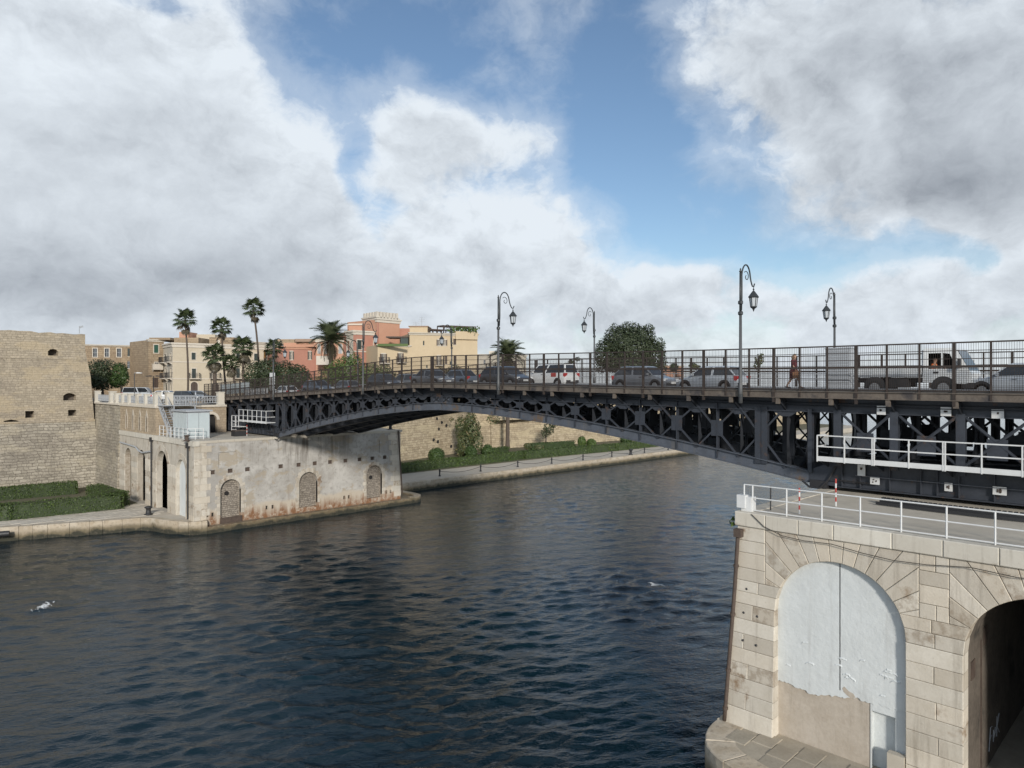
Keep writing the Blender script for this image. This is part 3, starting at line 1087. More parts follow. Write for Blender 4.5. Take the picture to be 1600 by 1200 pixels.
# triangular fillers between springing and box side
for yc, side, lim in ((C1, 1, C1 + BX), (C1, -1, C1 - BX), (C2, 1, C2 + BX), (C2, -1, C2 - BX)):
    p0 = (yc + side * RA * cos(A_LO), z_spr)
    zl = ZS + (abs(lim - yc)) * tan(A_LO)
    block([p0, (lim, z_spr), (lim, zl)] if side > 0 else [(lim, z_spr), p0, (lim, zl)])
# coping
y = edge_l(9.2) + 0.10
k = 0
while y > -15:
    L = R.choice([1.25, 1.5, 1.9, 1.0])
    y2 = max(y - L, -15)
    m = MB()
    fr = Fr((PX0 - 0.10, 0, 0), (0, 1, 0), (-1, 0, 0))
    m.stone([(y2 + 0.006, ZC + 0.004), (y - 0.006, ZC + 0.004), (y - 0.006, ZT), (y2 + 0.006, ZT)], fr, 0.55, 0.028, R.uniform(-0.01, 0.01))
    m.build('coping_stone', M['coping'], np_root)
    y = y2
# canal face: courses of blocks with batter
for k in range(11):
    za, zb = lerp(0.6, ZC, k / 11), lerp(0.6, ZC, (k + 1) / 11)
    x = PX0 + 0.34
    while x < PX1:
        L = R.uniform(1.6, 3.2)
        x2 = min(x + L, PX1)
        m = MB()
        m.prism([(x + .01, edge_l(za) - 0.02, za + .01), (x2 - .01, edge_l(za) - 0.02, za + .01), (x2 - .01, edge_l(zb) - 0.02, zb - .01), (x + .01, edge_l(zb) - 0.02, zb - .01)],
                (0, -0.4, 0))
        m.build('side_block', M['lime2'], np_root)
        x = x2
x = PX0 + 0.45
while x < PX1:
    m = MB()
    m.box(x, min(x + 1.9, PX1) - 0.012, 12.7, edge_l(9.2) + 0.1, ZC + 0.003, ZT + R.uniform(-.008, .008))
    m.build('coping_stone', M['coping'], np_root)
    x += 1.9
# blind arch: white stucco over an older tan coat
XR = PX0 + 0.31
FRR = Fr((XR, 0, 0), (0, 1, 0), (-1, 0, 0))
jag = [(7.28, 3.62), (7.75, 3.58), (8.02, 3.50), (8.15, 3.62), (8.3, 3.46), (8.55, 3.55), (8.75, 3.42), (8.95, 3.56), (9.15, 3.44), (9.4, 3.52), (9.6, 3.36), (9.75, 3.48), (9.95, 3.28), (10.1, 3.40),
       (10.3, 3.22), (10.5, 3.36), (10.7, 3.20), (10.85, 3.34), (11.0, 3.36), (11.15, 3.22), (11.3, 3.34), (11.5, 3.30), (11.76, 3.36)]
jag2 = []
ka = np.linspace(7.28, 11.76, 95)
for a in ka:
    base_z = interp([(7.28, 3.52), (8.1, 3.46), (9.0, 3.42), (9.6, 3.34), (10.3, 3.14), (10.9, 3.22), (11.76, 3.26)], a)
    base_z += 0.16 * noise.noise(Vector((a * 1.7, 3.1, 0))) + 0.10 * noise.noise(Vector((a * 5.1, 7.7, 0))) + 0.05 * noise.noise(Vector((a * 14.0, 1.7, 0)))
    jag2.append((float(a), base_z))
arc = [(C1 + 2.26 * cos(t), ZS + 2.26 * sin(t)) for t in np.linspace(0, pi, 33)]
white = jag2 + [(11.76, ZS)] + arc + [(7.24, ZS)]
mb = MB()
mb.plate(white, [], FRR, 0.05)
n = len(white)
mb.add([FRR.p(a, b, 0.05) for a, b in white] + [FRR.p(a, b, 0.0) for a, b in white], [(i, (i + 1) % n, n + (i + 1) % n, n + i) for i in range(n)])
arch_panel = mb.build('blind_arch_stucco', M['white_stucco'], np_root)
mb = MB()
mb.plate([(8.45, 1.0), (11.76, 1.0), (11.76, 3.7), (8.45, 3.7)], [], FRR, 0.002)
mb.build('bare_plaster', M['tan_plaster'], np_root)
mb = MB()                       # frame of the boarded doorway and its recess
D0, D1, DT = 7.66, 8.42, 3.42
mb.plate([(7.24, 1.0), (8.45, 1.0), (8.45, 3.52), (7.24, 3.56)], [[(D0, 1.02), (D1, 1.02), (D1, 3.22), (D0, 3.22)]], FRR, 0.03, 0.26)
mb.build('doorway_surround', M['white_stucco'], np_root)
mb = MB()
mb.plate([(D0 - .02, 1.0), (D1 + .02, 1.0), (D1 + .02, 3.24), (D0 - .02, 3.24)], [], FRR, -0.23)
mb.build('blocked_doorway', M['white_stucco'], np_root)
mb = MB()
mb.box(PX0 - 0.06, PX0 + 0.2, 7.30, 7.82, 1.2, 2.12)
o = mb.build('plinth_block', M['pier_top'], np_root)
mb = MB()
mb.box(XR - 0.05, XR + 0.0, 9.44, 9.475, 3.6, 8.14)
mb.build('expansion_strip', M['grey_paint'], np_root)
mb = MB()
mb.plate([(8.92, 3.50), (9.0, 3.62), (9.16, 3.66), (9.3, 3.78), (9.38, 3.70), (9.33, 3.58), (9.22, 3.50), (9.1, 3.44)], [], FRR, 0.056)
mb.build('flaked_patch', M['tan_plaster'], np_root)
for k in range(16):             # curling flakes of the white coat
    ca, cb = R.uniform(7.6, 11.4), R.uniform(3.75, 5.0)
    mb = MB()
    n = 7
    w0 = R.uniform(.08, .22)
    t0 = R.uniform(-.5, .9)
    rim = [(ca + w0 * cos(t0 + t) * R.uniform(.7, 1.1), cb + w0 * .5 * sin(t0 + t) * R.uniform(.6, 1.1)) for t in np.linspace(0, 2.6, n)]
    vs = [FRR.p(a, b_, 0.051) for a, b_ in rim] + [FRR.p(a + .01, b_ - .05, 0.051 + .03) for a, b_ in rim]
    mb.add(vs, [(i, i + 1, n + i + 1, n + i) for i in range(n - 1)])
    mb.build('plaster_flake', M['white_stucco'], np_root)
# passage floor and a jamb lining
mb = MB()
mb.box(PX0 + 0.34, PX1, C2 - RA, C2 + RA, ZQ - 0.2, ZQ - 0.01)
mb.build('passage_floor', M['paving'], np_root)
mb = MB()
for q in ((PX0 + 0.9, 2.0, 4.9, 5.5), (PX0 + 2.6, 1.6, 5.6, 6.2)):
    mb.box(q[0], q[0] + 0.5, C2 + RA - 0.03, C2 + RA + 0.05, q[2], q[3])
mb.box(PX0 + 2.2, PX0 + 2.26, C2 + RA - 0.04, C2 + RA + 0.02, 1.2, 5.9)
mb.build('jamb_fixture', M['pipe'], np_root)
mb = MB()                       # faint scrawl on the passage wall
gx = PX0 + 3.4
for pts in ([(0, 0), (0.25, 0.75), (0.5, 0.7)], [(0.12, 0.38), (0.42, 0.42)], [(0.65, 0.1), (0.7, 0.5), (0.85, 0.2), (1.0, 0.5)], [(1.2, 0.1), (1.25, 0.8)], [(1.25, 0.45), (1.6, 0.8)], [(1.25, 0.45), (1.65, 0.1)]):
    mb.tube([(gx + a, C2 + RA - 0.012, 1.7 + b) for a, b in pts], 0.018, 5)
mb.build('wall_scrawl', M['grey_paint'], np_root)

# rain pipe on the corner
o = MB()
px_ = [(PX0 - 0.12 - 0.28 * max(0, 6.6 - z) / 6.6, edge_l(z) - 0.10, z) for z in (8.75, 8.2, 6.6, 5, 3.4, 1.9, 1.3)]
dp = thing('drain_pipe', 'rusty brown rain pipe down the corner of the near pier', 'pipe', px_[-1])
mb = MB()
mb.tube(px_, 0.075, 10)
mb.build('pipe', M['pipe'], dp, True)
mb = MB()
mb.box(PX0 - 0.26, PX0 - 0.02, edge_l(8.7) - 0.28, edge_l(8.7) + 0.02, 8.55, 8.86)
mb.build('hopper', M['pipe'], dp)
for z in (7.4, 5.5, 3.3, 1.8):
    mb = MB()
    mb.lathe([(0.105, -0.05), (0.105, 0.05)], (PX0 - 0.12 - 0.28 * max(0, 6.6 - z) / 6.6, edge_l(z) - 0.10, z), 10)
    mb.build('clamp', M['pipe'], dp)
# iron bolts on the pillar
for (yy, zz) in ((12.95, 5.62), (12.4, 5.60), (12.97, 4.55), (12.42, 4.5), (12.85, 6.55)):
    mb = MB()
    mb.lathe([(0.04, -0.01), (0.05, 0.035), (0.02, 0.06)], (0, 0, 0), 8, 'X')
    mb.v = [(PX0 - p[0] + 0.02 - 0.28 * max(0, 6.6 - zz) / 6.6, p[1] + yy, p[2] + zz) for p in mb.v]
    mb.build('iron_bolt', M['iron'], np_root)

# sagging cable under the coping
pts = []
for i, (yy, zz) in enumerate([(12.6, 9.5), (12.1, 9.1), (11.4, 8.86), (10.6, 8.80), (9.6, 8.84), (8.6, 8.70), (7.6, 8.62), (6.6, 8.66), (5.4, 8.80), (4.2, 8.72), (2.8, 8.85)]):
    pts.append((PX0 - 0.13, yy, zz + 0.0))
mb = MB()
mb.tube(pts, 0.014, 6)
o = mb.build('slack_cable', M['cable'])
tag(o, 'thin dark cable sagging below the coping of the near pier', 'cable')


# railings ------------------------------------------------------------
def railing(name, label, pts, post_s, h, rails, r_post, r_rail, mat, group=None, toe=None):
    """posts and rails along a polyline; pts are foot points"""
    root = thing(name, label, 'railing', pts[0], group)
    P = [Vector(p) for p in pts]
    for hh in rails:
        mb = MB()
        mb.tube([p + Vector((0, 0, hh)) for p in P], r_rail, 6)
        mb.build('rail', mat, root)
    for s in post_s:
        i = min(int(s), len(P) - 2)
        q = P[i].lerp(P[i + 1], s - i)
        mb = MB()
        mb.tube([q, q + Vector((0, 0, h))], r_post, 6)
        mb.build('post', mat, root)
    return root


ys = [onX(px, 810, PX0 + 0.3).y for px in (1176, 1229, 1284, 1344, 1408, 1479, 1555)]
ya, yb = ys[0] + 0.35, -8.0
railing('pier_railing', 'white tube railing along the front coping of the near pier', [(PX0 + 0.3, ya, ZT), (PX0 + 0.3, yb, ZT)],
        [0.0] + [(ya - y) / (ya - yb) for y in ys] + [(ya - (ys[-1] - 1.35 * k)) / (ya - yb) for k in range(1, 8)], 1.03, (0.06, 0.54, 1.03), 0.032, 0.026, M['white_paint'])
mb = MB()
mb.box(PX0 + 0.2, PX0 + 0.62, 12.78, 13.18, ZT, ZT + 0.55)
mb.box(PX0 + 0.14, PX0 + 0.5, 13.0, 13.34, ZT + 0.12, ZT + 0.62)
o = mb.build('junction_box', M['white_paint'])
tag(o, 'small white metal box on the left corner of the near pier', 'box')
mb = MB()
for i in range(14):
    a = R.uniform(0, 6.28)
    p = Vector((PX0 + 0.1 + 0.2 * cos(a), 13.42 + 0.08 * sin(a), ZT - 0.5 + R.uniform(-.1, .12)))
    mb.add([p, p + Vector((R.uniform(-.2, .2), .1, .12)), p + Vector((R.uniform(-.2, .2), .14, -.08))], [(0, 1, 2)])
o = mb.build('wall_weed', M['leaf_bush'])
tag(o, 'tuft of green weed growing from the left edge of the near pier', 'plant')


def striped_pole(loc, h, label):
    root = thing('marker_pole', label, 'pole', loc, 'striped marker poles')
    n = 6
    for i in range(n):
        mb = MB()
        mb.lathe([(0.032, h * i / n), (0.032, h * (i + 1) / n)], loc, 8)
        mb.build('band', M['red_paint'] if i % 2 else M['white_paint'], root)
    return root


p1, p2 = onZ(1249, 803, ZT), onZ(1306, 791, ZT)
striped_pole(p1, 1.0, 'red and white marker pole behind the white railing, the nearer one by the canal corner')
striped_pole(p2, 1.12, 'red and white marker pole under the end of the bridge girder')
mb = MB()
q = onZ(1204, 797, ZT)
mb.tube([q, q + Vector((0, 0, 0.95))], 0.025, 6)
o = mb.build('iron_stake', M['iron'])
tag(o, 'thin black iron stake standing behind the white railing near the pier corner', 'pole')

# curved rack of the turning gear, set in the pier top
rk = thing('gear_rack', 'dark toothed iron rack curving across the top of the near pier', 'gear', (31.5, 9.9, ZT))
pc = Vector((58.0, 6.5))
a_st = atan2(9.9 - pc.y, 31.5 - pc.x)
rr = sqrt((9.9 - pc.y) ** 2 + (31.5 - pc.x) ** 2)
mb = MB()
N = 70
a_en = a_st + 0.66
for i in range(N):
    t0, t1 = lerp(a_st, a_en, i / N), lerp(a_st, a_en, (i + 1) / N)
    for (ra, rb, z0, z1) in ((rr - 0.22, rr + 0.05, 0.0, 0.06), (rr + 0.10, rr + 0.16, 0.0, 0.2), (rr + .42, rr + .5, 0, .12)):
        ps = [(pc.x + ra * cos(t0), pc.y + ra * sin(t0)), (pc.x + rb * cos(t0), pc.y + rb * sin(t0)), (pc.x + rb * cos(t1), pc.y + rb * sin(t1)), (pc.x + ra * cos(t1), pc.y + ra * sin(t1))]
        mb.prism([(x, y, ZT + z0) for x, y in ps], (0, 0, z1 - z0))
mb.build('rack_base', M['iron'], rk)
for i in range(100):
    t = lerp(a_st, a_en, (i + 0.5) / 100)
    mb = MB()
    er, et = Vector((cos(t), sin(t), 0)), Vector((-sin(t), cos(t), 0))
    mb.obox(Vector((pc.x, pc.y, ZT + 0.17)) + er * (rr - 0.02), er * 0.10, et * 0.055, (0, 0, 0.08))
    mb.build('tooth', M['iron'], rk)

# ================================================================== FAR PIER
fp = thing('stone_pier', 'far bridge pier with grey rendered canal wall, bricked up niches and rusty foot', 'pier', (PX0, YF, 0))
FZ = 8.95
FRF = Fr((0, YF, 0), (1, 0, 0), (0, -1, 0))          # canal face: (X, Z)
FRA = Fr((PX0, 0, 0), (0, -1, 0), (-1, 0, 0))        # arch face: (-Y, Z)
mb = MB()
mb.box(PX0 + 0.6, 50.0, YF + 0.4, 93.4, -3, FZ - 0.25)
mb.build('masonry_core', M['lime2'], fp)
mb = MB()
mb.box(PX0 + 0.05, 50.0, YF + 0.05, 93.4, FZ - 0.248, FZ)
mb.build('top_slab', M['pier_top'], fp)


def arch_loop(x0, x1, z0, zt, n=12):
    r = (x1 - x0) / 2
    xc = (x0 + x1) / 2
    zs = zt - r
    return [(x0, z0), (x1, z0)] + [(xc + r * cos(t), zs + r * sin(t)) for t in np.linspace(0, pi, n + 1)]


niches = [(28.05, 30.1, 1.15, 4.95), (36.5, 38.65, 1.15, 4.92), (44.95, 47.05, 1.15, 4.98)]
panels = [(27.85, 29.65, 6.2, 7.72), (44.85, 46.75, 6.4, 7.85)]
holes_x = [27.27, 29.04, 30.81, 34.4, 36.44, 38.34, 40.22, 42.16, 44.01, 45.74, 47.45]
low_x = [26.77, 27.3, 32.85, 33.5, 42.0, 42.6, 47.7, 48.3]
loops = [arch_loop(*n_) for n_ in niches] + [[(a, c), (b, c), (b, d), (a, d)] for a, b, c, d in panels]
hl = [[(x - .26, 5.6), (x + .26, 5.6), (x + .26, 6.02), (x - .26, 6.02)] for x in holes_x]
ll = [[(x - .13, 1.45), (x + .13, 1.45), (x + .13, 1.85), (x - .13, 1.85)] for x in low_x]
XB = 49.6


def batt(x, z):
    return x


mb = MB()
mb.plate([(PX0 + 0.0, -2.5), (XB + 0.35, -2.5), (49.2, FZ - 0.26), (PX0 + 0.0, FZ - 0.26)], loops + hl + ll, FRF, 0.0, 0.38)
mb.build('rendered_wall', M['render'], fp)
for i, n_ in enumerate(niches):
    mb = MB()
    mb.sheet(arch_loop(n_[0] - .05, n_[1] + .05, n_[2] - .1, n_[3] + .05), FRF, -0.36)
    o = mb.build('niche_infill', M['infill'], fp)
    if i != 1:
        mb = MB()
        cx = lerp(n_[0], n_[1], 0.36)
        mb.lathe([(0.22, -0.02), (0.23, 0.05), (0.17, 0.055), (0.16, -0.01)], (cx, YF + 0.30, 3.55), 12, 'Y')
        mb.build('vent_hole', M['void'], fp)
    # ring of rough arch stones and jamb quoins around the niche
    r = (n_[1] - n_[0]) / 2
    xc, zs = (n_[0] + n_[1]) / 2, n_[3] - r
    K = 15
    for k in range(K):
        a0, a1 = pi * k / K, pi * (k + 1) / K
        ro = r + (0.50 if k % 2 else 0.38) + R.uniform(-.04, .06)
        m = MB()
        m.stone([(xc + r * cos(a0), zs + r * sin(a0)), (xc + ro * cos(a0), zs + ro * sin(a0)), (xc + ro * cos(a1), zs + ro * sin(a1)), (xc + r * cos(a1), zs + r * sin(a1))], FRF, 0.30,
                0.02, 0.03)
        m.build('voussoir', M['lime2'], fp)
    for sd in (-1, 1):
        z = 1.5
        k = 0
        while z < zs - 0.05:
            z2 = min(z + R.uniform(0.34, 0.46), zs)
            w = (0.52 if k % 2 else 0.32) + R.uniform(-.05, .05)
            x0 = xc + sd * r
            x1 = x0 + sd * w
            m = MB()
            m.stone([(min(x0, x1), z), (max(x0, x1), z), (max(x0, x1), z2), (min(x0, x1), z2)], FRF, 0.30, 0.02, 0.03)
            m.build('jamb_stone', M['lime2'], fp)
            z = z2
            k += 1
for a, b, c, d in panels:
    mb = MB()
    mb.sheet([(a - .05, c - .05), (b + .05, c - .05), (b + .05, d + .05), (a - .05, d + .05)], FRF, -0.09)
    mb.build('blank_panel', M['render'], fp)
for lp in hl:
    mb = MB()
    xc = (lp[0][0] + lp[1][0]) / 2
    mb.box(xc - .26, xc + .26, YF + 0.16, YF + 0.39, 5.6, 6.02)
    mb.build('socket_stone', M['pipe'], fp)
for lp in ll:
    mb = MB()
    xc = (lp[0][0] + lp[1][0]) / 2
    mb.box(xc - .13, xc + .13, YF + 0.25, YF + 0.39, 1.45, 1.85)
    mb.build('drain_socket', M['void'], fp)
# rusted sill under the first niche
mb = MB()
mb.box(28.0, 30.2, YF - 0.12, YF + 0.05, 0.62, 1.22)
mb.build('rusted_sill', M['pipe'], fp)


def course(za, zb, xa0, xa1, fr, mat, name, proud=0.035, depth=0.3):
    m = MB()
    m.stone([(xa0, za), (xa1, za), (xa1, zb), (xa0, zb)], fr, depth, 0.025, proud + R.uniform(-.012, .012))
    m.build(name, mat, fp)


z = 1.0
k = 0
while z < FZ - 0.35:
    z2 = min(z + 0.62, FZ - 0.26)
    w = 1.62 if k % 2 else 1.28
    cut = R.uniform(0.5, 0.8)
    course(z, z2, PX0 + 0.02, PX0 + cut, FRF, M['lime'], 'quoin')
    course(z, z2, PX0 + cut, PX0 + w + R.uniform(-.1, .1), FRF, M['lime'], 'quoin')
    w2 = 1.35 if k % 2 else 1.0
    xr = lerp(49.85, 49.2, z / 9)
    course(z, z2, xr - w2, xr, FRF, M['lime'], 'quoin')
    z = z2
    k += 1
# arch face of the far pier, a: distance along the face from the canal corner (=-Y)
big = [(-74.15, -71.6, 1.1, 6.95), (-80.05, -76.7, 1.1, 7.45)]
small = [(-86.45, -83.75, 1.1, 7.1), (-91.0, -88.7, 1.1, 7.0)]
lo = [arch_loop(*b) for b in big + small]
mb = MB()
mb.plate([(-93.2, -2.5), (-YF - 0.0, -2.5), (-YF - 0.0, FZ - 0.26), (-93.2, FZ - 0.26)], lo, FRA, 0.0, 0.58)
mb.build('arcade_wall', M['lime2'], fp)
mb = MB()
mb.sheet(arch_loop(-74.2, -71.55, 1.0, 7.0), FRA, -0.30)
mb.build('white_infill', M['white_stucco'], fp)
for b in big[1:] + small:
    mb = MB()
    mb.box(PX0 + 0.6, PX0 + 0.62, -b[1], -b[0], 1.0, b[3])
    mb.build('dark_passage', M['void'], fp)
mb = MB()
mb.box(PX0 - 0.02, PX0 + 0.6, -big[1][0] - 2.0, -big[1][0], 1.0, 1.05)
mb.build('threshold', M['paving'], fp)
for b in big:
    r = (b[1] - b[0]) / 2
    xc, zs = (b[0] + b[1]) / 2, b[3] - r
    K = 11
    for k in range(K):
        a0, a1 = pi * k / K, pi * (k + 1) / K
        ro = r + 0.62
        m = MB()
        m.stone([(xc + r * cos(a0), zs + r * sin(a0)), (xc + ro * cos(a0), zs + ro * sin(a0)), (xc + ro * cos(a1), zs + ro * sin(a1)), (xc + r * cos(a1), zs + r * sin(a1))], FRA, 0.3, 0.02, 0.04)
        m.build('voussoir', M['lime2'], fp)
for (a0, a1) in ((-71.55, -69.5), (-76.65, -74.2), (-82.0, -80.1), (-83.7, -82.05), (-88.65, -86.5), (-93.1, -91.05)):
    z = 1.1
    while z < 5.6:
        z2 = z + 0.64
        m = MB()
        m.stone([(a0, z), (a1, z), (a1, z2), (a0, z2)], FRA, 0.3, 0.025, 0.05 + R.uniform(-.012, .012))
        m.build('pilaster_block', M['lime'], fp)
        z = z2
for y0, y1 in ((YF - 0.12, 76), (76, 81.5), (81.5, 87), (87, 93)):
    mb = MB()
    mb.box(PX0 - 0.14, PX0 + 0.5, y0 + .01, y1 - .01, FZ - 0.5, FZ + 0.02)
    mb.build('string_course', M['coping'], fp)
x = PX0 + 0.5
while x < 49.2:
    x2 = min(x + R.uniform(1.6, 2.4), 49.25)
    mb = MB()
    mb.box(x + .01, x2 - .01, YF - 0.07, YF + 0.5, FZ - 0.25, FZ + R.uniform(0.0, 0.02))
    mb.build('edge_slab', M['pier_top'], fp)
    x = x2

# pipes on the far pier
for (yy, lab) in ((70.7, 'dark rain pipe at the canal corner of the far pier'), (81.3, 'dark rain pipe between the arches of the far pier')):
    dp = thing('drain_pipe', lab, 'pipe', (PX0 - 0.15, yy, 1.3))
    mb = MB()
    mb.tube([(PX0 - 0.16, yy, 8.6), (PX0 - 0.16, yy, 1.3)], 0.085, 8)
    mb.build('pipe', M['iron'], dp)
    mb = MB()
    mb.box(PX0 - 0.32, PX0 - 0.02, yy - .16, yy + .16, 8.25, 8.72)
    mb.build('hopper', M['iron'], dp)
dp = thing('drain_pipe', 'rusty dark rain pipe on the right hand corner of the far pier', 'pipe', (49.9, YF - 0.1, 1.2))
mb = MB()
mb.tube([(49.32, YF - 0.12, 8.9), (49.9, YF - 0.12, 1.2)], 0.08, 8)
mb.build('pipe', M['pipe'], dp)
mb = MB()
mb.tube([(PX0 - 0.2, y_, z_) for y_, z_ in ((92.4, 7.55), (89, 7.45), (86.5, 7.35), (85.4, 7.0), (84.2, 6.85), (82.6, 7.05), (81.4, 7.2))], 0.09, 8)
o = mb.build('sagging_pipe', M['grey_paint'])
tag(o, 'grey pipe sagging across the small arches of the far pier', 'pipe')

# upper storey of the abutment: lancet wall, front wall with a doorway
ab = thing('abutment_wall', 'tan stone abutment above the far pier with four narrow lancet windows', 'wall', (PX0, 81.0, FZ))
lanc = []
for yy in (90.67, 88.2, 85.76, 83.4):
    a = -yy
    lanc.append([(a - .27, 9.25), (a + .27, 9.25), (a + .27, 10.75), (a + .14, 11.1), (a, 11.3), (a - .14, 11.1), (a - .27, 10.75)])
FRB = Fr((PX0 + 0.06, 0, 0), (0, -1, 0), (-1, 0, 0))
mb = MB()
mb.plate([(-93.2, FZ), (-80.6, FZ), (-80.6, 12.05), (-93.2, 12.05)], lanc, FRB, 0.0, 0.3)
mb.build('lancet_wall', M['abut'], ab)
mb = MB()
mb.box(PX0 + 0.36, PX0 + 0.4, 82.5, 91.5, 9.0, 11.5)
mb.build('blocked_lancet', M['tan_plaster'], ab)
for a in lanc:
    c = a[4][0]
    m = MB()
    for sgn in (-1, 1):
        m.stone([(c + sgn * .27, 9.2), (c + sgn * .36, 9.2), (c + sgn * .36, 10.85), (c + sgn * .27, 10.75)][:: sgn], FRB, 0.05, 0.01, 0.05)
        m.stone([(c + sgn * .27, 10.75), (c + sgn * .36, 10.85), (c, 11.55), (c, 11.3)][:: sgn], FRB, 0.05, 0.01, 0.05)
    m.build('lancet_surround', M['lime2'], ab)
FRD = Fr((0, 80.6, 0), (1, 0, 0), (0, -1, 0))
mb = MB()
door = arch_loop(30.85, 32.15, FZ, 11.05)
mb.plate([(PX0 + 0.06, FZ), (33.2, FZ), (33.2, 12.05), (PX0 + 0.06, 12.05)], [door], FRD, 0.0, 0.5)
mb.box(33.2, 44.5, 88.2, 92.0, FZ, 12.3)
mb.build('front_wall', M['abut'], ab)
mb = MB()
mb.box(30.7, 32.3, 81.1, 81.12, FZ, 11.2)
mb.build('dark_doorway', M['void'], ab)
K = 9
for k in range(K):
    a0, a1 = pi * k / K, pi * (k + 1) / K
    m = MB()
    m.stone([(31.5 + .65 * cos(a0), 10.4 + .65 * sin(a0)), (31.5 + .95 * cos(a0), 10.4 + .95 * sin(a0)), (31.5 + .95 * cos(a1), 10.4 + .95 * sin(a1)), (31.5 + .65 * cos(a1), 10.4 + .65 * sin(a1))],
            FRD, 0.2, 0.015, 0.06)
    m.build('door_voussoir', M['trim'], ab)
mb = MB()
mb.box(PX0 + 0.07, PX0 + 0.9, 80.62, 93.2, 12.05, 12.3)
mb.box(PX0 - 0.06, PX0 + 0.5, 80.5, 93.2, 11.9, 12.12)
mb.box(PX0 + 0.5, 33.2, 80.45, 81.0, 11.9, 12.12)
mb.build('cornice', M['trim'], ab)
mb = MB()
mb.box(PX0 + 0.5, 33.2, 81.0, 93.4, 11.85, 12.1)
mb.build('terrace_floor', M['city'], ab)

# balustrade: white posts with iron panels
bl = thing('balustrade', 'white stone balustrade posts with grey iron panels along the abutment terrace', 'balustrade', (PX0 + 0.3, 104, 12.1))
posts = [(PX0 + .3, 104.0), (PX0 + .3, 97.2), (PX0 + .3, 95.0), (PX0 + .3, 92.6), (PX0 + .3, 90.1), (PX0 + .3, 87.2), (PX0 + .3, 84.2), (PX0 + .35, 81.0)]
posts2 = [(27.0, 80.8), (32.6, 80.8)]
for i, (x, y) in enumerate(posts + posts2):
    h = 1.40 if i in (0, 1, 7, 8, 9) else 1.2
    w = 0.34 if i in (0, 1, 2, 7, 8, 9) else 0.26
    mb = MB()
    mb.box(x - w, x + w, y - w, y + w, 12.1, 12.1 + h)
    mb.box(x - w - .06, x + w + .06, y - w - .06, y + w + .06, 12.1 + h, 12.1 + h + 0.1)
    mb.box(x - w - .05, x + w + .05, y - w - .05, y + w + .05, 12.08, 12.25)
    mb.build('balustrade_post', M['coping'], bl)
allp = posts + posts2
for (xa, ya), (xb, yb) in zip(allp, allp[1:]):
    p, q = Vector((xa, ya, 0)), Vector((xb, yb, 0))
    n = max(3, int((q - p).length / 0.28))
    mb = MB()
    for z in (12.35, 13.1):
        mb.bar(p + Vector((0, 0, z)), q + Vector((0, 0, z)), 0.06)
    for k in range(1, n):
        c = p.lerp(q, k / n)
        mb.bar(c + Vector((0, 0, 12.35)), c + Vector((0, 0, 13.1)), 0.05)
    for k in range(0, n):
        c0, c1 = p.lerp(q, k / n), p.lerp(q, (k + 1) / n)
        mb.bar(c0 + Vector((0, 0, 12.5)), c1 + Vector((0, 0, 12.95)), 0.025)
        mb.bar(c1 + Vector((0, 0, 12.5)), c0 + Vector((0, 0, 12.95)), 0.025)
    mb.build('iron_panel', M['grey_paint'], bl)

# curtain wall between tower and abutment
cw = thing('curtain_wall', 'low battered stone wall between the fort tower and the bridge abutment', 'wall', (PX0, 98, ZQ))
mb = MB()
mb.prism([(PX0 + 0.1, 0, 11.95), (PX0 + 1.6, 0, 11.95), (PX0 + 1.6, 0, 0), (PX0 - 0.45, 0, 0), (PX0 + 0.0, 0, 9.7)], (0, 15, 0))
mb.v = [(x, y + 93.1, z) for x, y, z in mb.v]
mb.build('wall', M['fort_low'], cw)
mb = MB()
mb.box(PX0 - 0.12, PX0 + 1.7, 93.1, 104.6, 11.95, 12.12)
mb.build('wall_coping', M['trim'], cw)

# ================================================================== FORT TOWER
ft = thing('fort_tower', 'massive tan stone fort tower with small dark gun ports at the left edge', 'fort', (0, 104, ZQ))
FT_Y = 103.6


def fort_face(px, py):
    p = onY(px, py, FT_Y)
    return p.x, p.z


FRT = Fr((0, FT_Y, 0), (1, 0, 0), (0, -1, 0))


def port(px, py, w, h, arch=False):
    x, z = fort_face(px, py)
    w, h = w * 92 / F, h * 92 / F
    if arch:
        lp = [(x - w / 2, z - h / 2), (x + w / 2, z - h / 2), (x + w / 2, z + h * 0.15), (x + w * .3, z + h * 0.42), (x, z + h * 0.52), (x - w * .3, z + h * 0.42), (x - w / 2, z + h * 0.15)]
    else:
        lp = [(x - w / 2, z - h / 2), (x + w / 2, z - h / 2), (x + w / 2, z + h / 2), (x - w / 2, z + h / 2)]
    return lp


ports = [port(83, 550.5, 13, 10, True), port(109, 620, 17, 11, True), port(46.5, 647.5, 11, 10), port(113, 645, 11, 9), port(17, 663, 24, 13, True)]
ZM = 9.75                                   # moulding between base and upper wall
xr_top, xr_mid, xr_bot = 24.3, 25.35, 25.75
mb = MB()
top = [(-45, 21.6)]
xx = -45
while xx < xr_top - 0.2:                    # worn skyline
    top.append((xx, 21.35 - 0.012 * (xx + 10) + R.uniform(-0.10, 0.08)))
    xx += R.uniform(0.5, 1.4)
top.append((xr_top, 20.95))
outer = [(-45, ZM), (xr_mid, ZM), (lerp(xr_mid, xr_top, .5) + .1, 15.5)] + [(xr_top, 18.8)] + top[::-1][0:-1] + [(-45, 21.6)]
mb.plate(outer, ports, FRT, 0.0, 1.2)
mb.box(-45, xr_top - 0.05, FT_Y + 2.5, FT_Y + 60, ZM, 20.7)
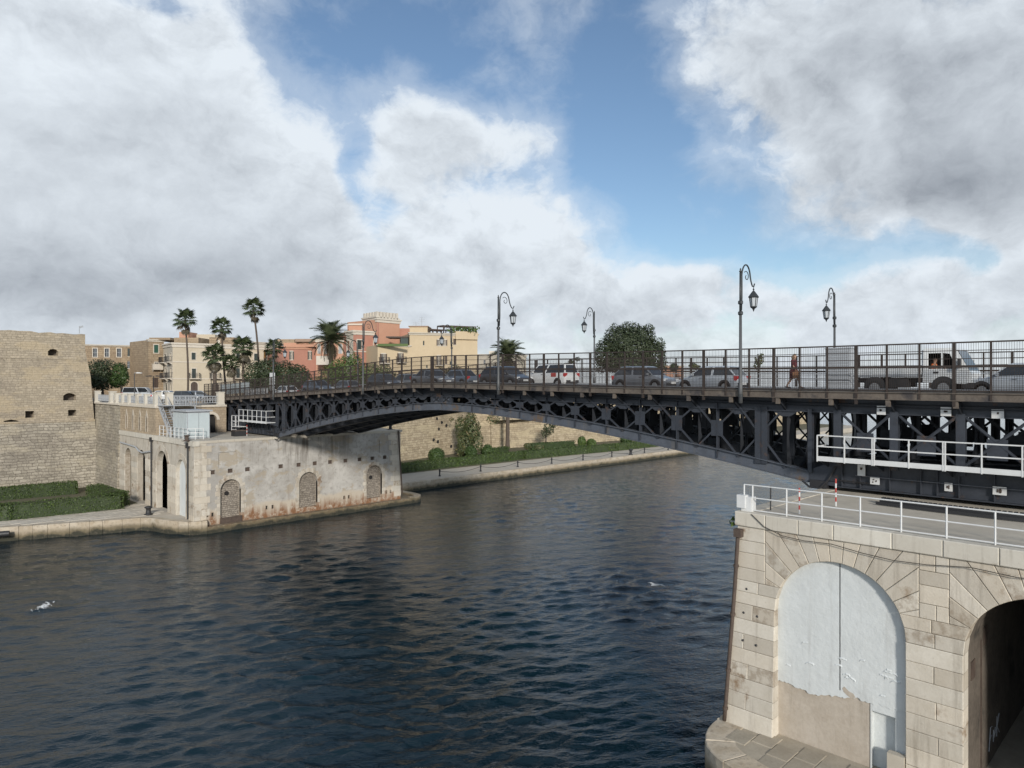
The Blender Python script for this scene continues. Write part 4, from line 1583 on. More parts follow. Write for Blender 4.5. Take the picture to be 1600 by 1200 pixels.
for (p, q) in (((xr_mid, ZM), (lerp(xr_mid, xr_top, .5) + .1, 15.5)), ((lerp(xr_mid, xr_top, .5) + .1, 15.5), (xr_top, 18.8)), ((xr_top, 18.8), (xr_top, 20.95))):
    mb.add([(p[0], FT_Y, p[1]), (p[0], FT_Y + 30, p[1]), (q[0], FT_Y + 30, q[1]), (q[0], FT_Y, q[1])], [(0, 1, 2, 3)])
mb.build('upper_wall', M['fort'], ft)
mb = MB()
mb.box(-45, xr_top - 0.1, FT_Y + 1.21, FT_Y + 3, 20.6, 20.78)
mb.box(-45, xr_top - 0.02, FT_Y + 0.01, FT_Y + 1.2, 20.7, 20.9)
mb.build('roof_walk', M['fort'], ft)
mb = MB()
mb.prism([(-45, FT_Y - 0.15, ZM - 0.15), (xr_mid + .05, FT_Y - 0.15, ZM - 0.15), (xr_bot, FT_Y - 1.5, 0), (-45, FT_Y - 1.5, 0)], (0, 12, 0))
mb.build('base_wall', M['fort_low'], ft)
mb = MB()
mb.tube([(-45, FT_Y - 0.02, ZM - 0.02), (xr_mid + .05, FT_Y - 0.02, ZM - 0.02)], 0.16, 8)
zz = fort_face(60, 560)[1]
mb.box(-45, xr_top + .02, FT_Y - 0.07, FT_Y + .1, zz - 0.09, zz + 0.09)
mb.build('moulding', M['fort'], ft)
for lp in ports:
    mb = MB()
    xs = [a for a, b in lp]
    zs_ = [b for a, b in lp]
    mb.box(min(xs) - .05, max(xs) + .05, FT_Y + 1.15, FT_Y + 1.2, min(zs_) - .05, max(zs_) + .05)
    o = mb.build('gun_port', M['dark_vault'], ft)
lp_ = thing('roof_light', 'small grey lamp on a post on top of the fort tower', 'lamp', onY(124, 521, FT_Y + 1))
mb = MB()
b0 = Vector(lp_.location)
mb.tube([b0, b0 + Vector((0, 0, 0.95))], 0.05, 6)
mb.build('post', M['grey_paint'], lp_)
mb = MB()
mb.obox(b0 + Vector((0.22, 0, 0.88)), (0.2, 0, 0.08), (0, 0.12, 0), (-0.05, 0, 0.12))
mb.build('lamp_head', M['grey_paint'], lp_)

# ================================================================== SEA WALL BEHIND THE FAR PROMENADE
sw = thing('sea_wall', 'long pale stone sea wall behind the far promenade under the bridge', 'wall', (53, 100, ZQ))


def wall_run(pts, z0, z1, batter, mat, name):
    mb = MB()
    for (xa, ya), (xb, yb) in zip(pts, pts[1:]):
        d = Vector((xb - xa, yb - ya, 0)).normalized()
        n = Vector((d.y, -d.x, 0))
        a, b = Vector((xa, ya, z0)), Vector((xb, yb, z0))
        mb.prism([a + n * batter, b + n * batter, b + Vector((0, 0, z1 - z0)), a + Vector((0, 0, z1 - z0))], -n * 2.0)
    return mb.build(name, mat, sw)


run = [(52.5, 95.0), (90.5, 104.0), (93.0, 106.5), (97.0, 104.6), (112.0, 101.2), (128.0, 99.8), (160, 98.5), (237, 97)]
wall_run(run[:3], -1, 12.3, 1.1, M['farwall'], 'wall_bay')
wall_run(run[2:4], -1, 12.3, 0.7, M['farwall'], 'wall_bay')
wall_run(run[3:6], -1, 12.3, 0.9, M['farwall'], 'wall_bay')
wall_run(run[5:], -1, 12.3, 0.9, M['farwall'], 'wall_bay')
mb = MB()
mb.prism([(96.5, 101.6, 7.2), (111.5, 100.0, 7.2), (111.5, 101.8, 8.9), (96.5, 103.5, 8.9)], (0, 2.5, 0))
mb.box(97, 98, 100, 102, -1, 0)
mb.build('sloping_ledge', M['farwall'], sw)
mb = MB()
for i in range(4):
    for j in range(5):
        mb.box(111.4 + i * .42, 111.5 + i * .42, 99.75, 99.9, 6.3, 7.9)
        if i < 4:
            mb.box(111.4, 112.8, 99.76, 99.89, 6.35 + j * .36, 6.43 + j * .36)
mb.build('iron_grille', M['iron'], sw)
# put-log holes
for (px, py) in ((682, 654), (689, 660), (684, 670), (697, 665), (675, 687), (681, 690), (701, 697), (1138, 692), (1128, 688), (1133, 684), (1140, 679), (1190, 676), (1184, 675), (1160, 670)):
    if px > 1100:
        px -= 0
        p = onY(850 + (px - 850) * 0.98, py, 99.4)
        continue
    else:
        # point on the first bay
        best = None
        for t in np.linspace(0, 1, 200):
            q = Vector((lerp(52.5, 90.5, t), lerp(95.0, 104.0, t) - 0.35, 0))
            dd = CA * q.x + SA * q.y
            e = abs(800 + F * (SA * q.x - CA * q.y) / dd - px)
            if best is None or e < best[0]:
                best = (e, q, dd)
        q, dd = best[1], best[2]
        z = H - (py - 600) * dd / F
        dv = Vector((38.0, 9.0, 0)).normalized()
        nv = Vector((dv.y, -dv.x, 0))
        batter = 1.1 * (1 - (z + 1) / 13.3)
        mb = MB()
        c = q + nv * (batter - 0.28)
        c.z = z
        pts = []
        for k in range(8):
            a = 2 * pi * k / 8
            rr_ = R.uniform(0.22, 0.38)
            pts.append(c + dv * cos(a) * rr_ + Vector((0, 0, sin(a) * rr_)))
        mb.prism(pts, nv * 0.05)
        mb.build('wall_hole', M['void'], sw)


# ================================================================== SWING BRIDGE
YJ = 42.0                                    # where the two arms meet
ZB = [(-12, 13.72), (5, 13.78), (15.5, 13.84), (23, 13.93), (30.5, 14.04), (36, 14.13), (41, 14.22), (44, 14.21), (48.4, 14.06), (53, 13.84), (58.9, 13.55), (65, 13.28), (72.4, 12.97), (84.5, 12.45), (96, 12.2)]


def zb(y):
    """underside of the edge beam, smoothed"""
    return (interp(ZB, y - 2.5) + interp(ZB, y) * 2 + interp(ZB, y + 2.5)) / 4


XF, XG = 33.0, 33.9                          # edge of the footway, first girder
XF2 = 44.45
GX = [33.9, 37.1, 40.3, 43.5]
TC = 0.62                                    # top chord depth


def zlow(y):
    """underside of the bottom chord"""
    if y <= YJ:
        t = max(0, (YJ - y) / 28.1)
        return 12.5 - 2.75 * t ** 1.65
    t = max(0, (y - YJ) / 26.8)
    return 12.5 - 3.6 * t ** 1.5


class Arm:
    pass


def build_arm(near):
    s = -1 if near else 1
    y_tip = YJ + s * 0.06
    y_root = 13.9 if near else 68.8
    y_end = -10.0 if near else 87.6
    zl0, zl1 = (9.68, 10.95) if near else (9.08, 10.35)
    label = ('steel truss arm of the swing bridge resting on the near white stone pier' if near else
             'steel truss arm of the swing bridge resting on the far grey pier')
    root = thing('swing_bridge_arm', label, 'bridge', (38.7, y_end, 13))
    centres = [YJ + s * (3.6 + 2.46 * k) for k in range(10)]
    back = [13.8, 12.52, 10.1, 7.55, 5.0, 2.45, -0.1, -2.65, -5.2, -7.75] if near else [69.3, 71.2, 73.7, 76.2, 78.7, 81.2, 83.7, 86.2]
    bt, bb = 0.075, 0.085

    def ztop(y):
        return zb(y) - 0.02

    def girder(x, near_face):
        """list of (name, MB, material) for one girder"""
        out = []
        t = 0.02

        def add(name, mb, mat=M['steel']):
            out.append((name, mb, mat))
        ys = np.linspace(y_tip, y_end, 60)
        mb = MB()
        for a, b in zip(ys, ys[1:]):
            za, zc = ztop(a), ztop(b)
            vs = [(x, a, za), (x, b, zc), (x, b, zc - TC), (x, a, za - TC)]
            mb.prism(vs, (0.10, 0, 0))
            for off in (0, -TC + .0):
                mb.prism([(x - .13, a, za + off), (x - .13, b, zc + off), (x - .13, b, zc + off - .04), (x - .13, a, za + off - .04)], (0.36, 0, 0))
        add('top_chord', mb)
        ys = np.linspace(y_tip, y_root, 40)
        mb = MB()
        for a, b in zip(ys, ys[1:]):
            za, zc = zlow(a), zlow(b)
            mb.prism([(x - .02, a, za), (x - .02, b, zc), (x - .02, b, zc + .55), (x - .02, a, za + .55)], (0.12, 0, 0))
            for off in (0.0, .55):
                mb.prism([(x - .16, a, za + off), (x - .16, b, zc + off), (x - .16, b, zc + off + .04), (x - .16, a, za + off + .04)], (0.40, 0, 0))
        add('bottom_chord', mb, M['steel_lt'])
        # tip: closed panels
        y0, y1 = y_tip, YJ + s * 1.15
        mb = MB()
        mb.prism([(x + .01, y0, zlow(y0) + .5), (x + .01, y1, zlow(y1) + .5), (x + .01, y1, ztop(y1) - TC + .03), (x + .01, y0, ztop(y0) - TC + .03)], (0.03, 0, 0))
        add('tip_plate', mb, M['steel_lt'])
        for yv in (YJ + s * 0.10, YJ + s * 1.15):
            mb = MB()
            mb.ibeam((x, yv, zlow(yv) + .5), (x, yv, ztop(yv) - TC + .1), 0.22, 0.16, 0.03, (1, 0, 0))
            add('post', mb)
        for (p, q) in (((y0, 0), (y1, 1)), ((y0, 1), (y1, 0))):
            mb = MB()
            P = [Vector((x - .04, yy, (ztop(yy) - TC + .05) if f else (zlow(yy) + .55))) for yy, f in (p, q)]
            mb.bar(P[0], P[1], 0.06, 0.09, (1, 0, 0))
            add('diagonal', mb, M['steel_dk'])
        # web panels
        for k, c in enumerate(centres):
            thick = k == 9
            a, b = c - 1.23, c + 1.23
            ztc, zbc = ztop(c) - TC + .04, zlow(c) + .55
            mb = MB()
            if thick:
                for o_ in (-.16, .16):
                    mb.ibeam((x, c + o_, zbc - .2), (x, c + o_, ztc + .1), 0.34, 0.2, 0.03, (1, 0, 0))
            else:
                mb.bar((x - .06, c, zbc - .45), (x - .06, c, ztc + .25), 0.05, 0.10, (1, 0, 0))
                mb.bar((x + .04, c, zbc - .1), (x + .04, c, ztc + .05), 0.14, 0.03, (1, 0, 0))
            add('post', mb)
            for (ya_, fa, yb_, fb) in ((a, 1, b, 0), (a, 0, b, 1)):
                P = [Vector((x - .02 + (.03 if fa else 0), yy, (ztop(yy) - TC + .16) if f else (zlow(yy) + .42))) for yy, f in ((ya_, fa), (yb_, fb))]
                mb = MB()
                mb.bar(P[0], P[1], 0.03, 0.15, (1, 0, 0))
                mb.bar(P[0] + Vector((-.06, 0, 0)), P[1] + Vector((-.06, 0, 0)), 0.09, 0.025, (1, 0, 0))
                add('diagonal', mb)
            zc = (ztc + zbc) / 2
            hw, hh = 0.34, min(0.42, (ztc - zbc) * 0.24)
            mb = MB()
            mb.prism([(x - .085, c - hw, zc - hh), (x - .085, c + hw, zc - hh), (x - .085, c + hw, zc + hh), (x - .085, c - hw, zc + hh)], (0.02, 0, 0))
            add('gusset_plate', mb)
            mb = MB()
            zt = ztop(a) - TC
            mb.prism([(x - .03, a - .75, zt + .04), (x - .03, a + .75, zt + .04), (x - .03, a + .22, zt - .3), (x - .03, a - .22, zt - .3)], (0.02, 0, 0))
            add('gusset_plate', mb)
        # over the pier
        mb = MB()
        mb.box(x - .02, x + .16, min(y_root + s * 1.4, y_end), max(y_root + s * 1.4, y_end), zl0, zl1)
        for z in (zl0, zl1 - .05):
            mb.box(x - .22, x + .36, min(y_root + s * 1.3, y_end), max(y_root + s * 1.3, y_end), z, z + .05)
        za = zlow(y_root)
        mb.prism([(x - .021, y_root, za), (x - .021, y_root + s * 1.42, zl0), (x - .021, y_root + s * 1.42, zl1), (x - .021, y_root, za + .6)], (0.18, 0, 0))
        add('base_girder', mb)
        if near_face:
            yy = y_root + s * 1.6
            while (yy - y_end) * s < -0.3:
                mb = MB()
                mb.box(x - .16, x - .022, yy - .02, yy + .02, zl0 + .05, zl1 - .05)
                add('stiffener', mb)
                yy += s * R.choice([0.62, 1.24, 0.8])
            mb = MB()
            yl0, yl1 = sorted((y_root + s * 2.2, y_end))
            mb.tube([(x - .2, yl0, zl0 + .62), (x - .2, yl1, zl0 + .62)], 0.02, 5)
            add('conduit', mb, M['steel_lt'])
            for dz, rr_ in ((.22, .035), (.34, .022)):
                mb = MB()
                mb.tube([(x - .17, y, ztop(y) - dz) for y in np.linspace(y_tip, y_end, 40)], rr_, 5)
                add('conduit', mb, M['steel_dk'])
        for k, c in enumerate(back):
            w = 0.34 if k else 0.2
            mb = MB()
            mb.ibeam((x, c, zl1 - .3 if k else zlow(y_root) + .5), (x, c, ztop(c) - TC + .1), w, 0.24, 0.03, (1, 0, 0))
            add('post', mb, M['steel'])
            if k and k < len(back) - 1:
                d = back[k + 1]
                for (fa, fb) in ((1, 0), (0, 1)):
                    P = [Vector((x - .03 + (.03 if fa else 0), yy, (ztop(yy) - TC + .1) if f else zl1)) for yy, f in ((c, fa), (d, fb))]
                    mb = MB()
                    mb.bar(P[0], P[1], 0.03, 0.24, (1, 0, 0))
                    mb.bar(P[0] + Vector((-.06, 0, 0)), P[1] + Vector((-.06, 0, 0)), 0.12, 0.03, (1, 0, 0))
                    add('diagonal', mb)
                m_ = (c + d) / 2
                zc = (zl1 + ztop(m_) - TC) / 2 - .1
                mb = MB()
                mb.prism([(x - .10, m_ - .36, zc - .55), (x - .10, m_ + .36, zc - .55), (x - .10, m_ + .36, zc + .3), (x - .10, m_ - .36, zc + .3)], (0.02, 0, 0))
                add('gusset_plate', mb)
        return out

    # outer girder facing the camera: every member on its own
    g0 = MB()
    mem = girder(GX[0], True)
    lead = mem.pop(0)
    gp = lead[1].build('truss_girder', lead[2], root)
    for nm, mb, mat in mem:
        mb.build(nm, mat, gp)
    # the three girders behind it share one mesh
    mb = MB()
    for nm, m_, mat in girder(GX[1], False):
        b = len(mb.v)
        mb.v += m_.v
        mb.f += [tuple(i + b for i in f) for f in m_.f]
        mb.mi += [0] * len(m_.f)
    o = mb.build('inner_girder', M['steel_dk'], root)
    for x in GX[2:]:
        c = o.copy()
        COL.objects.link(c)
        c.location = o.location + Vector((x - GX[1], 0, 0))
    # cross frames with round openings
    fy = [c - 1.23 for c in centres] + back[1:]
    for yv in fy:
        over = (yv < y_root) if near else (yv > y_root)
        z0 = (zl1 if over else zlow(yv) + .1)
        z1 = zb(yv) - .1
        fr = Fr((0, yv, 0), (1, 0, 0), (0, -1, 0))
        holes = []
        for xa, xb in zip(GX, GX[1:]):
            cx, cz = (xa + xb) / 2, (z0 + z1) / 2 - .05
            rx, rz = 1.22, max(0.2, (z1 - z0) / 2 - 0.28)
            holes.append([(cx + rx * cos(t), cz + rz * sin(t)) for t in np.linspace(0, 2 * pi, 19)[:-1]])
        mb = MB()
        mb.plate([(GX[0] + .12, z0), (GX[3] - .02, z0), (GX[3] - .02, z1), (GX[0] + .12, z1)], holes, fr, 0.0, 0.10)
        mb.build('cross_frame', M['steel_dk'], root)
    mb = MB()
    for a, b in zip(fy[:9], fy[1:10]):
        for xa, xb in zip(GX, GX[1:]):
            mb.bar((xa, a, zlow(a) + .1), (xb, b, zlow(b) + .1), 0.12, 0.04)
            mb.bar((xb, a, zlow(a) + .1), (xa, b, zlow(b) + .1), 0.12, 0.04)
    mb.build('wind_bracing', M['steel_dk'], root)
    # deck
    ys = np.linspace(y_tip, y_end, 50)
    mbs = {k: MB() for k in ('deck_plate', 'roadway', 'footway', 'kerb', 'footway ', 'kerb ')}
    for a, b in zip(ys, ys[1:]):
        def strip(mb, x0, x1, dz0, dz1):
            mb.prism([(x0, a, zb(a) + dz0), (x0, b, zb(b) + dz0), (x0, b, zb(b) + dz1), (x0, a, zb(a) + dz1)], (x1 - x0, 0, 0))
        strip(mbs['deck_plate'], XF + .05, XF2 - .05, 0.0, 0.08)
        strip(mbs['roadway'], 34.62, 42.83, 0.082, 0.14)
        for key, x0, x1 in (('footway', XF + .06, 34.55), ('footway ', 42.9, XF2 - .06)):
            strip(mbs[key], x0, x1, 0.082, 0.44)
        for key, x0, x1 in (('kerb', 34.55, 34.62), ('kerb ', 42.83, 42.9)):
            strip(mbs[key], x0, x1, 0.082, 0.47)
    mats = {'deck_plate': M['steel_dk'], 'roadway': M['asphalt'], 'footway': M['walk'], 'kerb': M['grey_paint']}
    for k, mb in mbs.items():
        mb.build(k.strip(), mats[k.strip()], root)
    mb = MB()
    for a, b in zip(ys[::2], ys[1::2]):
        mb.prism([(38.66, a, zb(a) + .144), (38.66, b, zb(b) + .144), (38.66, b, zb(b) + .148), (38.66, a, zb(a) + .148)], (0.13, 0, 0))
    mb.build('road_marking', M['white_paint'], root)
    # low pipe rail between roadway and footway on the far side
    mb = MB()
    for z in (0.75, 1.05):
        mb.tube([(42.95, y, zb(y) + z + .2) for y in ys], 0.03, 5)
    for y in ys[::2]:
        mb.bar((42.95, y, zb(y) + .44), (42.95, y, zb(y) + 1.27), 0.05)
    mb.build('guard_rail', M['grey_paint'], root)
    # brackets under the cantilevered footway
    for yv in [c - 1.23 for c in centres] + back[1:]:
        mb = MB()
        mb.prism([(XF + .12, yv - .05, zb(yv)), (XG - .05, yv - .05, zb(yv) - .0), (XG - .05, yv - .05, zb(yv) - .62), (XF + .12, yv - .05, zb(yv) - .2)], (0, 0.10, 0))
        mb.build('bracket', M['steel_dk'], root)
        mb = MB()
        mb.box(XF - .04, XF + .10, yv - .09, yv + .09, zb(yv) - .3, zb(yv) - .004)
        mb.build('bracket_end', M['rust_lt'], root)
    # edge beams and fences
    for side, xe, so in ((0, XF, -1), (1, XF2, 1)):
        n = int(abs(y_end - y_tip) / 1.27)
        py_ = [y_tip + s * 0.05 + s * 1.27 * k for k in range(n + 1)]
        mb = MB()
        for a, b in zip(ys, ys[1:]):
            mb.prism([(xe - .02, a, zb(a)), (xe - .02, b, zb(b)), (xe - .02, b, zb(b) + .30), (xe - .02, a, zb(a) + .30)], (0.05, 0, 0))
            for dz in (0.0, .30):
                mb.prism([(xe - .09, a, zb(a) + dz), (xe - .09, b, zb(b) + dz), (xe - .09, b, zb(b) + dz + .03), (xe - .09, a, zb(a) + dz + .03)], (0.18, 0, 0))
        mb.build('edge_beam', M['rust_lt'], root)

        def hs(y):      # fence gets a little lower on the old town side
            return 1.0 if y < 45 else lerp(1.0, 0.86, min(1, (y - 45) / 25))
        fence = None
        for dz, w, h in ((1.42, .09, .10), (2.40, .06, .06), (0.42, .06, .05), (1.74, .028, .028), (2.07, .028, .028)):
            mb = MB()
            for a, b in zip(py_, py_[1:]):
                mb.bar((xe, a, zb(a) + dz * hs(a)), (xe, b, zb(b) + dz * hs(b)), w, h)
            o = mb.build('fence_rail', M['rust'], fence or root)
            fence = fence or o
        for i, y in enumerate(py_):
            mb = MB()
            w = 0.11 if i % 3 == 0 else 0.075
            mb.bar((xe + so * .02, y, zb(y) - (.02 if i % 3 else .22)), (xe + so * .02, y, zb(y) + 2.42 * hs(y)), w, w, (0, 1, 0))
            mb.build('fence_post', M['rust'], fence)
        mb = MB()
        for a, b in zip(py_, py_[1:]):
            for k in range(1, 15):
                y = lerp(a, b, k / 15)
                mb.bar((xe, y, zb(y) + .42 * hs(y)), (xe, y, zb(y) + 1.42 * hs(y)), .0125, .0125, (0, 1, 0))
                if True:
                    mb.bar((xe, y, zb(y) + 1.42 * hs(y)), (xe, y, zb(y) + 2.4 * hs(y)), .0095, .0095, (0, 1, 0))
            for k in range(1, 12):
                dz = .42 + k / 12
                mb.bar((xe, a, zb(a) + dz * hs(a)), (xe, b, zb(b) + dz * hs(b)), .0125, .0125)
        o = mb.build('wire_mesh', M['rust'], fence)
        o['kind'] = 'stuff'
    # service walkway along the base girder
    wy = [12.95, 11.75, 10.55, 9.15, 7.85, 6.55, 5.2, 3.9, 2.6, 1.2, 0, -1.3, -2.6] if near else [69.0, 70.1, 71.2, 72.3, 73.4, 74.5, 75.6]
    zw = 11.02 if near else 10.45
    hw_ = 1.12 if near else 1.25
    mb = MB()
    mb.box(32.55, 33.55, min(wy), max(wy), zw, zw + .06)
    mb.box(32.52, 32.56, min(wy) - .02, max(wy) + .02, zw - .05, zw + .17)
    wk = mb.build('service_walkway', M['white_paint'], root)
    for dz in (0.62, hw_):
        mb = MB()
        mb.bar((32.54, min(wy), zw + dz), (32.54, max(wy), zw + dz), .05, .05)
        for ye in (wy[0],):
            mb.bar((32.54, ye, zw + dz), (33.5, ye, zw + dz), .05, .05)
        mb.build('rail', M['white_paint'], wk)
    for i, y in enumerate(wy):
        for dy in ((-.04, .04) if (i % 2 == 0 and i and near) else (0,)):
            mb = MB()
            mb.bar((32.53, y + dy, zw - .08), (32.53, y + dy, zw + hw_), .05, .05, (1, 0, 0))
            mb.build('rail_post', M['white_paint'], wk)
    for y in wy[::2]:
        mb = MB()
        mb.prism([(32.6, y, zw - .003), (33.88, y, zw - .003), (33.88, y, zw - .45)], (0, .05, 0))
        mb.build('walkway_bracket', M['steel'], wk)
    if not near:
        for (ya, za, zc) in ((75.75, 9.55, 10.45), (76.4, 9.55, 10.45)):
            pass
        mb = MB()
        mb.box(32.55, 33.4, 75.7, 77.6, 9.75, 9.82)
        for y in (75.75, 76.6, 77.5):
            mb.bar((32.55, y, 9.75), (32.55, y, 11.0), .05, .05, (1, 0, 0))
        for z in (10.4, 11.0):
            mb.bar((32.55, 75.75, z), (32.55, 77.5, z), .05)
        for x in (32.6, 33.1):
            mb.bar((x, 77.7, 8.96), (x, 77.7, 10.9), .05, .05, (1, 0, 0))
        for k in range(5):
            mb.bar((32.6, 77.7, 9.1 + k * .3), (33.1, 77.7, 9.1 + k * .3), .04)
        mb.build('access_ladder', M['white_paint'], wk)
    # turning drum and rollers
    py0 = 2.5 if near else 79.0
    zp = ZT if near else FZ
    mb = MB()
    mb.lathe([(4.6, zp + .02), (4.6, zl0 + .02)], (38.7, py0, 0), 40)
    mb.build('turning_drum', M['steel_dk'], root)
    for k in range(28):
        a = 2 * pi * k / 28
        mb = MB()
        mb.lathe([(0.16, -.1), (0.16, .1)], (38.7 + 5.0 * cos(a), py0 + 5.0 * sin(a), zp + .165), 8, 'X')
        mb.build('roller', M['iron'], root)
    # end latch and cables
    mb = MB()
    ye = y_root + s * 0.6
    for k in range(3):
        mb.box(33.75 + k * .55, 34.15 + k * .55, ye - .3, ye + .5, zp + .03, zp + .38 + .1 * k)
    mb.tube([(33.8, ye - s * .9, zlow(y_root) + .1), (33.7, ye - s * .5, zlow(y_root) - .18), (33.7, ye, zlow(y_root) - .2), (33.75, ye + s * .4, zlow(y_root) + .25), (33.8, ye + s * .7, zlow(y_root) + .9)],
            0.05, 6)
    mb.tube([(33.7, ye + s * .6, zp + .5), (33.7, ye + s * 2.2, zp + .48)], 0.03, 5)
    mb.build('end_latch', M['iron'], root)
    root['kids'] = 0
    del root['kids']
    return root


arm_near = build_arm(True)
arm_far = build_arm(False)

# notice plates on the near arm
def notice(px, py, w, h, x, marks, name='notice_plate', col='white_paint'):
    p = onX(px, py, x)
    d = CA * p.x + SA * p.y
    hh = h * d / F / 2
    hwid = w * d / F / 1.1 / 2
    mb = MB()
    mb.box(x - .012, x + .012, p.y - hwid, p.y + hwid, p.z - hh, p.z + hh)
    o = mb.build(name, M[col], arm_near)
    mb = MB()
    for (a, b, c, e) in marks:
        mb.bar((x - .016, p.y - hwid * a, p.z + hh * b), (x - .016, p.y - hwid * c, p.z + hh * e), .05, .03, (1, 0, 0))
    mb.build('lettering', M['pipe'], o)


N_ = [(-.25, -.2, -.25, .2), (.0, -.2, .0, .2), (-.25, .2, .0, -.2), (.2, .2, .2, -.2)]
notice(1377, 641, 14, 14, XG - .16, N_[:3])
notice(1478, 643, 16, 14, XG - .16, N_)
notice(1559, 647, 18, 14, XG - .16, [(-.1, .3, .2, .3), (-.1, .1, .2, .1)])
notice(1346, 735, 12.5, 18, XG - .19, [(-.3, .4, .3, .4), (-.3, .2, .2, .2)])
notice(1367, 751, 15, 12, XG - .19, [(-.4, .2, -.1, .3), (.2, -.3, .4, .1), (-.5, -.3, -.3, -.5)])
notice(1482, 761, 12, 13, XG - .19, [(-.3, .3, -.3, -.3), (.0, .3, .3, .3), (.0, 0, .3, 0), (.0, -.3, .3, -.3)])
notice(1562, 767, 20, 13, XG - .19, [(-.3, .4, -.3, -.4), (.0, .4, .0, -.4), (.2, .4, .2, -.4), (0, .4, .2, .4), (0, -.4, .2, -.4)])

# ------------------------------------------------------------------ lamps
def make_lamp():
    root = thing('street_lamp', 'lamp', 'street lamp', (0, 0, 0), 'lantern lamps along the bridge')
    mb = MB()
    mb.tube([(0, 0, -0.35), (0, 0, 0.5), (0, 0, 0.55), (0, 0, 3.9)], [.10, .10, .078, .064], 10)
    mb.build('pole', M['lamp'], root, True)
    mb = MB()
    mb.tube([(0, 0, 3.9), (0, 0, 5.75)], [.06, .05], 10)
    mb.lathe([(.03, 5.75), (.075, 5.8), (.03, 5.86), (.045, 5.9), (.0, 5.97)], (0, 0, 0), 8)
    mb.build('upper_pole', M['lamp_dk'], root, True)
    for z in (0.0, 3.85, 4.35):
        mb = MB()
        mb.lathe([(.08, z - .09), (.115, z - .06), (.115, z + .06), (.08, z + .09)], (0, 0, 0), 10)
        mb.build('collar', M['lamp_dk'], root)
    mb = MB()
    pts = [(0.08, 0, 4.0), (0.13, 0, 4.6), (0.13, 0, 5.4)]
    for t in np.linspace(pi, 0.15, 14):
        pts.append((0.55 + 0.42 * cos(t), 0, 5.55 + 0.62 * sin(t)))
    pts += [(1.05, 0, 5.42), (1.18, 0, 5.22), (1.32, 0, 5.22), (1.40, 0, 5.36)]
    mb.tube(pts, [.04] * 3 + [.036] * 14 + [.032] * 4, 7)
    sp = []
    for k in range(18):
        t = k / 17
        a = lerp(2.4, -4.2, t)
        r = lerp(0.27, 0.05, t)
        sp.append((0.58 + r * cos(a), 0, 5.62 + r * sin(a)))
    mb.tube(sp, .02, 5)
    mb.build('scroll_arm', M['lamp_dk'], root, True)
    lx = 1.30
    mb = MB()
    mb.lathe([(.015, 5.22), (.02, 5.12), (.05, 5.08), (.02, 5.04), (.07, 4.98), (.13, 4.90), (.235, 4.76), (.262, 4.72), (.25, 4.69)], (lx, 0, 0), 8)
    ln = mb.build('lantern', M['lamp_dk'], root)
    mb = MB()
    mb.lathe([(.19, 4.685), (.135, 4.25)], (lx, 0, 0), 6)
    mb.build('lantern_glass', M['glass_lt'], ln)
    mb = MB()
    for k in range(6):
        a = 2 * pi * k / 6
        mb.bar((lx + .20 * cos(a), .20 * sin(a), 4.69), (lx + .14 * cos(a), .14 * sin(a), 4.24), .026)
    mb.lathe([(.165, 4.27), (.165, 4.23), (.06, 4.15), (.035, 4.08), (.0, 4.0)], (lx, 0, 0), 8)
    mb.build('lantern_frame', M['lamp_dk'], ln)
    return root


lamp0 = make_lamp()
first = True
nlab = {16.9: 'tallest lantern lamp with iron scroll arm, on the near railing at right',
        34.6: 'lantern lamp with scroll arm on the near railing at mid bridge, beside the date palm',
        51.4: 'lantern lamp with scroll arm on the near railing in front of the red crenellated tower',
        68.1: 'lantern lamp on the near railing in front of the dark hedge trees'}
flab = {16.55: 'lantern lamp on the far railing, rightmost, above the grey cabinet behind the truck',
        35.3: 'lantern lamp on the far railing beside the big round tree',
        53.2: 'lantern lamp on the far railing in front of the yellow house',
        70.2: 'lantern lamp on the far railing among the garden bushes near the date palm'}
for y, lab in nlab.items():
    loc = Vector((XF - .12, y, zb(y) + .05))
    sc = 1.08 if y < 40 else 0.97
    if first:
        lamp0.location = loc
        lamp0['label'] = lab
        o, first = lamp0, False
    else:
        o = copy_tree(lamp0, loc, 0, lab)
    o.scale = (sc, sc, sc)
for y, lab in flab.items():
    loc = Vector((XF2 - .25, y, zb(y) + .44))
    o = copy_tree(lamp0, loc, pi, lab)
    o.scale = (0.98, 0.98, 0.98)


# ================================================================== OLD TOWN HOUSES
ZS_ = 11.9                    # street level


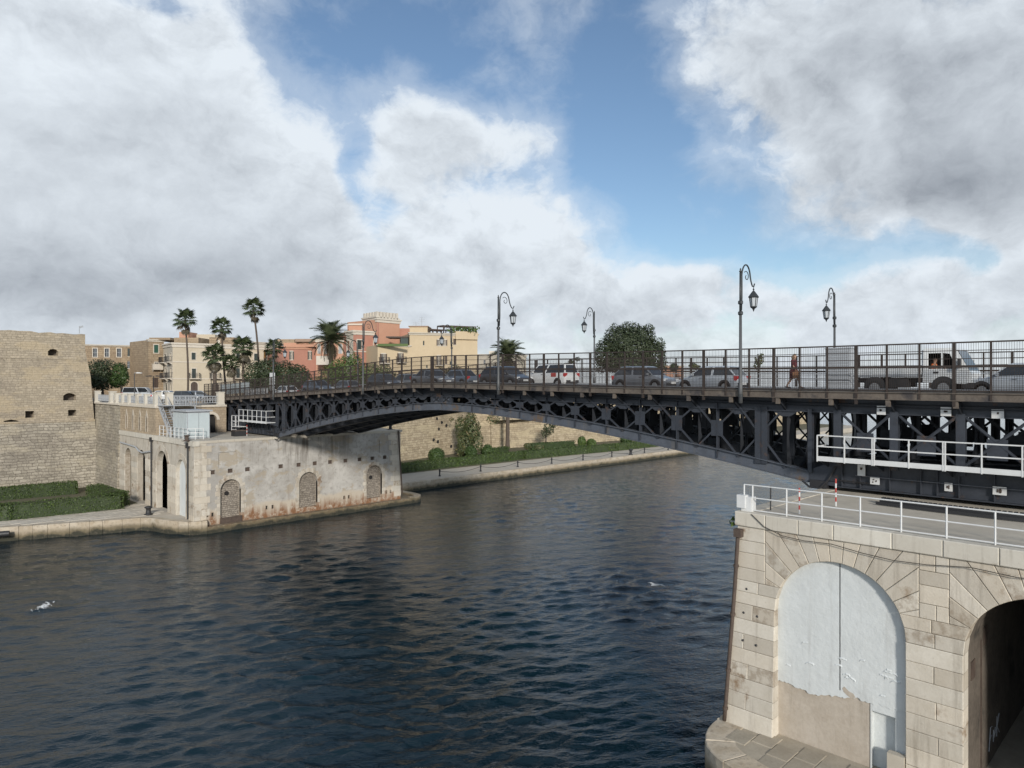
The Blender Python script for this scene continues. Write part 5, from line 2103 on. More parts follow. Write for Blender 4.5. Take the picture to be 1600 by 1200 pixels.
class House:
    def __init__(self, name, label, cat, px, d):
        p = onD(px, 600, d)
        self.root = thing(name, label, cat, (p.x, p.y, ZS_))

    def wall(self, px0, d0, px1, d1, ytop, mat, wins=(), depth=9.0, zbase=ZS_, cornice=0.35, cmat='trim', ybase=None, roof='tile', bands=()):
        """one storeyed front; the top is given where it meets the left end in the picture"""
        a, b = onD(px0, 600, d0), onD(px1, 600, d1)
        zt = H + (600 - ytop) * d0 / F
        if ybase is not None:
            zbase = H + (600 - ybase) * d0 / F
        A2, B2 = Vector((a.x, a.y, 0)), Vector((b.x, b.y, 0))
        u = (B2 - A2)
        L = u.length
        u.normalize()
        n = Vector((u.y, -u.x, 0))
        fr = Fr(A2, u, n)

        def hit(px, py):
            k = (px - 800) / F
            r = Vector((CA + SA * k, SA - CA * k))
            det = r.x * -u.y + u.x * r.y
            d = (A2.x * -u.y + u.x * A2.y) / det
            t = (r * d - Vector((A2.x, A2.y))).dot(Vector((u.x, u.y)))
            return t, H - (py - 600) * d / F, d
        holes, specs = [], []
        for wv in wins:
            (px, py, w, h, kind) = wv[:5]
            t0, z, d = hit(px - w / 2, py)
            t1, _, _ = hit(px + w / 2, py)
            hz = h * d / F / 2
            t0, t1 = max(t0, .12), min(t1, L - .12)
            if t1 - t0 < 0.2:
                continue
            if kind.startswith('arch'):
                lp = arch_loop(t0, t1, z - hz, z + hz, 8)
            else:
                lp = [(t0, z - hz), (t1, z - hz), (t1, z + hz), (t0, z + hz)]
            holes.append(lp)
            specs.append((t0, t1, z - hz, z + hz, kind, lp))
        mb = MB()
        mb.plate([(0, zbase), (L, zbase), (L, zt), (0, zt)], holes, fr, 0.0, 0.22)
        q = [fr.p(0, 0, -.24), fr.p(L, 0, -.24), fr.p(L, 0, -depth), fr.p(0, 0, -depth)]
        mb.prism([(p.x, p.y, zbase) for p in q], (0, 0, zt - zbase - .02))
        for e in (0, L):
            mb.add([fr.p(e, zbase, 0), fr.p(e, zbase, -.3), fr.p(e, zt, -.3), fr.p(e, zt, 0)], [(0, 1, 2, 3)])
        mb.add([fr.p(0, zt, 0), fr.p(L, zt, 0), fr.p(L, zt, -.3), fr.p(0, zt, -.3)], [(0, 1, 2, 3)])
        mb.build('wall', mat, self.root)
        if cornice:
            mb = MB()
            for (z0, z1, pr) in ((zt - .02, zt + cornice * .5, .30), (zt - cornice, zt - .022, .14)):
                mb.add([fr.p(-pr, z0, pr), fr.p(L + pr, z0, pr), fr.p(L + pr, z0, -.4), fr.p(-pr, z0, -.4), fr.p(-pr, z1, pr), fr.p(L + pr, z1, pr), fr.p(L + pr, z1, -.4), fr.p(-pr, z1, -.4)],
                       [(3, 2, 1, 0), (4, 5, 6, 7), (0, 1, 5, 4), (1, 2, 6, 5), (2, 3, 7, 6), (3, 0, 4, 7)])
            mb.build('cornice', M[cmat], self.root)
        for py in bands:
            z = hit((px0 + px1) / 2, py)[1]
            mb = MB()
            mb.add([fr.p(-.05, z - .09, .07), fr.p(L + .05, z - .09, .07), fr.p(L + .05, z + .09, .07), fr.p(-.05, z + .09, .07), fr.p(-.05, z - .09, -.02), fr.p(L + .05, z - .09, -.02),
                    fr.p(L + .05, z + .09, -.02), fr.p(-.05, z + .09, -.02)], [(0, 1, 2, 3), (0, 1, 5, 4), (3, 2, 6, 7), (0, 3, 7, 4), (1, 2, 6, 5)])
            mb.build('string_course', M[cmat], self.root)
        for (t0, t1, z0, z1, kind, lp) in specs:
            self.window(fr, t0, t1, z0, z1, kind, lp)
        return fr, L, zt

    def window(self, fr, t0, t1, z0, z1, kind, lp):
        root = self.root
        shut = 'wood_gr'
        for key, m_ in (('brown', 'wood_br'), ('green', 'wood_gn'), ('pale', 'grey_paint')):
            if key in kind:
                shut = m_
        w, h = t1 - t0, z1 - z0
        s = 0.13
        o = [(t0 - s, z0 - s), (t1 + s, z0 - s), (t1 + s, z1 + s * 1.3), (t0 - s, z1 + s * 1.3)]
        mb = MB()
        if 'plain' not in kind:
            if kind.startswith('arch'):
                o = arch_loop(t0 - s, t1 + s, z0 - .02, z1 + s, 8)
            mb.plate(o, [lp], fr, 0.055, 0.06)
            n = len(o)
            mb.add([fr.p(a, b, 0.055) for a, b in o] + [fr.p(a, b, 0) for a, b in o], [(i, (i + 1) % n, n + (i + 1) % n, n + i) for i in range(n)])
        else:
            mb.plate([(t0 - .05, z0 - .08), (t1 + .05, z0 - .08), (t1 + .05, z0 + .01), (t0 - .05, z0 + .01)], [], fr, 0.05, 0)
        f = mb.build('window', M['trim'], root)
        mb = MB()
        mb.sheet([(t0, z0), (t1, z0), (t1, z1), (t0, z1)], fr, -0.16)
        mb.build('pane', M['glass'], f)
        if 'open' in kind:          # shutters folded back on the wall, white sash between
            mb = MB()
            for a, b in ((t0 - w * .5, t0 - .03), (t1 + .03, t1 + w * .5)):
                mb.add([fr.p(a, z0, .10), fr.p(b, z0, .10), fr.p(b, z1, .10), fr.p(a, z1, .10), fr.p(a, z0, .05), fr.p(b, z0, .05), fr.p(b, z1, .05), fr.p(a, z1, .05)],
                       [(0, 1, 2, 3), (0, 1, 5, 4), (1, 2, 6, 5), (2, 3, 7, 6), (3, 0, 4, 7)])
            mb.build('shutter', M[shut], f)
            mb = MB()
            c = (t0 + t1) / 2
            for a, b, cc, dd in ((c - .05, c + .05, z0, z1), (t0, t0 + .07, z0, z1), (t1 - .07, t1, z0, z1), (t0, t1, z1 - .08, z1), (t0, t1, lerp(z0, z1, .62), lerp(z0, z1, .62) + .05)):
                mb.sheet([(a, cc), (b, cc), (b, dd), (a, dd)], fr, -0.11)
            mb.build('sash', M['trim'], f)
        elif 'glass' in kind:
            mb = MB()
            c = (t0 + t1) / 2
            for a, b, cc, dd in ((c - .04, c + .04, z0, z1), (t0, t0 + .06, z0, z1), (t1 - .06, t1, z0, z1), (t0, t1, z1 - .07, z1), (t0, t1, lerp(z0, z1, .5), lerp(z0, z1, .5) + .05)):
                mb.sheet([(a, cc), (b, cc), (b, dd), (a, dd)], fr, -0.11)
            mb.build('sash', M['grey_paint'], f)
        else:                       # closed louvred leaves
            c = (t0 + t1) / 2
            for a, b in ((t0 + .02, c - .015), (c + .015, t1 - .02)):
                mb = MB()
                mb.sheet([(a, z0), (b, z0), (b, z1), (a, z1)], fr, -0.10)
                k = 7
                for i in range(k):
                    za = lerp(z0 + .08, z1 - .08, i / k)
                    zc = lerp(z0 + .08, z1 - .08, (i + .7) / k)
                    mb.add([fr.p(a + .06, za, -.06), fr.p(b - .06, za, -.06), fr.p(b - .06, zc, -.098), fr.p(a + .06, zc, -.098)], [(0, 1, 2, 3)])
                mb.build('shutter', M[shut], f)
        if 'balc' in kind:
            e = 0.55
            mb = MB()
            P = lambda a, b, c: fr.p(a, b, c)
            mb.add([P(t0 - e, z0 - .16, .9), P(t1 + e, z0 - .16, .9), P(t1 + e, z0 - .16, 0), P(t0 - e, z0 - .16, 0), P(t0 - e, z0 - .02, .9), P(t1 + e, z0 - .02, .9), P(t1 + e, z0 - .02, 0),
                    P(t0 - e, z0 - .02, 0)], [(3, 2, 1, 0), (4, 5, 6, 7), (0, 1, 5, 4), (1, 2, 6, 5), (3, 0, 4, 7)])
            for a in (t0 - e * .6, t1 + e * .6):
                mb.prism([P(a - .08, z0 - .16, 0), P(a - .08, z0 - .16, .6), P(a - .08, z0 - .55, 0)], fr.u * .16)
            b_ = mb.build('balcony', M['trim'], root)
            mb = MB()
            k = max(4, int((w + 2 * e) / .22))
            for i in range(k + 1):
                a = lerp(t0 - e, t1 + e, i / k)
                mb.bar(P(a, z0, .86), P(a, z0 + .95, .86), .03)
            mb.bar(P(t0 - e, z0 + .95, .86), P(t1 + e, z0 + .95, .86), .05)
            for a in (t0 - e, t1 + e):
                mb.bar(P(a, z0 + .95, 0), P(a, z0 + .95, .86), .05)
                for q in (.25, .5, .7):
                    mb.bar(P(a, z0, q), P(a, z0 + .95, q), .03)
            if 'solid' in kind:
                mb.add([P(t0 - e, z0, .88), P(t1 + e, z0, .88), P(t1 + e, z0 + .9, .88), P(t0 - e, z0 + .9, .88)], [(0, 1, 2, 3)])
            mb.build('balcony_rail', M['trim'] if 'solid' in kind else M['iron'], b_)

    def block(self, name, px0, px1, d, ytop, ybot, mat, depth=4.0, d1=None):
        a, b = onD(px0, 600, d), onD(px1, 600, d1 or d)
        zt, z0 = H + (600 - ytop) * d / F, H + (600 - ybot) * d / F
        u = (b - a)
        n = Vector((-u.y, u.x, 0)).normalized() * depth
        mb = MB()
        mb.prism([(a.x, a.y, z0), (b.x, b.y, z0), (b.x + n.x, b.y + n.y, z0), (a.x + n.x, a.y + n.y, z0)], (0, 0, zt - z0))
        return mb.build(name, M[mat], self.root)


# long stone house behind the fort
h = House('stone_house', 'long plain tan stone house with a row of shuttered windows behind the fort tower', 'house', 180, 134)
h.wall(128, 134, 236, 140, 538.5, M['house_stone'],
       [(148.5, 551, 6.5, 13, 'glass'), (167, 551, 6.5, 13, 'glass'), (186, 551, 6.5, 13, 'glass'), (202.5, 550.5, 6.5, 12, 'plain'), (222.5, 551, 6.5, 12, 'plain brown'), (201.5, 570, 5.5, 11, 'glass plain')],
       cornice=0.18, depth=14)
h.block('roof_parapet', 128, 234, 135, 537.6, 540, 'trim', 0.5, 141)
h = House('corner_house', 'narrow tan house with one green shutter and a white balcony beside the cream palazzo', 'house', 248, 130)
h.wall(232, 131, 256, 133, 531, M['house_stone'], [(244, 545, 7, 12.5, 'green'), (244.5, 571.5, 6, 10, 'glass balc solid'), (243, 598, 9, 16, 'plain brown')], cornice=0.3, depth=10)
h.block('roof_parapet', 233, 266, 132, 527.5, 531, 'house_stone', 8)
# cream palazzo
h = House('cream_palazzo', 'cream three storey palazzo with dark shutters behind the tall palms', 'house', 330, 128)
h.wall(252.5, 134, 269.5, 127, 540.5, M['cream_lt'],
       [(258, 560, 3.0, 13, 'balc'), (267, 559, 2.6, 13, 'balc'), (259.5, 583.5, 2.8, 15, 'balc'), (267.5, 583, 2.6, 15, 'balc'), (260, 605, 4, 14, 'arch'), (267.6, 605, 3, 13, 'arch')], depth=.4, cornice=.5)
h.wall(270, 127, 412, 137, 537.5, M['cream'],
       [(302.5, 556.5, 6.5, 11, ''), (303, 583.5, 6.5, 15, 'balc'), (303.5, 606, 11, 19, 'arch brown'), (338, 607, 8, 16, 'arch brown'), (335, 556, 6.5, 11, ''), (335, 583, 6.5, 15, 'balc'),
        (372, 556, 6, 11, ''), (372, 583, 6, 15, 'balc'), (400, 558, 6, 11, '')], depth=16, cornice=.55, bands=(566.5, 592))
h.block('roof_box', 280, 294, 136, 518.5, 540, 'pink_st', 4)
h.block('roof_terrace', 272, 310, 131, 527.5, 540, 'house_stone', 6)
h.block('roof_room', 307, 336, 138, 522.5, 540, 'cream', 5)
h.block('roof_loggia', 327, 365, 133, 527, 541, 'house_stone', 5)
h.block('roof_window', 339, 343.5, 132.9, 531.5, 537, 'trim', 0.5)
h = House('ochre_house', 'low pale house with an ochre blind between the palms', 'house', 412, 139)
h.wall(398, 138, 436, 142, 535, M['cream_lt'], [(428, 552, 5, 10, '')], cornice=.25, depth=12)
h.block('ochre_blind', 404, 413.5, 137.8, 544.5, 560, 'ochre', 0.4)
# red low house
h = House('red_house', 'low red stucco house with white sash windows left of the big date palm', 'house', 465, 128)
h.wall(433, 129, 507, 133, 542, M['red_st'], [(455.5, 555.5, 3.6, 12.5, 'open'), (484, 555.5, 3.4, 12, 'open'), (499, 556, 3.4, 12, 'open')], cornice=.35, cmat='pink_st', depth=12)
h.block('attic', 443, 497, 131, 535.5, 542, 'pink_st', 7)
h.block('tiled_roof', 461, 492, 130.5, 529.5, 534, 'tile', 6)
h.block('roof_room', 463, 490, 131, 532, 538, 'house_stone', 5)
h.block('roof_terrace', 432, 460, 134, 530, 538, 'house_stone', 6)
# loggia house behind the date palm
h = House('loggia_house', 'pale house with white columned windows partly behind the big date palm', 'house', 515, 126)
h.wall(494, 127, 541, 127, 531, M['pink_st'], [(498.5, 545, 3.6, 15, 'arch pale'), (508.5, 544, 3.8, 19, 'arch pale'), (518, 546, 4, 17, 'arch pale'), (532, 545, 5, 15, 'arch pale')], depth=10, cornice=.4)
h.block('terrace_wall', 494, 515, 124, 556, 570, 'trim', 2.5)
# pink house with crenellated tower
h = House('tower_house', 'salmon pink house with a crenellated square roof tower', 'house', 570, 124)
h.wall(541, 126, 552, 124.5, 519.5, M['cream_lt'], [(544.5, 541, 3.5, 16, 'glass')], depth=.4, cornice=.5)
h.wall(552, 124.5, 590, 128, 518, M['red_st'], [(561.5, 538.5, 7, 14.5, ''), (585.5, 538.5, 3.4, 14, ''), (585.5, 558, 6, 10, 'arch plain'), (567, 590, 7, 18, 'plain')], depth=10, cornice=.5, bands=(549.5,))
h.block('upper_storey', 545, 568, 130, 507, 519, 'pink_st', 8)
h.block('eaves', 543, 569, 129.8, 505.5, 508, 'trim', 8)
h.wall(567.5, 131, 589, 127, 499, M['red_st'], [(570, 508, 2.4, 5.5, 'arch plain'), (577.5, 508, 2.6, 5.5, 'arch plain'), (585.5, 507, 2.2, 9, 'arch')], depth=.4, cornice=.5)
fr, L, zt = h.wall(589, 127, 624.5, 131, 499, M['pink_st'], [], depth=9, cornice=.5)
for (pa, da, pb, db) in ((567.5, 131, 589, 127), (589, 127, 624.5, 131)):
    a, b = onD(pa, 600, da), onD(pb, 600, db)
    zt_ = H + (600 - 499) * 127 / F
    u = Vector((b.x - a.x, b.y - a.y, 0))
    n = 5 if pb == 589 else 7
    for i in range(n):
        p, q = a + u * (i / n), a + u * ((i + .55) / n)
        mb = MB()
        nn = Vector((-u.y, u.x, 0)).normalized() * .5
        mb.prism([(p.x, p.y, zt_ + .2), (q.x, q.y, zt_ + .2), (q.x + nn.x, q.y + nn.y, zt_ + .2), (p.x + nn.x, p.y + nn.y, zt_ + .2)], (0, 0, 1.25))
        mb.build('merlon', M['trim'], h.root)
    mb = MB()
    nn = Vector((-u.y, u.x, 0)).normalized() * .45
    mb.prism([(a.x, a.y, zt_ + .19), (b.x, b.y, zt_ + .19), (b.x + nn.x, b.y + nn.y, zt_ + .19), (a.x + nn.x, a.y + nn.y, zt_ + .19)], (0, 0, .35))
    mb.build('parapet', M['trim'], h.root)
h.block('red_roof', 620, 642, 132, 513, 530, 'red_st', 6)
# yellow house
h = House('yellow_house', 'yellow stucco house with brown shutters and a pergola on its roof terrace', 'house', 680, 124)
h.wall(590, 121, 640, 124, 539, M['yellow_st'], [(599, 560, 5.5, 14, 'open brown balc arch'), (625.5, 559, 5.0, 14, 'open brown balc'), (625, 588, 6, 16, 'arch brown plain'), (587 + 12, 586, 6, 16, 'arch brown plain')], depth=8, cornice=.2)
h.wall(640, 124, 746, 128, 520.5, M['yellow_st'],
       [(662, 536, 2.2, 7, 'plain'), (686.5, 535.5, 4.5, 9, 'open brown'), (694.5, 535.5, 4.2, 9, 'open brown'), (710.5, 534, 4.5, 9.5, 'brown plain'), (685.5, 563, 4.0, 14, 'open brown balc'), (697, 562.5, 3.5, 13, 'brown plain'),
        (711, 563, 4.2, 14, 'brown plain'), (704, 567, 3, 5, 'plain'), (667, 573, 2.5, 4, 'plain')], depth=11, cornice=.3, cmat='cream_lt')
h.block('roof_room', 640, 668, 127, 510, 521, 'yellow_st', 5)
h.block('roof_edge', 638, 669, 126.8, 509, 510.5, 'tile', 5.4)
h.block('covered_terrace', 626, 637.5, 123.6, 527, 539, 'wood_gr', 4)
h.block('terrace_awning', 603, 637, 123.4, 525.5, 527.5, 'wood_br', 4)
h.block('hanging_plants', 589, 637, 120.7, 537, 541, 'leaf_bush', 0.5)
h.block('corner_tower', 712, 746.5, 126.3, 517.5, 530, 'yellow_st', 6, 127.6)
for (x0, x1, yt, yb_) in ((670, 703, 514, 518), (693, 743, 508.5, 517)):
    a, b = onD(x0, 600, 127), onD(x1, 600, 130)
    z1, z0 = H + (600 - yt) * 127 / F, H + (600 - yb_ - 2) * 127 / F
    u = (b - a)
    nn = Vector((-u.y, u.x, 0)).normalized() * 3
    for i in range(6):
        p = a + u * (i / 5)
        for q in (p, p + nn):
            mb = MB()
            mb.bar((q.x, q.y, z0), (q.x, q.y, z1), .14)
            mb.build('pergola_post', M['wood_br'], h.root)
    mb = MB()
    for i in range(13):
        p = a + u * (i / 12)
        mb.bar((p.x, p.y, z1), (p.x + nn.x, p.y + nn.y, z1 + .1), .14)
    mb.bar((a.x, a.y, z1 - .05), (b.x, b.y, z1 - .05), .2)
    mb.bar((a.x + nn.x, a.y + nn.y, z1), (b.x + nn.x, b.y + nn.y, z1), .2)
    mb.build('pergola_roof', M['wood_br'], h.root)
for px in (708, 718, 728, 736, 742):
    p = onD(px, 516, 127.5)
    mb = MB()
    for _ in range(50):
        v = Vector((R.gauss(0, .3), R.gauss(0, .3), R.gauss(0.1, .28)))
        a = Vector((R.gauss(0, .2), R.gauss(0, .2), R.gauss(0, .2)))
        c = Vector((R.gauss(0, .2), R.gauss(0, .2), R.gauss(0, .2)))
        mb.add([p + v, p + v + a, p + v + a + c, p + v + c], [(0, 1, 2, 3)])
    mb.build('terrace_plant', M['leaf_bush'], h.root)
# pale low houses to the right
h = House('pale_house', 'low pale house right of the yellow house, behind the bridge railing', 'house', 775, 150)
h.wall(744, 150, 822, 156, 554, M['cream_lt'], [(757, 566, 3.4, 7, 'glass'), (772, 574, 3.4, 7, 'glass plain'), (800, 575, 3.4, 7, 'glass plain')], cornice=.25, depth=10)
h.block('roof_room', 764, 773, 155, 548.5, 556, 'trim', 4)
h = House('salmon_house', 'tiny salmon house far off right of the round tree', 'house', 1052, 186)
h.wall(1028, 186, 1068, 190, 571, M['pink_st'], [(1040, 579, 3, 5, 'plain'), (1056, 579, 3, 5, 'plain')], cornice=.2, depth=8)

# antennas on the yellow house
for (px, py, hh, lab) in ((659, 512, 1.9, 'tall thin television aerial on the roof of the yellow house'), (650, 512, 1.0, 'short television aerial on the roof left of the taller one')):
    p = onD(px, py, 128)
    t = thing('roof_aerial', lab, 'aerial', p, 'roof aerials')
    mb = MB()
    mb.bar(p, p + Vector((0, 0, hh)), .05)
    mb.build('mast', M['grey_paint'], t)
    mb = MB()
    for k in range(3):
        z = hh * (.6 + .18 * k)
        mb.bar(p + Vector((-.4, .4, z)), p + Vector((.4, -.4, z)), .04)
    mb.build('aerial_bars', M['grey_paint'], t)

# ================================================================== PLANTS
def leaves(mb, blobs, n, size, flat=0.0, shell=0.55, seed=1, thin=0.35):
    r = random.Random(seed)
    vol = [b[3] * b[4] * b[5] for b in blobs]
    for _ in range(n):
        b = r.choices(blobs, vol)[0]
        while True:
            v = Vector((r.gauss(0, 1), r.gauss(0, 1), r.gauss(0, 1)))
            if v.length > 1e-3:
                break
        v.normalize()
        rad = shell + (1 - shell) * (r.random() ** 0.6)
        p = Vector((b[0] + v.x * b[3] * rad, b[1] + v.y * b[4] * rad, b[2] + v.z * b[5] * rad))
        if noise.noise(p * (1.3 / max(size * 3, .4))) < -thin + 0.25 * (1 - rad):
            continue
        # leaf card facing roughly outward
        nn = (v + Vector((r.gauss(0, .38), r.gauss(0, .38), r.gauss(0.3, .38)))).normalized()
        a = nn.orthogonal().normalized()
        a.rotate(Matrix.Rotation(r.uniform(0, 6.28), 3, nn))
        c = nn.cross(a)
        s1, s2 = size * r.uniform(.6, 1.2), size * r.uniform(.4, .8)
        mb.add([p - a * s1, p + c * s2 * .8 - nn * s1 * .12, p + a * s1 * 1.1 - nn * s1 * .3, p - c * s2 * .8 - nn * s1 * .12], [(0, 1, 2, 3)])
    return mb


def tree(name, label, base, trunk_h, blobs, n, size, mat, tr=0.25, seed=1, cat='tree', thin=0.35, group=None):
    """blobs relative to the base"""
    root = thing(name, label, cat, base, group)
    b = Vector(base)
    mb = MB()
    top = b + Vector((0, 0, trunk_h))
    rr = random.Random(seed)
    mb.tube([b - Vector((0, 0, .3)), b + Vector((.05, .03, trunk_h * .5)), top], [tr * 1.25, tr, tr * .8], 8)
    for bl in blobs[:7]:
        q = b + Vector(bl[:3])
        mb.tube([top - Vector((0, 0, .2)), top.lerp(q, .5) + Vector((rr.uniform(-.3, .3), rr.uniform(-.3, .3), .3)), q], [tr * .55, tr * .35, tr * .12], 6)
    mb.build('trunk', M['bark'], root)
    mb = MB()
    leaves(mb, [(b.x + q[0], b.y + q[1], b.z + q[2], q[3], q[4], q[5]) for q in blobs], n, size, seed=seed, thin=thin)
    o = mb.build('crown', mat, root)
    return root


def px_blobs(base, d, items, depth=0.8):
    """crown masses given by their outline as seen, each at the tree's own distance"""
    out = []
    for (px, py, rx, ry) in items:
        p = onD(px, py, d)
        s = d / F
        out.append((p.x - base.x, p.y - base.y, p.z - base.z, rx * s, rx * s * depth, ry * s))
    return out


# the large round tree
d = 150
b = onD(985, 606, d)
b.z = ZS_
it = [(985, 545, 44, 36), (950, 555, 26, 26), (1020, 556, 24, 28), (966, 530, 28, 22), (1003, 527, 26, 20), (985, 515, 22, 14), (938, 566, 14, 18), (1034, 566, 11, 18), (1030, 540, 13, 14), (943, 541, 14, 14),
      (985, 570, 50, 18), (960, 512, 10, 8), (1014, 514, 12, 9)]
tree('round_tree', 'big dense round tree standing behind the bridge right of the far lantern', b, 4.0, px_blobs(b, d, it), 26000, 0.27, M['leaf_ficus'], 0.6, 3, thin=0.28)
# dark clipped trees behind the far arm
for i, (px, lab, it) in enumerate([
        (408, 'dark clipped tree behind the railing, left half of the dark tree row', [(400, 585, 22, 24), (418, 580, 22, 22), (394, 600, 14, 16), (424, 600, 20, 16)]),
        (457, 'dark clipped tree behind the railing, right half of the dark tree row', [(447, 585, 20, 23), (466, 588, 20, 20), (452, 600, 22, 14), (480, 596, 10, 14)])]):
    b = onD(px, 612, 101)
    b.z = ZS_
    tree('garden_tree', lab, b, 1.5, px_blobs(b, 101, it), 5200, 0.17, M['leaf_tree'], 0.2, 10 + i, thin=0.6, group='dark trees in the garden')
b = onD(540, 612, 103)
b.z = ZS_
tree('garden_bush', 'light green bushy tree under the big date palm', b, 1.2,
     px_blobs(b, 103, [(520, 590, 26, 22), (545, 578, 28, 24), (575, 585, 26, 20), (500, 600, 16, 14), (550, 562, 18, 14), (595, 592, 16, 14), (560, 598, 40, 14), (525, 572, 14, 12)]), 7500, 0.17, M['leaf_bush'], 0.2, 21, thin=0.5)
b = onD(598, 612, 104)
b.z = ZS_
tree('garden_bush', 'small yellowish bush below the flowered balconies of the yellow house', b, 0.8, px_blobs(b, 104, [(600, 580, 14, 12), (612, 588, 10, 10), (590, 595, 14, 12)]), 1500, 0.15,
     M['leaf_ivy'], 0.1, 22, thin=0.5)
b = onD(702, 605, 118)
b.z = ZS_
tree('garden_bush', 'greyish bush in front of the yellow house, behind the parked cars', b, 0.8, px_blobs(b, 118, [(690, 585, 14, 12), (710, 582, 16, 13), (728, 590, 12, 10)]), 1600, 0.17, M['leaf_ficus'], 0.1, 23, thin=0.5)
for (px, lab, it, sd) in ((160, 'large dark round tree beside the fort tower', [(152, 583, 20, 22), (165, 577, 18, 18), (160, 595, 22, 16), (148, 596, 10, 16)], 31),
                          (190, 'smaller mid green round tree right of the dark one by the fort tower', [(188, 582, 12, 17), (194, 590, 8, 14), (183, 595, 12, 12)], 32)):
    b = onD(px, 620, 116)
    b.z = ZS_
    tree('round_tree', lab, b, 2.2, px_blobs(b, 116, it), 4200 if sd == 31 else 2200, 0.19, M['leaf_tree'] if sd == 31 else M['leaf_shrub'], 0.2, sd, thin=0.6, group='round trees beside the fort')
for (px, it, lab, sd, mt) in ((1186, [(1186, 562, 9, 9), (1183, 570, 7, 8), (1190, 556, 5, 5)], 'small yellow green tree seen through the railing left of the walking person', 41, 'leaf_ivy'),
                              (1084, [(1083, 572, 8, 6), (1090, 575, 6, 5)], 'small yellowish tree seen through the railing above the silver hatchback', 42, 'leaf_ivy'),
                              (1054, [(1053, 574, 8, 7)], 'small grey green tree just right of the big round tree', 43, 'leaf_ficus'),
                              (894, [(893, 566, 7, 6), (902, 561, 6, 4), (886, 572, 8, 6)], 'sparse little tree left of the big round tree', 44, 'leaf_ficus')):
    b = onD(px, 606, 180)
    b.z = ZS_
    tree('small_tree', lab, b, 4.0, px_blobs(b, 180, it), 500, 0.28, M[mt], 0.15, sd, thin=0.5, group='small trees beyond the bridge')

# ---- palms
def fan_frond_mesh(mat, name='frond'):
    mb = MB()
    mb.tube([(0, 0, 0), (.35, 0, .05), (.62, 0, .04)], [.022, .016, .012], 4, False)
    n = 15
    c = Vector((.60, 0, .04))
    for k in range(n):
        a = lerp(-1.9, 1.9, k / (n - 1))
        Lf = 0.52 * (1 - 0.25 * abs(a) / 1.9) * R.uniform(.9, 1.1)
        dv = Vector((cos(a), sin(a), 0))
        sd = Vector((-sin(a), cos(a), 0)) * 0.055
        m_ = c + dv * Lf * .55 + Vector((0, 0, .02))
        tip = c + dv * Lf + Vector((0, 0, -.16 * R.uniform(.6, 1.4)))
        mb.add([c, m_ + sd, tip, m_ - sd], [(0, 1, 2, 3)])
    return mb.mesh(name, mat)


def date_frond_mesh(mat):
    mb = MB()
    pts = [(lerp(0, 1, t), 0, 0.16 * sin(t * 2.2) - 0.32 * t ** 2.4) for t in np.linspace(0, 1, 9)]
    mb.tube(pts, list(np.linspace(.016, .004, 9)), 4, False)
    for k in range(34):
        t = lerp(.10, .99, k / 33)
        p = Vector((t, 0, 0.16 * sin(t * 2.2) - 0.32 * t ** 2.4))
        Lf = 0.24 * (0.45 + 1.1 * sin(pi * min(1, t * .85 + .12)))
        for s in (-1, 1):
            dv = Vector((0.55, s * 0.8, 0.10)).normalized() * Lf * R.uniform(.85, 1.1)
            q = p + dv + Vector((0, 0, -.05 * R.uniform(.2, 1.3)))
            w = Vector((.016, 0, .004))
            mb.add([p - w, p + w, q], [(0, 1, 2)])
    return mb.mesh('frond', mat)


FAN, FAN_DEAD, DATE = fan_frond_mesh(M['palm_leaf']), fan_frond_mesh(M['palm_dead']), date_frond_mesh(M['date_leaf'])
DATE_DRY = date_frond_mesh(M['palm_dead'])


def palm(label, base, top, lean, kind, size, n_live, n_dead, r0, seed, cat='palm'):
    rr = random.Random(seed)
    root = thing('fan_palm' if kind == 'fan' else 'date_palm', label, cat, base, 'tall fan palms' if kind == 'fan' else 'date palms')
    b, t = Vector(base), Vector(top)
    mb = MB()
    pts = []
    for i in range(9):
        s = i / 8
        p = b.lerp(t, s)
        bow = sin(s * pi) * lean
        pts.append(p + Vector((SA, -CA, 0)) * bow)
    rad = [r0 * (1.35 if i == 0 else 1.0 - .25 * i / 8) for i in range(9)]
    if kind == 'date':
        rad[-1] = r0 * 1.25
        rad[-2] = r0 * 1.05
    mb.tube([pts[0] - Vector((0, 0, .3))] + pts, [rad[0]] + rad, 10)
    mb.build('trunk', M['palm_bark'], root)
    for i in range(n_live):
        f = (i + .5) / n_live
        az = i * 2.39996 + rr.uniform(-.2, .2)
        el = lerp(1.35, -0.55, f ** .9) + rr.uniform(-.12, .12)
        s = size * rr.uniform(.88, 1.12)
        inst('frond', FAN if kind == 'fan' else DATE, root, t + Vector((0, 0, .05 - .25 * f)), (rr.uniform(-.3, .3), -el, az), (s, s, s))
    for i in range(n_dead):
        az = i * 2.39996 + rr.uniform(-.3, .3)
        el = -rr.uniform(.75, 1.35)
        s = size * rr.uniform(.7, .95)
        inst('dead_frond', FAN_DEAD if kind == 'fan' else DATE_DRY, root, t - Vector((0, 0, .2 + rr.random() * (.8 if kind == 'fan' else .3))), (rr.uniform(-.3, .3), -el, az), (s, s, s))
    return root


def palm_px(label, crown, base_px, d, lean=0.0, kind='fan', size=1.9, n_live=26, n_dead=6, r0=0.16, seed=1, zbase=ZS_):
    t = onD(crown[0], crown[1], d)
    b = onD(base_px, 612, d)
    b.z = zbase
    return palm(label, b, t, lean, kind, size, n_live, n_dead, r0, seed)


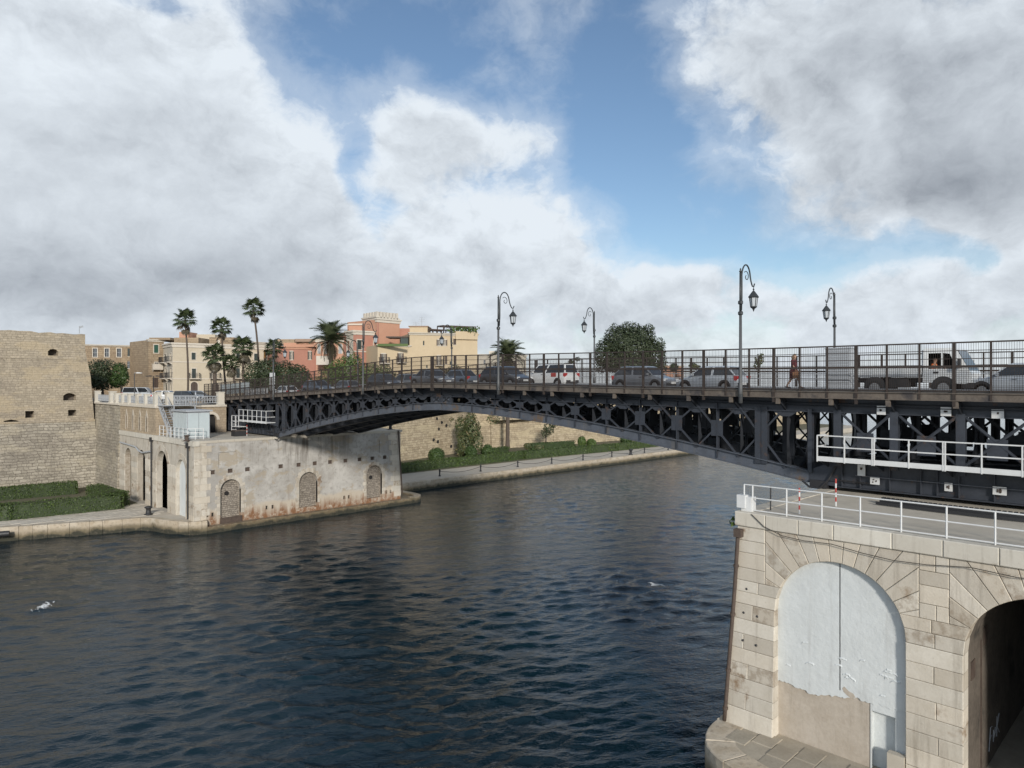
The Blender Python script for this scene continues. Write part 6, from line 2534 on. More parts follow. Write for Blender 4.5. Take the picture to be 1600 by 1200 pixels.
palm_px('tall slim fan palm nearest the fort, left of the other tall palms', (289, 500), 293.5, 103, 0.2, size=1.75, seed=1)
palm_px('tall slim fan palm in the middle of the three tallest', (346, 512), 355, 103, -0.1, size=1.65, seed=2)
palm_px('tallest fan palm with a bare slim trunk, right of the other tall palms', (396, 483), 404, 106, 0.35, size=1.75, seed=3, r0=.17)
palm_px('medium fan palm with a full crown left of the dark clipped trees', (380, 543), 380, 100, 0, size=1.75, n_live=30, n_dead=14, r0=.2, seed=4)
palm_px('short thick fan palm with a long skirt of dead fronds', (335, 556), 336, 98, 0, size=1.75, n_live=34, n_dead=34, r0=.3, seed=5)
palm_px('short fan palm squeezed between the skirted palm and the medium palm', (362, 568), 371, 99, 0, size=1.5, n_live=26, n_dead=18, r0=.2, seed=6)
palm_px('medium fan palm in front of the red house', (428, 544), 428, 104, 0, size=1.55, n_live=28, n_dead=10, r0=.18, seed=7)
palm_px('big feathery date palm beside the pink tower house', (517, 531), 517, 108, 0, 'date', 3.3, 46, 10, .36, 8)
palm_px('date palm behind mid bridge, its trunk rising from the far promenade', (794, 556), 793, 137, 0, 'date', 3.7, 44, 16, .40, 9, zbase=ZQ)


# ---- hedges and shrubs
def hedge(label, path, w, hgt, n, size, mat, z0=ZQ, seed=1, group=None, cat='hedge'):
    root = thing('hedge', label, cat, (path[0][0], path[0][1], z0), group)
    rr = random.Random(seed)
    core, lf = MB(), MB()
    tot = sum((Vector(q) - Vector(p)).length for p, q in zip(path, path[1:]))
    for p, q in zip(path, path[1:]):
        p, q = Vector((p[0], p[1], 0)), Vector((q[0], q[1], 0))
        L = (q - p).length
        u = (q - p) / L
        s = Vector((-u.y, u.x, 0))
        core.obox((p + q) / 2 + Vector((0, 0, z0 + hgt / 2 - .03)), u * (L / 2 + w * .30), s * (w / 2 - .07), (0, 0, hgt / 2 - .05))
        for _ in range(int(n * L / tot)):
            t = rr.uniform(-w / 2, L + w / 2)
            k = rr.random()
            per = hgt * 2 + w
            x = k * per
            if x < hgt:
                o, z, nn = -w / 2, x, -s
            elif x < hgt + w:
                o, z, nn = x - hgt - w / 2, hgt, Vector((0, 0, 1))
            else:
                o, z, nn = w / 2, x - hgt - w, s
            if rr.random() < .1:
                t = rr.choice((-w / 2, L + w / 2))
                o, z = rr.uniform(-w / 2, w / 2), rr.uniform(0, hgt)
                nn = u * (1 if t > 0 else -1)
            c = p + u * t + s * o + Vector((0, 0, z0 + z))
            c += nn * (rr.uniform(-.07, .05) + .13 * noise.noise(c * 0.9) + .05 * noise.noise(c * 3.1))
            m_ = (nn + Vector((rr.gauss(0, .55), rr.gauss(0, .55), rr.gauss(.2, .55)))).normalized()
            a = m_.orthogonal().normalized()
            a.rotate(Matrix.Rotation(rr.uniform(0, 6.28), 3, m_))
            b_ = m_.cross(a)
            s1, s2 = size * rr.uniform(.6, 1.2), size * rr.uniform(.4, .8)
            lf.add([c - a * s1, c + b_ * s2, c + a * s1, c - b_ * s2], [(0, 1, 2, 3)])
    core.build('inner_growth', M['leaf_tree'], root)
    o = lf.build('leaves', mat, root)
    o['kind'] = 'stuff'
    return root


hedge('long low clipped hedge bending round beside the left quay', [(-6, 88.0), (12.4, 83.3), (22.0, 82.6), (22.9, 84.2), (22.6, 91.5)], 1.7, 1.5, 15000, .085, M['leaf_hedge'], seed=1, group='clipped hedges below the fort')
hedge('straight clipped hedge at the back, against the fort wall', [(0, 98.2), (21.2, 97.4)], 1.5, 1.45, 8000, .09, M['leaf_hedge'], seed=2, group='clipped hedges below the fort')
hedge('long clipped hedge along the far promenade, starting behind the grey pier', [(59.8, 85.6), (72, 86.2), (84.5, 86.0), (88, 86.6)], 1.1, 1.42, 9000, .12, M['leaf_hedge'], seed=3, group='clipped hedges along the far promenade')
hedge('right hand clipped hedge of the far promenade, ending under the bridge', [(88.5, 86.2), (104, 84.8), (112, 84.2), (128.5, 84.0)], 1.1, 1.42, 7500, .13, M['leaf_hedge'], seed=4, group='clipped hedges along the far promenade')
hedge('short hedge angling back to the sea wall under the bridge', [(83.0, 88.2), (86.5, 94.5), (92, 95.0)], 1.3, 1.35, 2500, .12, M['leaf_hedge'], seed=5, group='clipped hedges along the far promenade')
hedge('short dark hedge at the foot of the sloping ledge', [(98.5, 94.0), (108, 92.2)], 1.2, 1.7, 2000, .12, M['leaf_shrub'], seed=6, group='clipped hedges along the far promenade')


def shrub(label, px, py, rx, ry, d, mat, n, size, seed, name='round_shrub', group='clipped shrubs below the sea wall'):
    c = onD(px, py, d)
    s = d / F
    base = Vector((c.x, c.y, ZQ))
    root = thing(name, label, 'shrub', base, group)
    mb = MB()
    mb.tube([base, base + Vector((0, 0, max(.3, c.z - ZQ)))], [.08, .05], 6)
    mb.build('stem', M['bark'], root)
    mb = MB()
    leaves(mb, [(c.x, c.y, c.z, rx * s, rx * s, ry * s)], n, size, shell=.75, seed=seed, thin=.9)
    leaves(mb, [(c.x, c.y, c.z, rx * s * .8, rx * s * .8, ry * s * .8)], n // 3, size * 2, shell=.6, seed=seed + 50, thin=.9)
    mb.build('crown', mat, root)
    return root


shrub('clipped round shrub nearest the grey pier, in front of the sea wall', 682, 711, 13.5, 12, 119, M['leaf_shrub'], 1500, .15, 1)
shrub('smaller clipped round shrub below the ivy covered tree', 736, 706, 10, 11, 122, M['leaf_shrub'], 1100, .15, 2)
shrub('pointed clipped shrub right of the ivy covered tree', 762, 704, 9.5, 10.5, 124, M['leaf_shrub'], 1100, .15, 3)
shrub('sparse little shrub in front of the sloping ledge', 824, 697, 6.5, 5, 128, M['leaf_ivy'], 200, .18, 4)
shrub('loose pair of round shrubs left of the last shrub', 909, 690, 7, 9, 140, M['leaf_bush'], 800, .17, 5)
shrub('loose low shrub touching its taller neighbour on the left', 924, 692, 8, 7, 140, M['leaf_bush'], 800, .17, 6)
shrub('last round shrub under the bridge chord at the right', 978, 687, 10, 7, 146, M['leaf_shrub'], 900, .17, 7)
shrub('low grey green shrub beside the short dark hedge', 842, 699, 8, 4, 131, M['leaf_ivy'], 350, .17, 8)
b = onZ(726, 712, ZQ)
d = CA * b.x + SA * b.y
tree('ivy_tree', 'ivy covered tree against the sea wall under mid bridge', b, 4.0,
     px_blobs(b, d - 2, [(728, 690, 17, 26), (738, 672, 16, 22), (720, 668, 12, 20), (748, 690, 9, 18), (735, 655, 12, 12), (722, 702, 12, 12)], .7), 4200, .22, M['leaf_ivy'], .3, 61, thin=.6)
b = onZ(853, 703, ZQ)
d = CA * b.x + SA * b.y
tree('thin_tree', 'thin tree with sparse dark leaves near the iron grille', b, 3.6, px_blobs(b, d, [(858, 668, 10, 14), (866, 660, 10, 9), (852, 676, 8, 9)], .8), 700, .2, M['leaf_tree'], .14, 62, thin=.4)
for (px, py, w, h_, lab, sd) in ((765, 655, 16, 8, 'wisps of green weed hanging on the sea wall beside the ivy tree', 71), (700, 655, 4, 4, 'small tuft of weed in a hole of the sea wall', 72),
                                 (1010, 676, 3, 3, 'tuft of weed high on the right part of the sea wall', 73)):
    c = onD(px, py, 129 if px < 1000 else 150)
    mb = MB()
    s = 130 / F
    leaves(mb, [(c.x, c.y - 1.0, c.z, w * s, .5, h_ * s)], 260 if w > 10 else 60, .16, seed=sd, thin=.2)
    o = mb.build('wall_weed', M['leaf_ivy'])
    tag(o, lab, 'plant', 'weeds on the sea wall')


# ================================================================== VEHICLES
def quad_pane(mb, P, ins=0.06, off=None):
    """a pane inset in a four cornered face, slightly proud of it"""
    P = [Vector(p) for p in P]
    c = sum(P, Vector()) / 4
    n = (P[1] - P[0]).cross(P[3] - P[0]).normalized()
    if off is not None and n.dot(off) < 0:
        n = -n
    Q = []
    for p in P:
        d = (c - p)
        Q.append(p + d.normalized() * ins * 1.4 + n * 0.012)
    mb.add(Q, [(0, 1, 2, 3)])
    return mb


def wheel(root, x, y, r=0.31, side=-1):
    mb = MB()
    w = 0.2
    prof = [(r * .62, -w / 2), (r * .95, -w / 2), (r, -w / 2 + .03), (r, w / 2 - .03), (r * .95, w / 2), (r * .62, w / 2)]
    mb.lathe(prof, (x, y, r), 20, 'Y')
    t = mb.build('wheel', M['tyre'], root)
    mb = MB()
    yo = y + side * (w / 2 + .004)
    for k in range(5):
        a = 2 * pi * k / 5
        mb.bar((x + .05 * cos(a), yo, r + .05 * sin(a)), (x + r * .6 * cos(a), yo, r + r * .6 * sin(a)), .075, .012, (0, 1, 0))
    mb.lathe([(r * .64, -.012), (r * .56, .012)], (x, yo, r), 18, 'Y')
    mb.lathe([(r * .2, -.02), (r * .16, .02)], (x, yo, r), 10, 'Y')
    mb.cur = 0
    mb.build('rim', M['rim'], t)
    mb = MB()
    mb.lathe([(r * .55, -.006), (r * .55, .008)], (x, yo - side * .012, r), 14, 'Y')
    mb.build('brake_disc', M['iron'], t)


def car(label, mat, L=3.9, W_=1.70, Hh=1.48, style='hatch', group='cars crossing the bridge'):
    """built about the origin, nose towards +X"""
    root = thing('car', label, 'car', (0, 0, 0), group)
    w = W_ / 2
    hx = L / 2
    belt = 0.62 * Hh
    cw = hx - (0.95 if style != 'van' else 0.62) * L / 4        # base of the windscreen
    rf = cw - 0.62
    if style == 'hatch':
        rr_, tl, tz = -hx + .62, -hx + .10, belt + .02
    elif style == 'van':
        rr_, tl, tz = -hx + .22, -hx + .06, belt
    else:
        rr_, tl, tz = -hx + 1.15, -hx + .62, belt + .02
    hood = belt - .06
    st = [(hx, .72, .30, .58), (hx - .06, .82, .22, .66), (hx - .30, .95, .20, .74), (hx - .75, 1.0, .20, hood - .02), (cw, 1.0, .20, belt - .01), (0, 1.0, .20, belt + .01), (tl + .35, 1.0, .20, tz + .02),
          (-hx + .14, .96, .24, tz - .0), (-hx, .86, .32, tz - .22)]
    vs, fs = [], []
    for (x, k, z0, z1) in st:
        ww = w * k
        hh = z1 - z0
        for (a, b) in ((-.86, 0), (-.97, .12), (-1.0, .42), (-.985, .72), (-.93, .93), (-.80, 1.0), (.80, 1.0), (.93, .93), (.985, .72), (1.0, .42), (.97, .12), (.86, 0)):
            vs.append((x, a * ww, z0 + b * hh))
    n = 12
    for i in range(len(st) - 1):
        for k in range(n):
            fs.append((i * n + k, i * n + (k + 1) % n, (i + 1) * n + (k + 1) % n, (i + 1) * n + k))
    fs += [tuple(range(n)), tuple(range((len(st) - 1) * n, len(st) * n))]
    mb = MB()
    mb.add(vs, fs)
    # greenhouse
    b0, t0 = w * .90, w * .70
    zr = Hh
    B = [(cw, -b0 + .04, belt - .02), (cw, b0 - .04, belt - .02), (tl, b0, tz - .02), (tl, -b0, tz - .02)]
    T = [(rf, -t0, zr - .05), (rf, t0, zr - .05), (rr_, t0, zr - .03), (rr_, -t0, zr - .03)]
    T2 = [(rf - .15, -t0 * .8, zr), (rf - .15, t0 * .8, zr), (rr_ + .12, t0 * .8, zr), (rr_ + .12, -t0 * .8, zr)]
    mb.add(B + T + T2, [(0, 1, 5, 4), (1, 2, 6, 5), (2, 3, 7, 6), (3, 0, 4, 7), (4, 5, 9, 8), (5, 6, 10, 9), (6, 7, 11, 10), (7, 4, 8, 11), (8, 9, 10, 11)])
    mb.build('body', mat, root)
    V = Vector
    for nm, P, off in (('windscreen', (B[0], B[1], T[1], T[0]), V((1, 0, .3))), ('rear_window', (B[2], B[3], T[3], T[2]), V((-1, 0, .2)))):
        m2 = MB()
        quad_pane(m2, P, .07, off)
        m2.build(nm, M['glass'], root)
    for s in (-1, 1):
        b = [V(q) for q in (B if s else B)]
        lo_f, lo_r = (B[0], B[3]) if s < 0 else (B[1], B[2])
        up_f, up_r = (T[0], T[3]) if s < 0 else (T[1], T[2])
        lo_f, lo_r, up_f, up_r = V(lo_f), V(lo_r), V(up_f), V(up_r)
        cuts = (0, .5, 1.0) if style != 'van' else (0, .42, 1.0)
        for c0, c1 in zip(cuts, cuts[1:]):
            m2 = MB()
            quad_pane(m2, (lo_f.lerp(lo_r, c0), lo_f.lerp(lo_r, c1), up_f.lerp(up_r, c1), up_f.lerp(up_r, c0)), .06, V((0, s, .3)))
            if style == 'panel' and c0 > 0:
                continue
            m2.build('side_window', M['glass'], root)
        for x in (hx - .72, -hx + .72):
            m2 = MB()
            m2.lathe([(.37, -.02), (.37, .02)], (x, s * (w - .005), .33), 18, 'Y')
            m2.build('wheel_arch', M['black_pl'], root)
            wheel(root, x, s * (w - .085), .30, s)
        m2 = MB()
        m2.obox((hx - .20, s * w * .74, .63), (.12, 0, .02), (0, .15, 0), (0, 0, .07))
        m2.build('headlight', M['head'], root)
        m2 = MB()
        m2.obox((-hx + .10, s * w * .80, tz - .16), (.09, 0, 0), (0, .13, 0), (-.02, 0, .13))
        m2.build('tail_light', M['tail'], root)
        m2 = MB()
        m2.obox((cw - .28, s * (w + .04), belt + .07), (.06, 0, 0), (0, .09, 0), (0, 0, .06))
        m2.build('side_mirror', mat, root)
        m2 = MB()
        m2.bar((.15, s * (w + .004), belt - .12), (.30, s * (w + .004), belt - .12), .02, .03)
        m2.build('door_handle', M['black_pl'], root)
        m2 = MB()
        m2.bar((hx - 1.15, s * (w - .012), .27), (-hx + 1.15, s * (w - .012), .27), .04, .10)
        m2.build('sill', M['black_pl'], root)
    m2 = MB()
    m2.obox((hx - .03, 0, .36), (.05, 0, 0), (0, w * .78, 0), (0, 0, .10))
    m2.build('front_bumper', M['black_pl'], root)
    m2 = MB()
    m2.obox((-hx + .02, 0, .42), (.06, 0, 0), (0, w * .80, 0), (0, 0, .10))
    m2.build('rear_bumper', M['black_pl'], root)
    for x in (hx + .022, -hx - .044):
        m2 = MB()
        m2.obox((x, 0, .47), (.004, 0, 0), (0, .25, 0), (0, 0, .055))
        m2.build('number_plate', M['plate'], root)
    return root


def put(root, px, X, nose_left, dz=0.145):
    """onto the carriageway; nose towards the old town (left) or towards the near bank"""
    y = onX(px, 600, X).y
    root.location = (X, y, zb(y) + dz)
    root.rotation_euler = (0, 0, pi / 2 if nose_left else -pi / 2)
    W[root.name] = Vector(root.location)
    return root


NL, FL = 36.4, 39.9
put(car('silver hatchback with red tail lamps left of the tall near lantern', M['car_silver'], 3.9, 1.68, 1.47), 1112, 36.2, True)
put(car('dark grey hatchback facing the silver one, headlamp lit by daylight', M['car_grey'], 4.0, 1.72, 1.50), 1008, NL, False)
c_ = put(car('white small van with dark windows and a red mark on its side', M['car_white'], 4.1, 1.72, 1.72, 'van'), 862, FL - .8, True)
mb = MB()
wy_ = c_.location
mb.obox((wy_.x - .868, wy_.y - .95, wy_.z + .92), (0.006, 0, 0), (0, .24, 0), (0, 0, .14))
W[c_.name] = Vector((0, 0, 0))
mb.v = [tuple(Matrix.Rotation(-pi / 2, 3, 'Z') @ (Vector(p) - wy_)) for p in mb.v]
o = mb.build('side_mark', M['red_paint'], c_)
put(car('charcoal car right behind the mid bridge lantern post', M['car_dark'], 4.2, 1.76, 1.52), 790, NL, False)
put(car('slate grey saloon seen end on left of the mid bridge lantern', M['car_blue'], 4.2, 1.72, 1.45, 'saloon'), 717, FL - .6, True)
put(car('dark grey saloon between the two fence posts at the bridge joint', M['car_grey'], 4.2, 1.72, 1.42, 'saloon'), 676, NL, False)
put(car('grey estate car following left of the bridge joint', M['car_grey'], 4.3, 1.74, 1.52), 636, FL - .4, True)
put(car('charcoal small car descending towards the old town, before the red tower', M['car_dark'], 3.7, 1.65, 1.46), 601, NL, False)
put(car('grey small car on the far arm below the light green bush', M['car_grey'], 3.8, 1.66, 1.48), 540, FL, True)
put(car('grey blue car on the far arm just left of the grey small car', M['car_blue'], 4.0, 1.70, 1.47), 497, NL, False)
put(car('white small car farthest down the far arm beside the white board', M['car_white'], 3.8, 1.66, 1.48), 446, FL, True)
put(car('silver car at the right edge of the picture behind the white truck', M['car_silver'], 4.2, 1.76, 1.45, 'saloon'), 1602, 36.0, True)

# --- white flatbed truck, nose towards the near bank
tk = thing('truck', 'white flatbed truck with a man in orange leaning at its open window', 'truck', (0, 0, 0))
HT, WT = 2.12, 1.84
w = WT / 2
prof = [(2.1, .55), (2.32, .60), (2.34, 1.0), (2.28, 1.12), (1.82, 2.02), (1.66, 2.12), (.62, 2.12), (.52, 2.05), (.50, .62)]
mb = MB()
side = [[(1.80, 1.22), (1.55, 1.86), (1.28, 1.90), (1.28, 1.22)], [(1.22, 1.22), (1.22, 1.90), (.72, 1.90), (.72, 1.22)]]
for s in (-1, 1):
    fr = Fr((0, s * w, 0), (1, 0, 0), (0, s, 0))
    mb.plate(prof, side, fr, 0.0, 0.06)
n = len(prof)
vs = [(x, -w, z) for x, z in prof] + [(x, w, z) for x, z in prof]
mb.add(vs, [(i, i + 1, n + i + 1, n + i) for i in range(n - 1) if i != 3])
mb.build('cab', M['car_white'], tk)
mb = MB()
mb.box(.53, 1.75, -w + .09, w - .09, .7, 1.18)
mb.box(.53, .60, -w + .06, w - .06, 1.1, 2.0)
mb.box(.62, 1.78, -.05, -.02, 1.1, 1.95)  # dark sheet across the cab, added so its side windows look unlit
mb.build('cab_dark_fill', M['void'], tk)
mb = MB()
mb.add([(2.28, -w + .06, 1.12), (2.28, w - .06, 1.12), (1.83, w - .12, 2.0), (1.83, -w + .12, 2.0)], [(0, 1, 2, 3)])
mb.build('windscreen', M['glass'], tk)
mb = MB()
mb.box(-2.45, .42, -w - .02, w + .02, .86, .98)
mb.build('load_bed', M['grey_paint'], tk)
for (x0, x1, y0, y1) in ((-2.45, -1.02, -w - .04, -w), (-.98, .42, -w - .04, -w), (-2.45, -1.02, w, w + .04), (-.98, .42, w, w + .04), (-2.49, -2.45, -w, w), (.42, .46, -w, w)):
    mb = MB()
    mb.box(x0, x1, y0, y1, .985, 1.36)
    mb.build('drop_side', M['car_white'], tk)
mb = MB()
for s in (-1, 1):
    mb.bar((.46, s * .7, 1.0), (.46, s * .7, 2.05), .07)
for z in (1.55, 1.8, 2.05):
    mb.bar((.46, -.7, z), (.46, .7, z), .05)
mb.build('headboard', M['grey_paint'], tk)
mb = MB()
for s in (-1, 1):
    mb.box(-2.4, 1.9, s * .35 - .05, s * .35 + .05, .60, .84)
mb.box(-.9, -.1, -w + .05, -w + .4, .38, .78)
mb.box(-1.1, -.2, w - .4, w - .05, .4, .78)
mb.build('chassis', M['black_pl'], tk)
mb = MB()
mb.box(2.0, 2.40, -w + .02, w - .02, .36, .60)
mb.build('front_bumper', M['black_pl'], tk)
for s in (-1, 1):
    for x in (1.30, -1.50):
        m2 = MB()
        m2.lathe([(.47, -.02), (.47, .02)], (x, s * (w - .012), .42), 18, 'Y')
        m2.build('wheel_arch', M['black_pl'], tk)
        wheel(tk, x, s * (w - .09), .36, s)
    m2 = MB()
    m2.obox((2.33, s * w * .72, .80), (.02, 0, 0), (0, .17, 0), (0, 0, .09))
    m2.build('headlight', M['head'], tk)
    m2 = MB()
    m2.obox((1.95, s * (w + .20), 1.42), (.05, 0, 0), (0, .11, 0), (0, 0, .19))
    m2.bar((1.9, s * w, 1.55), (1.95, s * (w + .2), 1.5), .03)
    m2.build('side_mirror', M['black_pl'], tk)
    m2 = MB()
    m2.obox((1.02, s * (w + .012), 1.05), (.10, 0, 0), (0, .012, 0), (0, 0, .04))
    m2.build('door_handle', M['black_pl'], tk)
put(tk, 1404, 35.75, False)
tk.location.y -= 0.75

# grey cabinet on the far footway
cy = onX(1312, 600, 43.4).y
cb = thing('cabinet', 'tall grey metal cabinet on the far footway beside the right far lantern', 'cabinet', (43.4, cy, zb(cy) + .44))
mb = MB()
mb.box(43.1, 43.7, cy - .72, cy + .72, zb(cy) + .44, zb(cy) + 2.75)
mb.box(43.05, 43.75, cy - .77, cy + .77, zb(cy) + 2.75, zb(cy) + 2.82)
mb.build('case', M['grey_paint'], cb)
for k in range(12):
    mb = MB()
    z = zb(cy) + .7 + k * .165
    mb.obox((43.08, cy, z + .06), (.012, 0, .02), (0, .64, 0), (-.01, 0, .06))
    mb.build('slat', M['grey_paint'], cb)

# white hoarding panels and a board at the old town end of the near footway
hd = thing('hoarding', 'row of frosted pale panels behind the fence at the old town end', 'hoarding', (34.3, 80, zb(80) + .44))
for k in range(7):
    y0 = 85.0 - k * 1.16
    z0 = zb(y0) + .44
    mb = MB()
    mb.box(34.3, 34.35, y0 - 1.1, y0, z0 + .35, z0 + 1.55)
    mb.build('panel', M['glass_panel'], hd)
    mb = MB()
    mb.bar((34.32, y0 + .03, z0), (34.32, y0 + .03, z0 + 1.6), .05, .05, (0, 1, 0))
    mb.build('panel_post', M['iron'], hd)
for k in range(6):
    pass
wb = thing('board', 'tall white notice board on two legs on the far arm left of a lantern', 'board', (34.3, 71.3, zb(71.3) + .44))
for (z0, z1) in ((.35, 1.25), (1.3, 2.25)):
    for (ya_, yb_) in ((70.75, 71.3), (71.36, 71.9)):
        mb = MB()
        z = zb(71.3) + .44
        mb.box(34.3, 34.34, ya_, yb_, z + z0, z + z1)
        mb.build('board_panel', M['white_paint'], wb)
mb = MB()
for y in (70.8, 71.85):
    mb.bar((34.36, y, zb(y) + .44), (34.36, y, zb(y) + 2.7), .05, .05, (0, 1, 0))
mb.build('board_legs', M['iron'], wb)
wb.children[-1]['kind'] = 'stuff'
for k, y in enumerate((76.9, 75.6, 74.2, 72.9)):
    t = thing('crate', ['white crate on the near footway, first of four left of the white board', 'white crate second from the hoarding', 'white crate third from the hoarding',
                        'white crate nearest the white notice board'][k], 'crate', (34.1, y, zb(y) + .44), 'white crates behind the far fence')
    mb = MB()
    z = zb(y) + .44
    mb.box(33.9, 34.4, y - .42, y + .42, z, z + .62)
    mb.build('crate_body', M['white_paint'], t)
    mb = MB()
    mb.box(33.87, 34.43, y - .45, y + .45, z + .62, z + .69)
    mb.build('lid', M['grey_paint'], t)

# parked vehicles on the terrace left of the bridge
def put_street(root, px, d, rz):
    p = onD(px, 610, d)
    root.location = (p.x, p.y, ZS_ + .21)
    root.rotation_euler = (0, 0, rz)


put_street(car('silver van parked behind the balustrade left of the stairs', M['car_silver'], 4.6, 1.8, 1.9, 'van', 'cars parked on the terrace'), 219, 103, A - pi / 2 + .15)
put_street(car('charcoal car parked on the terrace under the tallest left palm', M['car_dark'], 4.0, 1.7, 1.45, 'hatch', 'cars parked on the terrace'), 292, 96, A - pi / 2)
put_street(car('white car parked on the terrace between stairs and palm', M['car_white'], 4.0, 1.7, 1.45, 'hatch', 'cars parked on the terrace'), 262, 98, A - pi / 2)
put_street(car('slate car parked beside the corner post of the bridge approach', M['car_blue'], 4.0, 1.7, 1.45, 'hatch', 'cars parked on the terrace'), 312, 97, A - pi / 2 + .3)
for (px, pyt, lab) in ((210, 583, 'thin street lamp with a white flat head before the dark round tree'), (240, 588, 'twin armed street lamp beside the narrow tan house'),
                       (330, 560, 'thin grey lamp post in front of the skirted fan palm')):
    p = onD(px, pyt, 100)
    b = Vector((p.x, p.y, ZS_))
    t = thing('town_lamp', lab, 'street lamp', b)
    mb = MB()
    mb.tube([b, p], [.07, .05], 6)
    mb.build('pole', M['iron'] if px != 210 else M['lamp'], t)
    for s in ((-1, 1) if px == 240 else (1,)):
        mb = MB()
        mb.tube([p, p + Vector((SA * .5 * s, -CA * .5 * s, .12)), p + Vector((SA * .9 * s, -CA * .9 * s, .05))], .03, 5)
        mb.obox(p + Vector((SA * .7 * s, -CA * .7 * s, .02)), Vector((SA, -CA, 0)) * .38, Vector((CA, SA, 0)) * .12, (0, 0, .06))
        mb.build('lamp_head', M['white_paint'] if px == 210 else M['iron'], t)

# ------------------------------------------------------------------ shed and stairs on the far pier
sx0, sx1, sy0, sy1 = 25.95, 28.3, 72.6, 76.6
sh = thing('site_shed', 'pale grey metal shed standing on the corner of the far pier', 'shed', (27, 74, FZ))
mb = MB()
mb.box(sx0 + .06, sx1 - .06, sy0 + .06, sy1 - .06, FZ, FZ + 2.75)
mb.build('frame', M['grey_paint'], sh)
for k in range(4):
    ya_, yb_ = lerp(sy0 + .1, sy1 - .1, k / 4), lerp(sy0 + .1, sy1 - .1, (k + 1) / 4)
    mb = MB()
    mb.box(sx0, sx0 + .05, ya_ + .03, yb_ - .03, FZ + .15, FZ + 2.6)
    mb.build('wall_panel', M['glass_panel'], sh)
for k in range(2):
    xa_, xb_ = lerp(sx0 + .1, sx1 - .1, k / 2), lerp(sx0 + .1, sx1 - .1, (k + 1) / 2)
    mb = MB()
    mb.box(xa_ + .03, xb_ - .03, sy0, sy0 + .05, FZ + .15, FZ + 2.6)
    mb.build('wall_panel', M['glass_panel'], sh)
mb = MB()
mb.box(sx0 - .15, sx1 + .15, sy0 - .15, sy1 + .15, FZ + 2.75, FZ + 2.9)
mb.build('roof', M['grey_paint'], sh)

stt = thing('iron_stairs', 'pale grey open metal stairs climbing from the pier to the terrace', 'stairs', (26.0, 78.4, FZ))
xa_, xb_ = 25.85, 26.75
bot, top = (77.0, FZ + .05), (80.6, 12.2)
for x in (xa_, xb_):
    mb = MB()
    mb.bar((x, bot[0], bot[1]), (x, top[0], top[1]), .06, .28)
    mb.build('stringer', M['grey_paint'], stt)
    mb = MB()
    mb.bar((x, bot[0], bot[1] + 1.0), (x, top[0], top[1] + 1.0), .05)
    mb.bar((x, bot[0], bot[1] + .55), (x, top[0], top[1] + .55), .04)
    for k in range(6):
        t = k / 5
        mb.bar((x, lerp(bot[0], top[0], t), lerp(bot[1], top[1], t)), (x, lerp(bot[0], top[0], t), lerp(bot[1], top[1], t) + 1.0), .05, .05, (0, 1, 0))
    mb.build('handrail', M['grey_paint'], stt)
for k in range(13):
    t = (k + .5) / 13
    mb = MB()
    y, z = lerp(bot[0], top[0], t), lerp(bot[1], top[1], t) + .08
    mb.box(xa_ + .03, xb_ - .03, y - .13, y + .13, z - .02, z + .02)
    mb.build('tread', M['grey_paint'], stt)
mb = MB()
mb.box(25.7, 29.2, 78.9, 80.5, 12.13, 12.2)
for x in np.arange(26.9, 29.3, .58):
    mb.bar((x, 78.95, 12.2), (x, 78.95, 13.25), .05, .05, (0, 1, 0))
for z in (12.75, 13.25):
    mb.bar((26.8, 78.95, z), (29.2, 78.95, z), .05)
for x in np.arange(26.9, 29.1, .14):
    mb.bar((x, 78.95, 12.2), (x + .1, 78.95, 13.2), .03)
for x in (26.9, 29.1):
    mb.bar((x, 79.0, FZ), (x, 79.0, 12.13), .1, .1, (0, 1, 0))
mb.build('landing', M['grey_paint'], stt)
mb = MB()
mb.box(25.68, 25.9, 80.66, 81.9, FZ, 11.9)
mb.build('stair_wall', M['abut'], stt)
rl = [(25.75, 79.9, FZ), (25.75, 71.9, FZ), (27.2, 71.6, FZ)]
railing('pier_railing', 'pale grey tube railing along the arcade edge of the far pier', rl, [i / 7 for i in range(8)] + [1.5, 2.0], 1.1, (.3, .7, 1.1), .04, .032, M['white_paint'])
t = thing('barrier_bin', 'small dark machine box beside the walkway of the far arm', 'box', (31.3, 73.4, FZ))
mb = MB()
mb.box(31.0, 32.2, 73.0, 74.0, FZ, FZ + .55)
mb.build('case', M['iron'], t)
mb = MB()
mb.box(30.97, 32.23, 72.97, 74.03, FZ + .55, FZ + .62)
mb.build('lid', M['pipe'], t)
striped_pole(Vector((32.1, 72.6, FZ)), 1.2, 'red and white marker pole on the far pier beside the dark machine box')
for (px, py, lab) in ((292, 689, 'rusty winch block at the corner of the far pier'), (610, 671, 'small dark bollard on the right corner of the far pier')):
    p = onZ(px, py, FZ)
    t = thing('winch' if px < 400 else 'bollard', lab, 'winch' if px < 400 else 'bollard', p)
    mb = MB()
    mb.lathe([(.3, 0), (.3, .08), (.18, .12), (.18, .42), (.3, .48), (.26, .56), (.05, .6)], p, 12)
    mb.build('post', M['pipe'] if px < 400 else M['iron'], t)
    mb = MB()
    mb.box(p.x - .4, p.x + .4, p.y - .4, p.y + .4, p.z - .01, p.z + .02)
    mb.build('base_plate', M['pipe'], t)

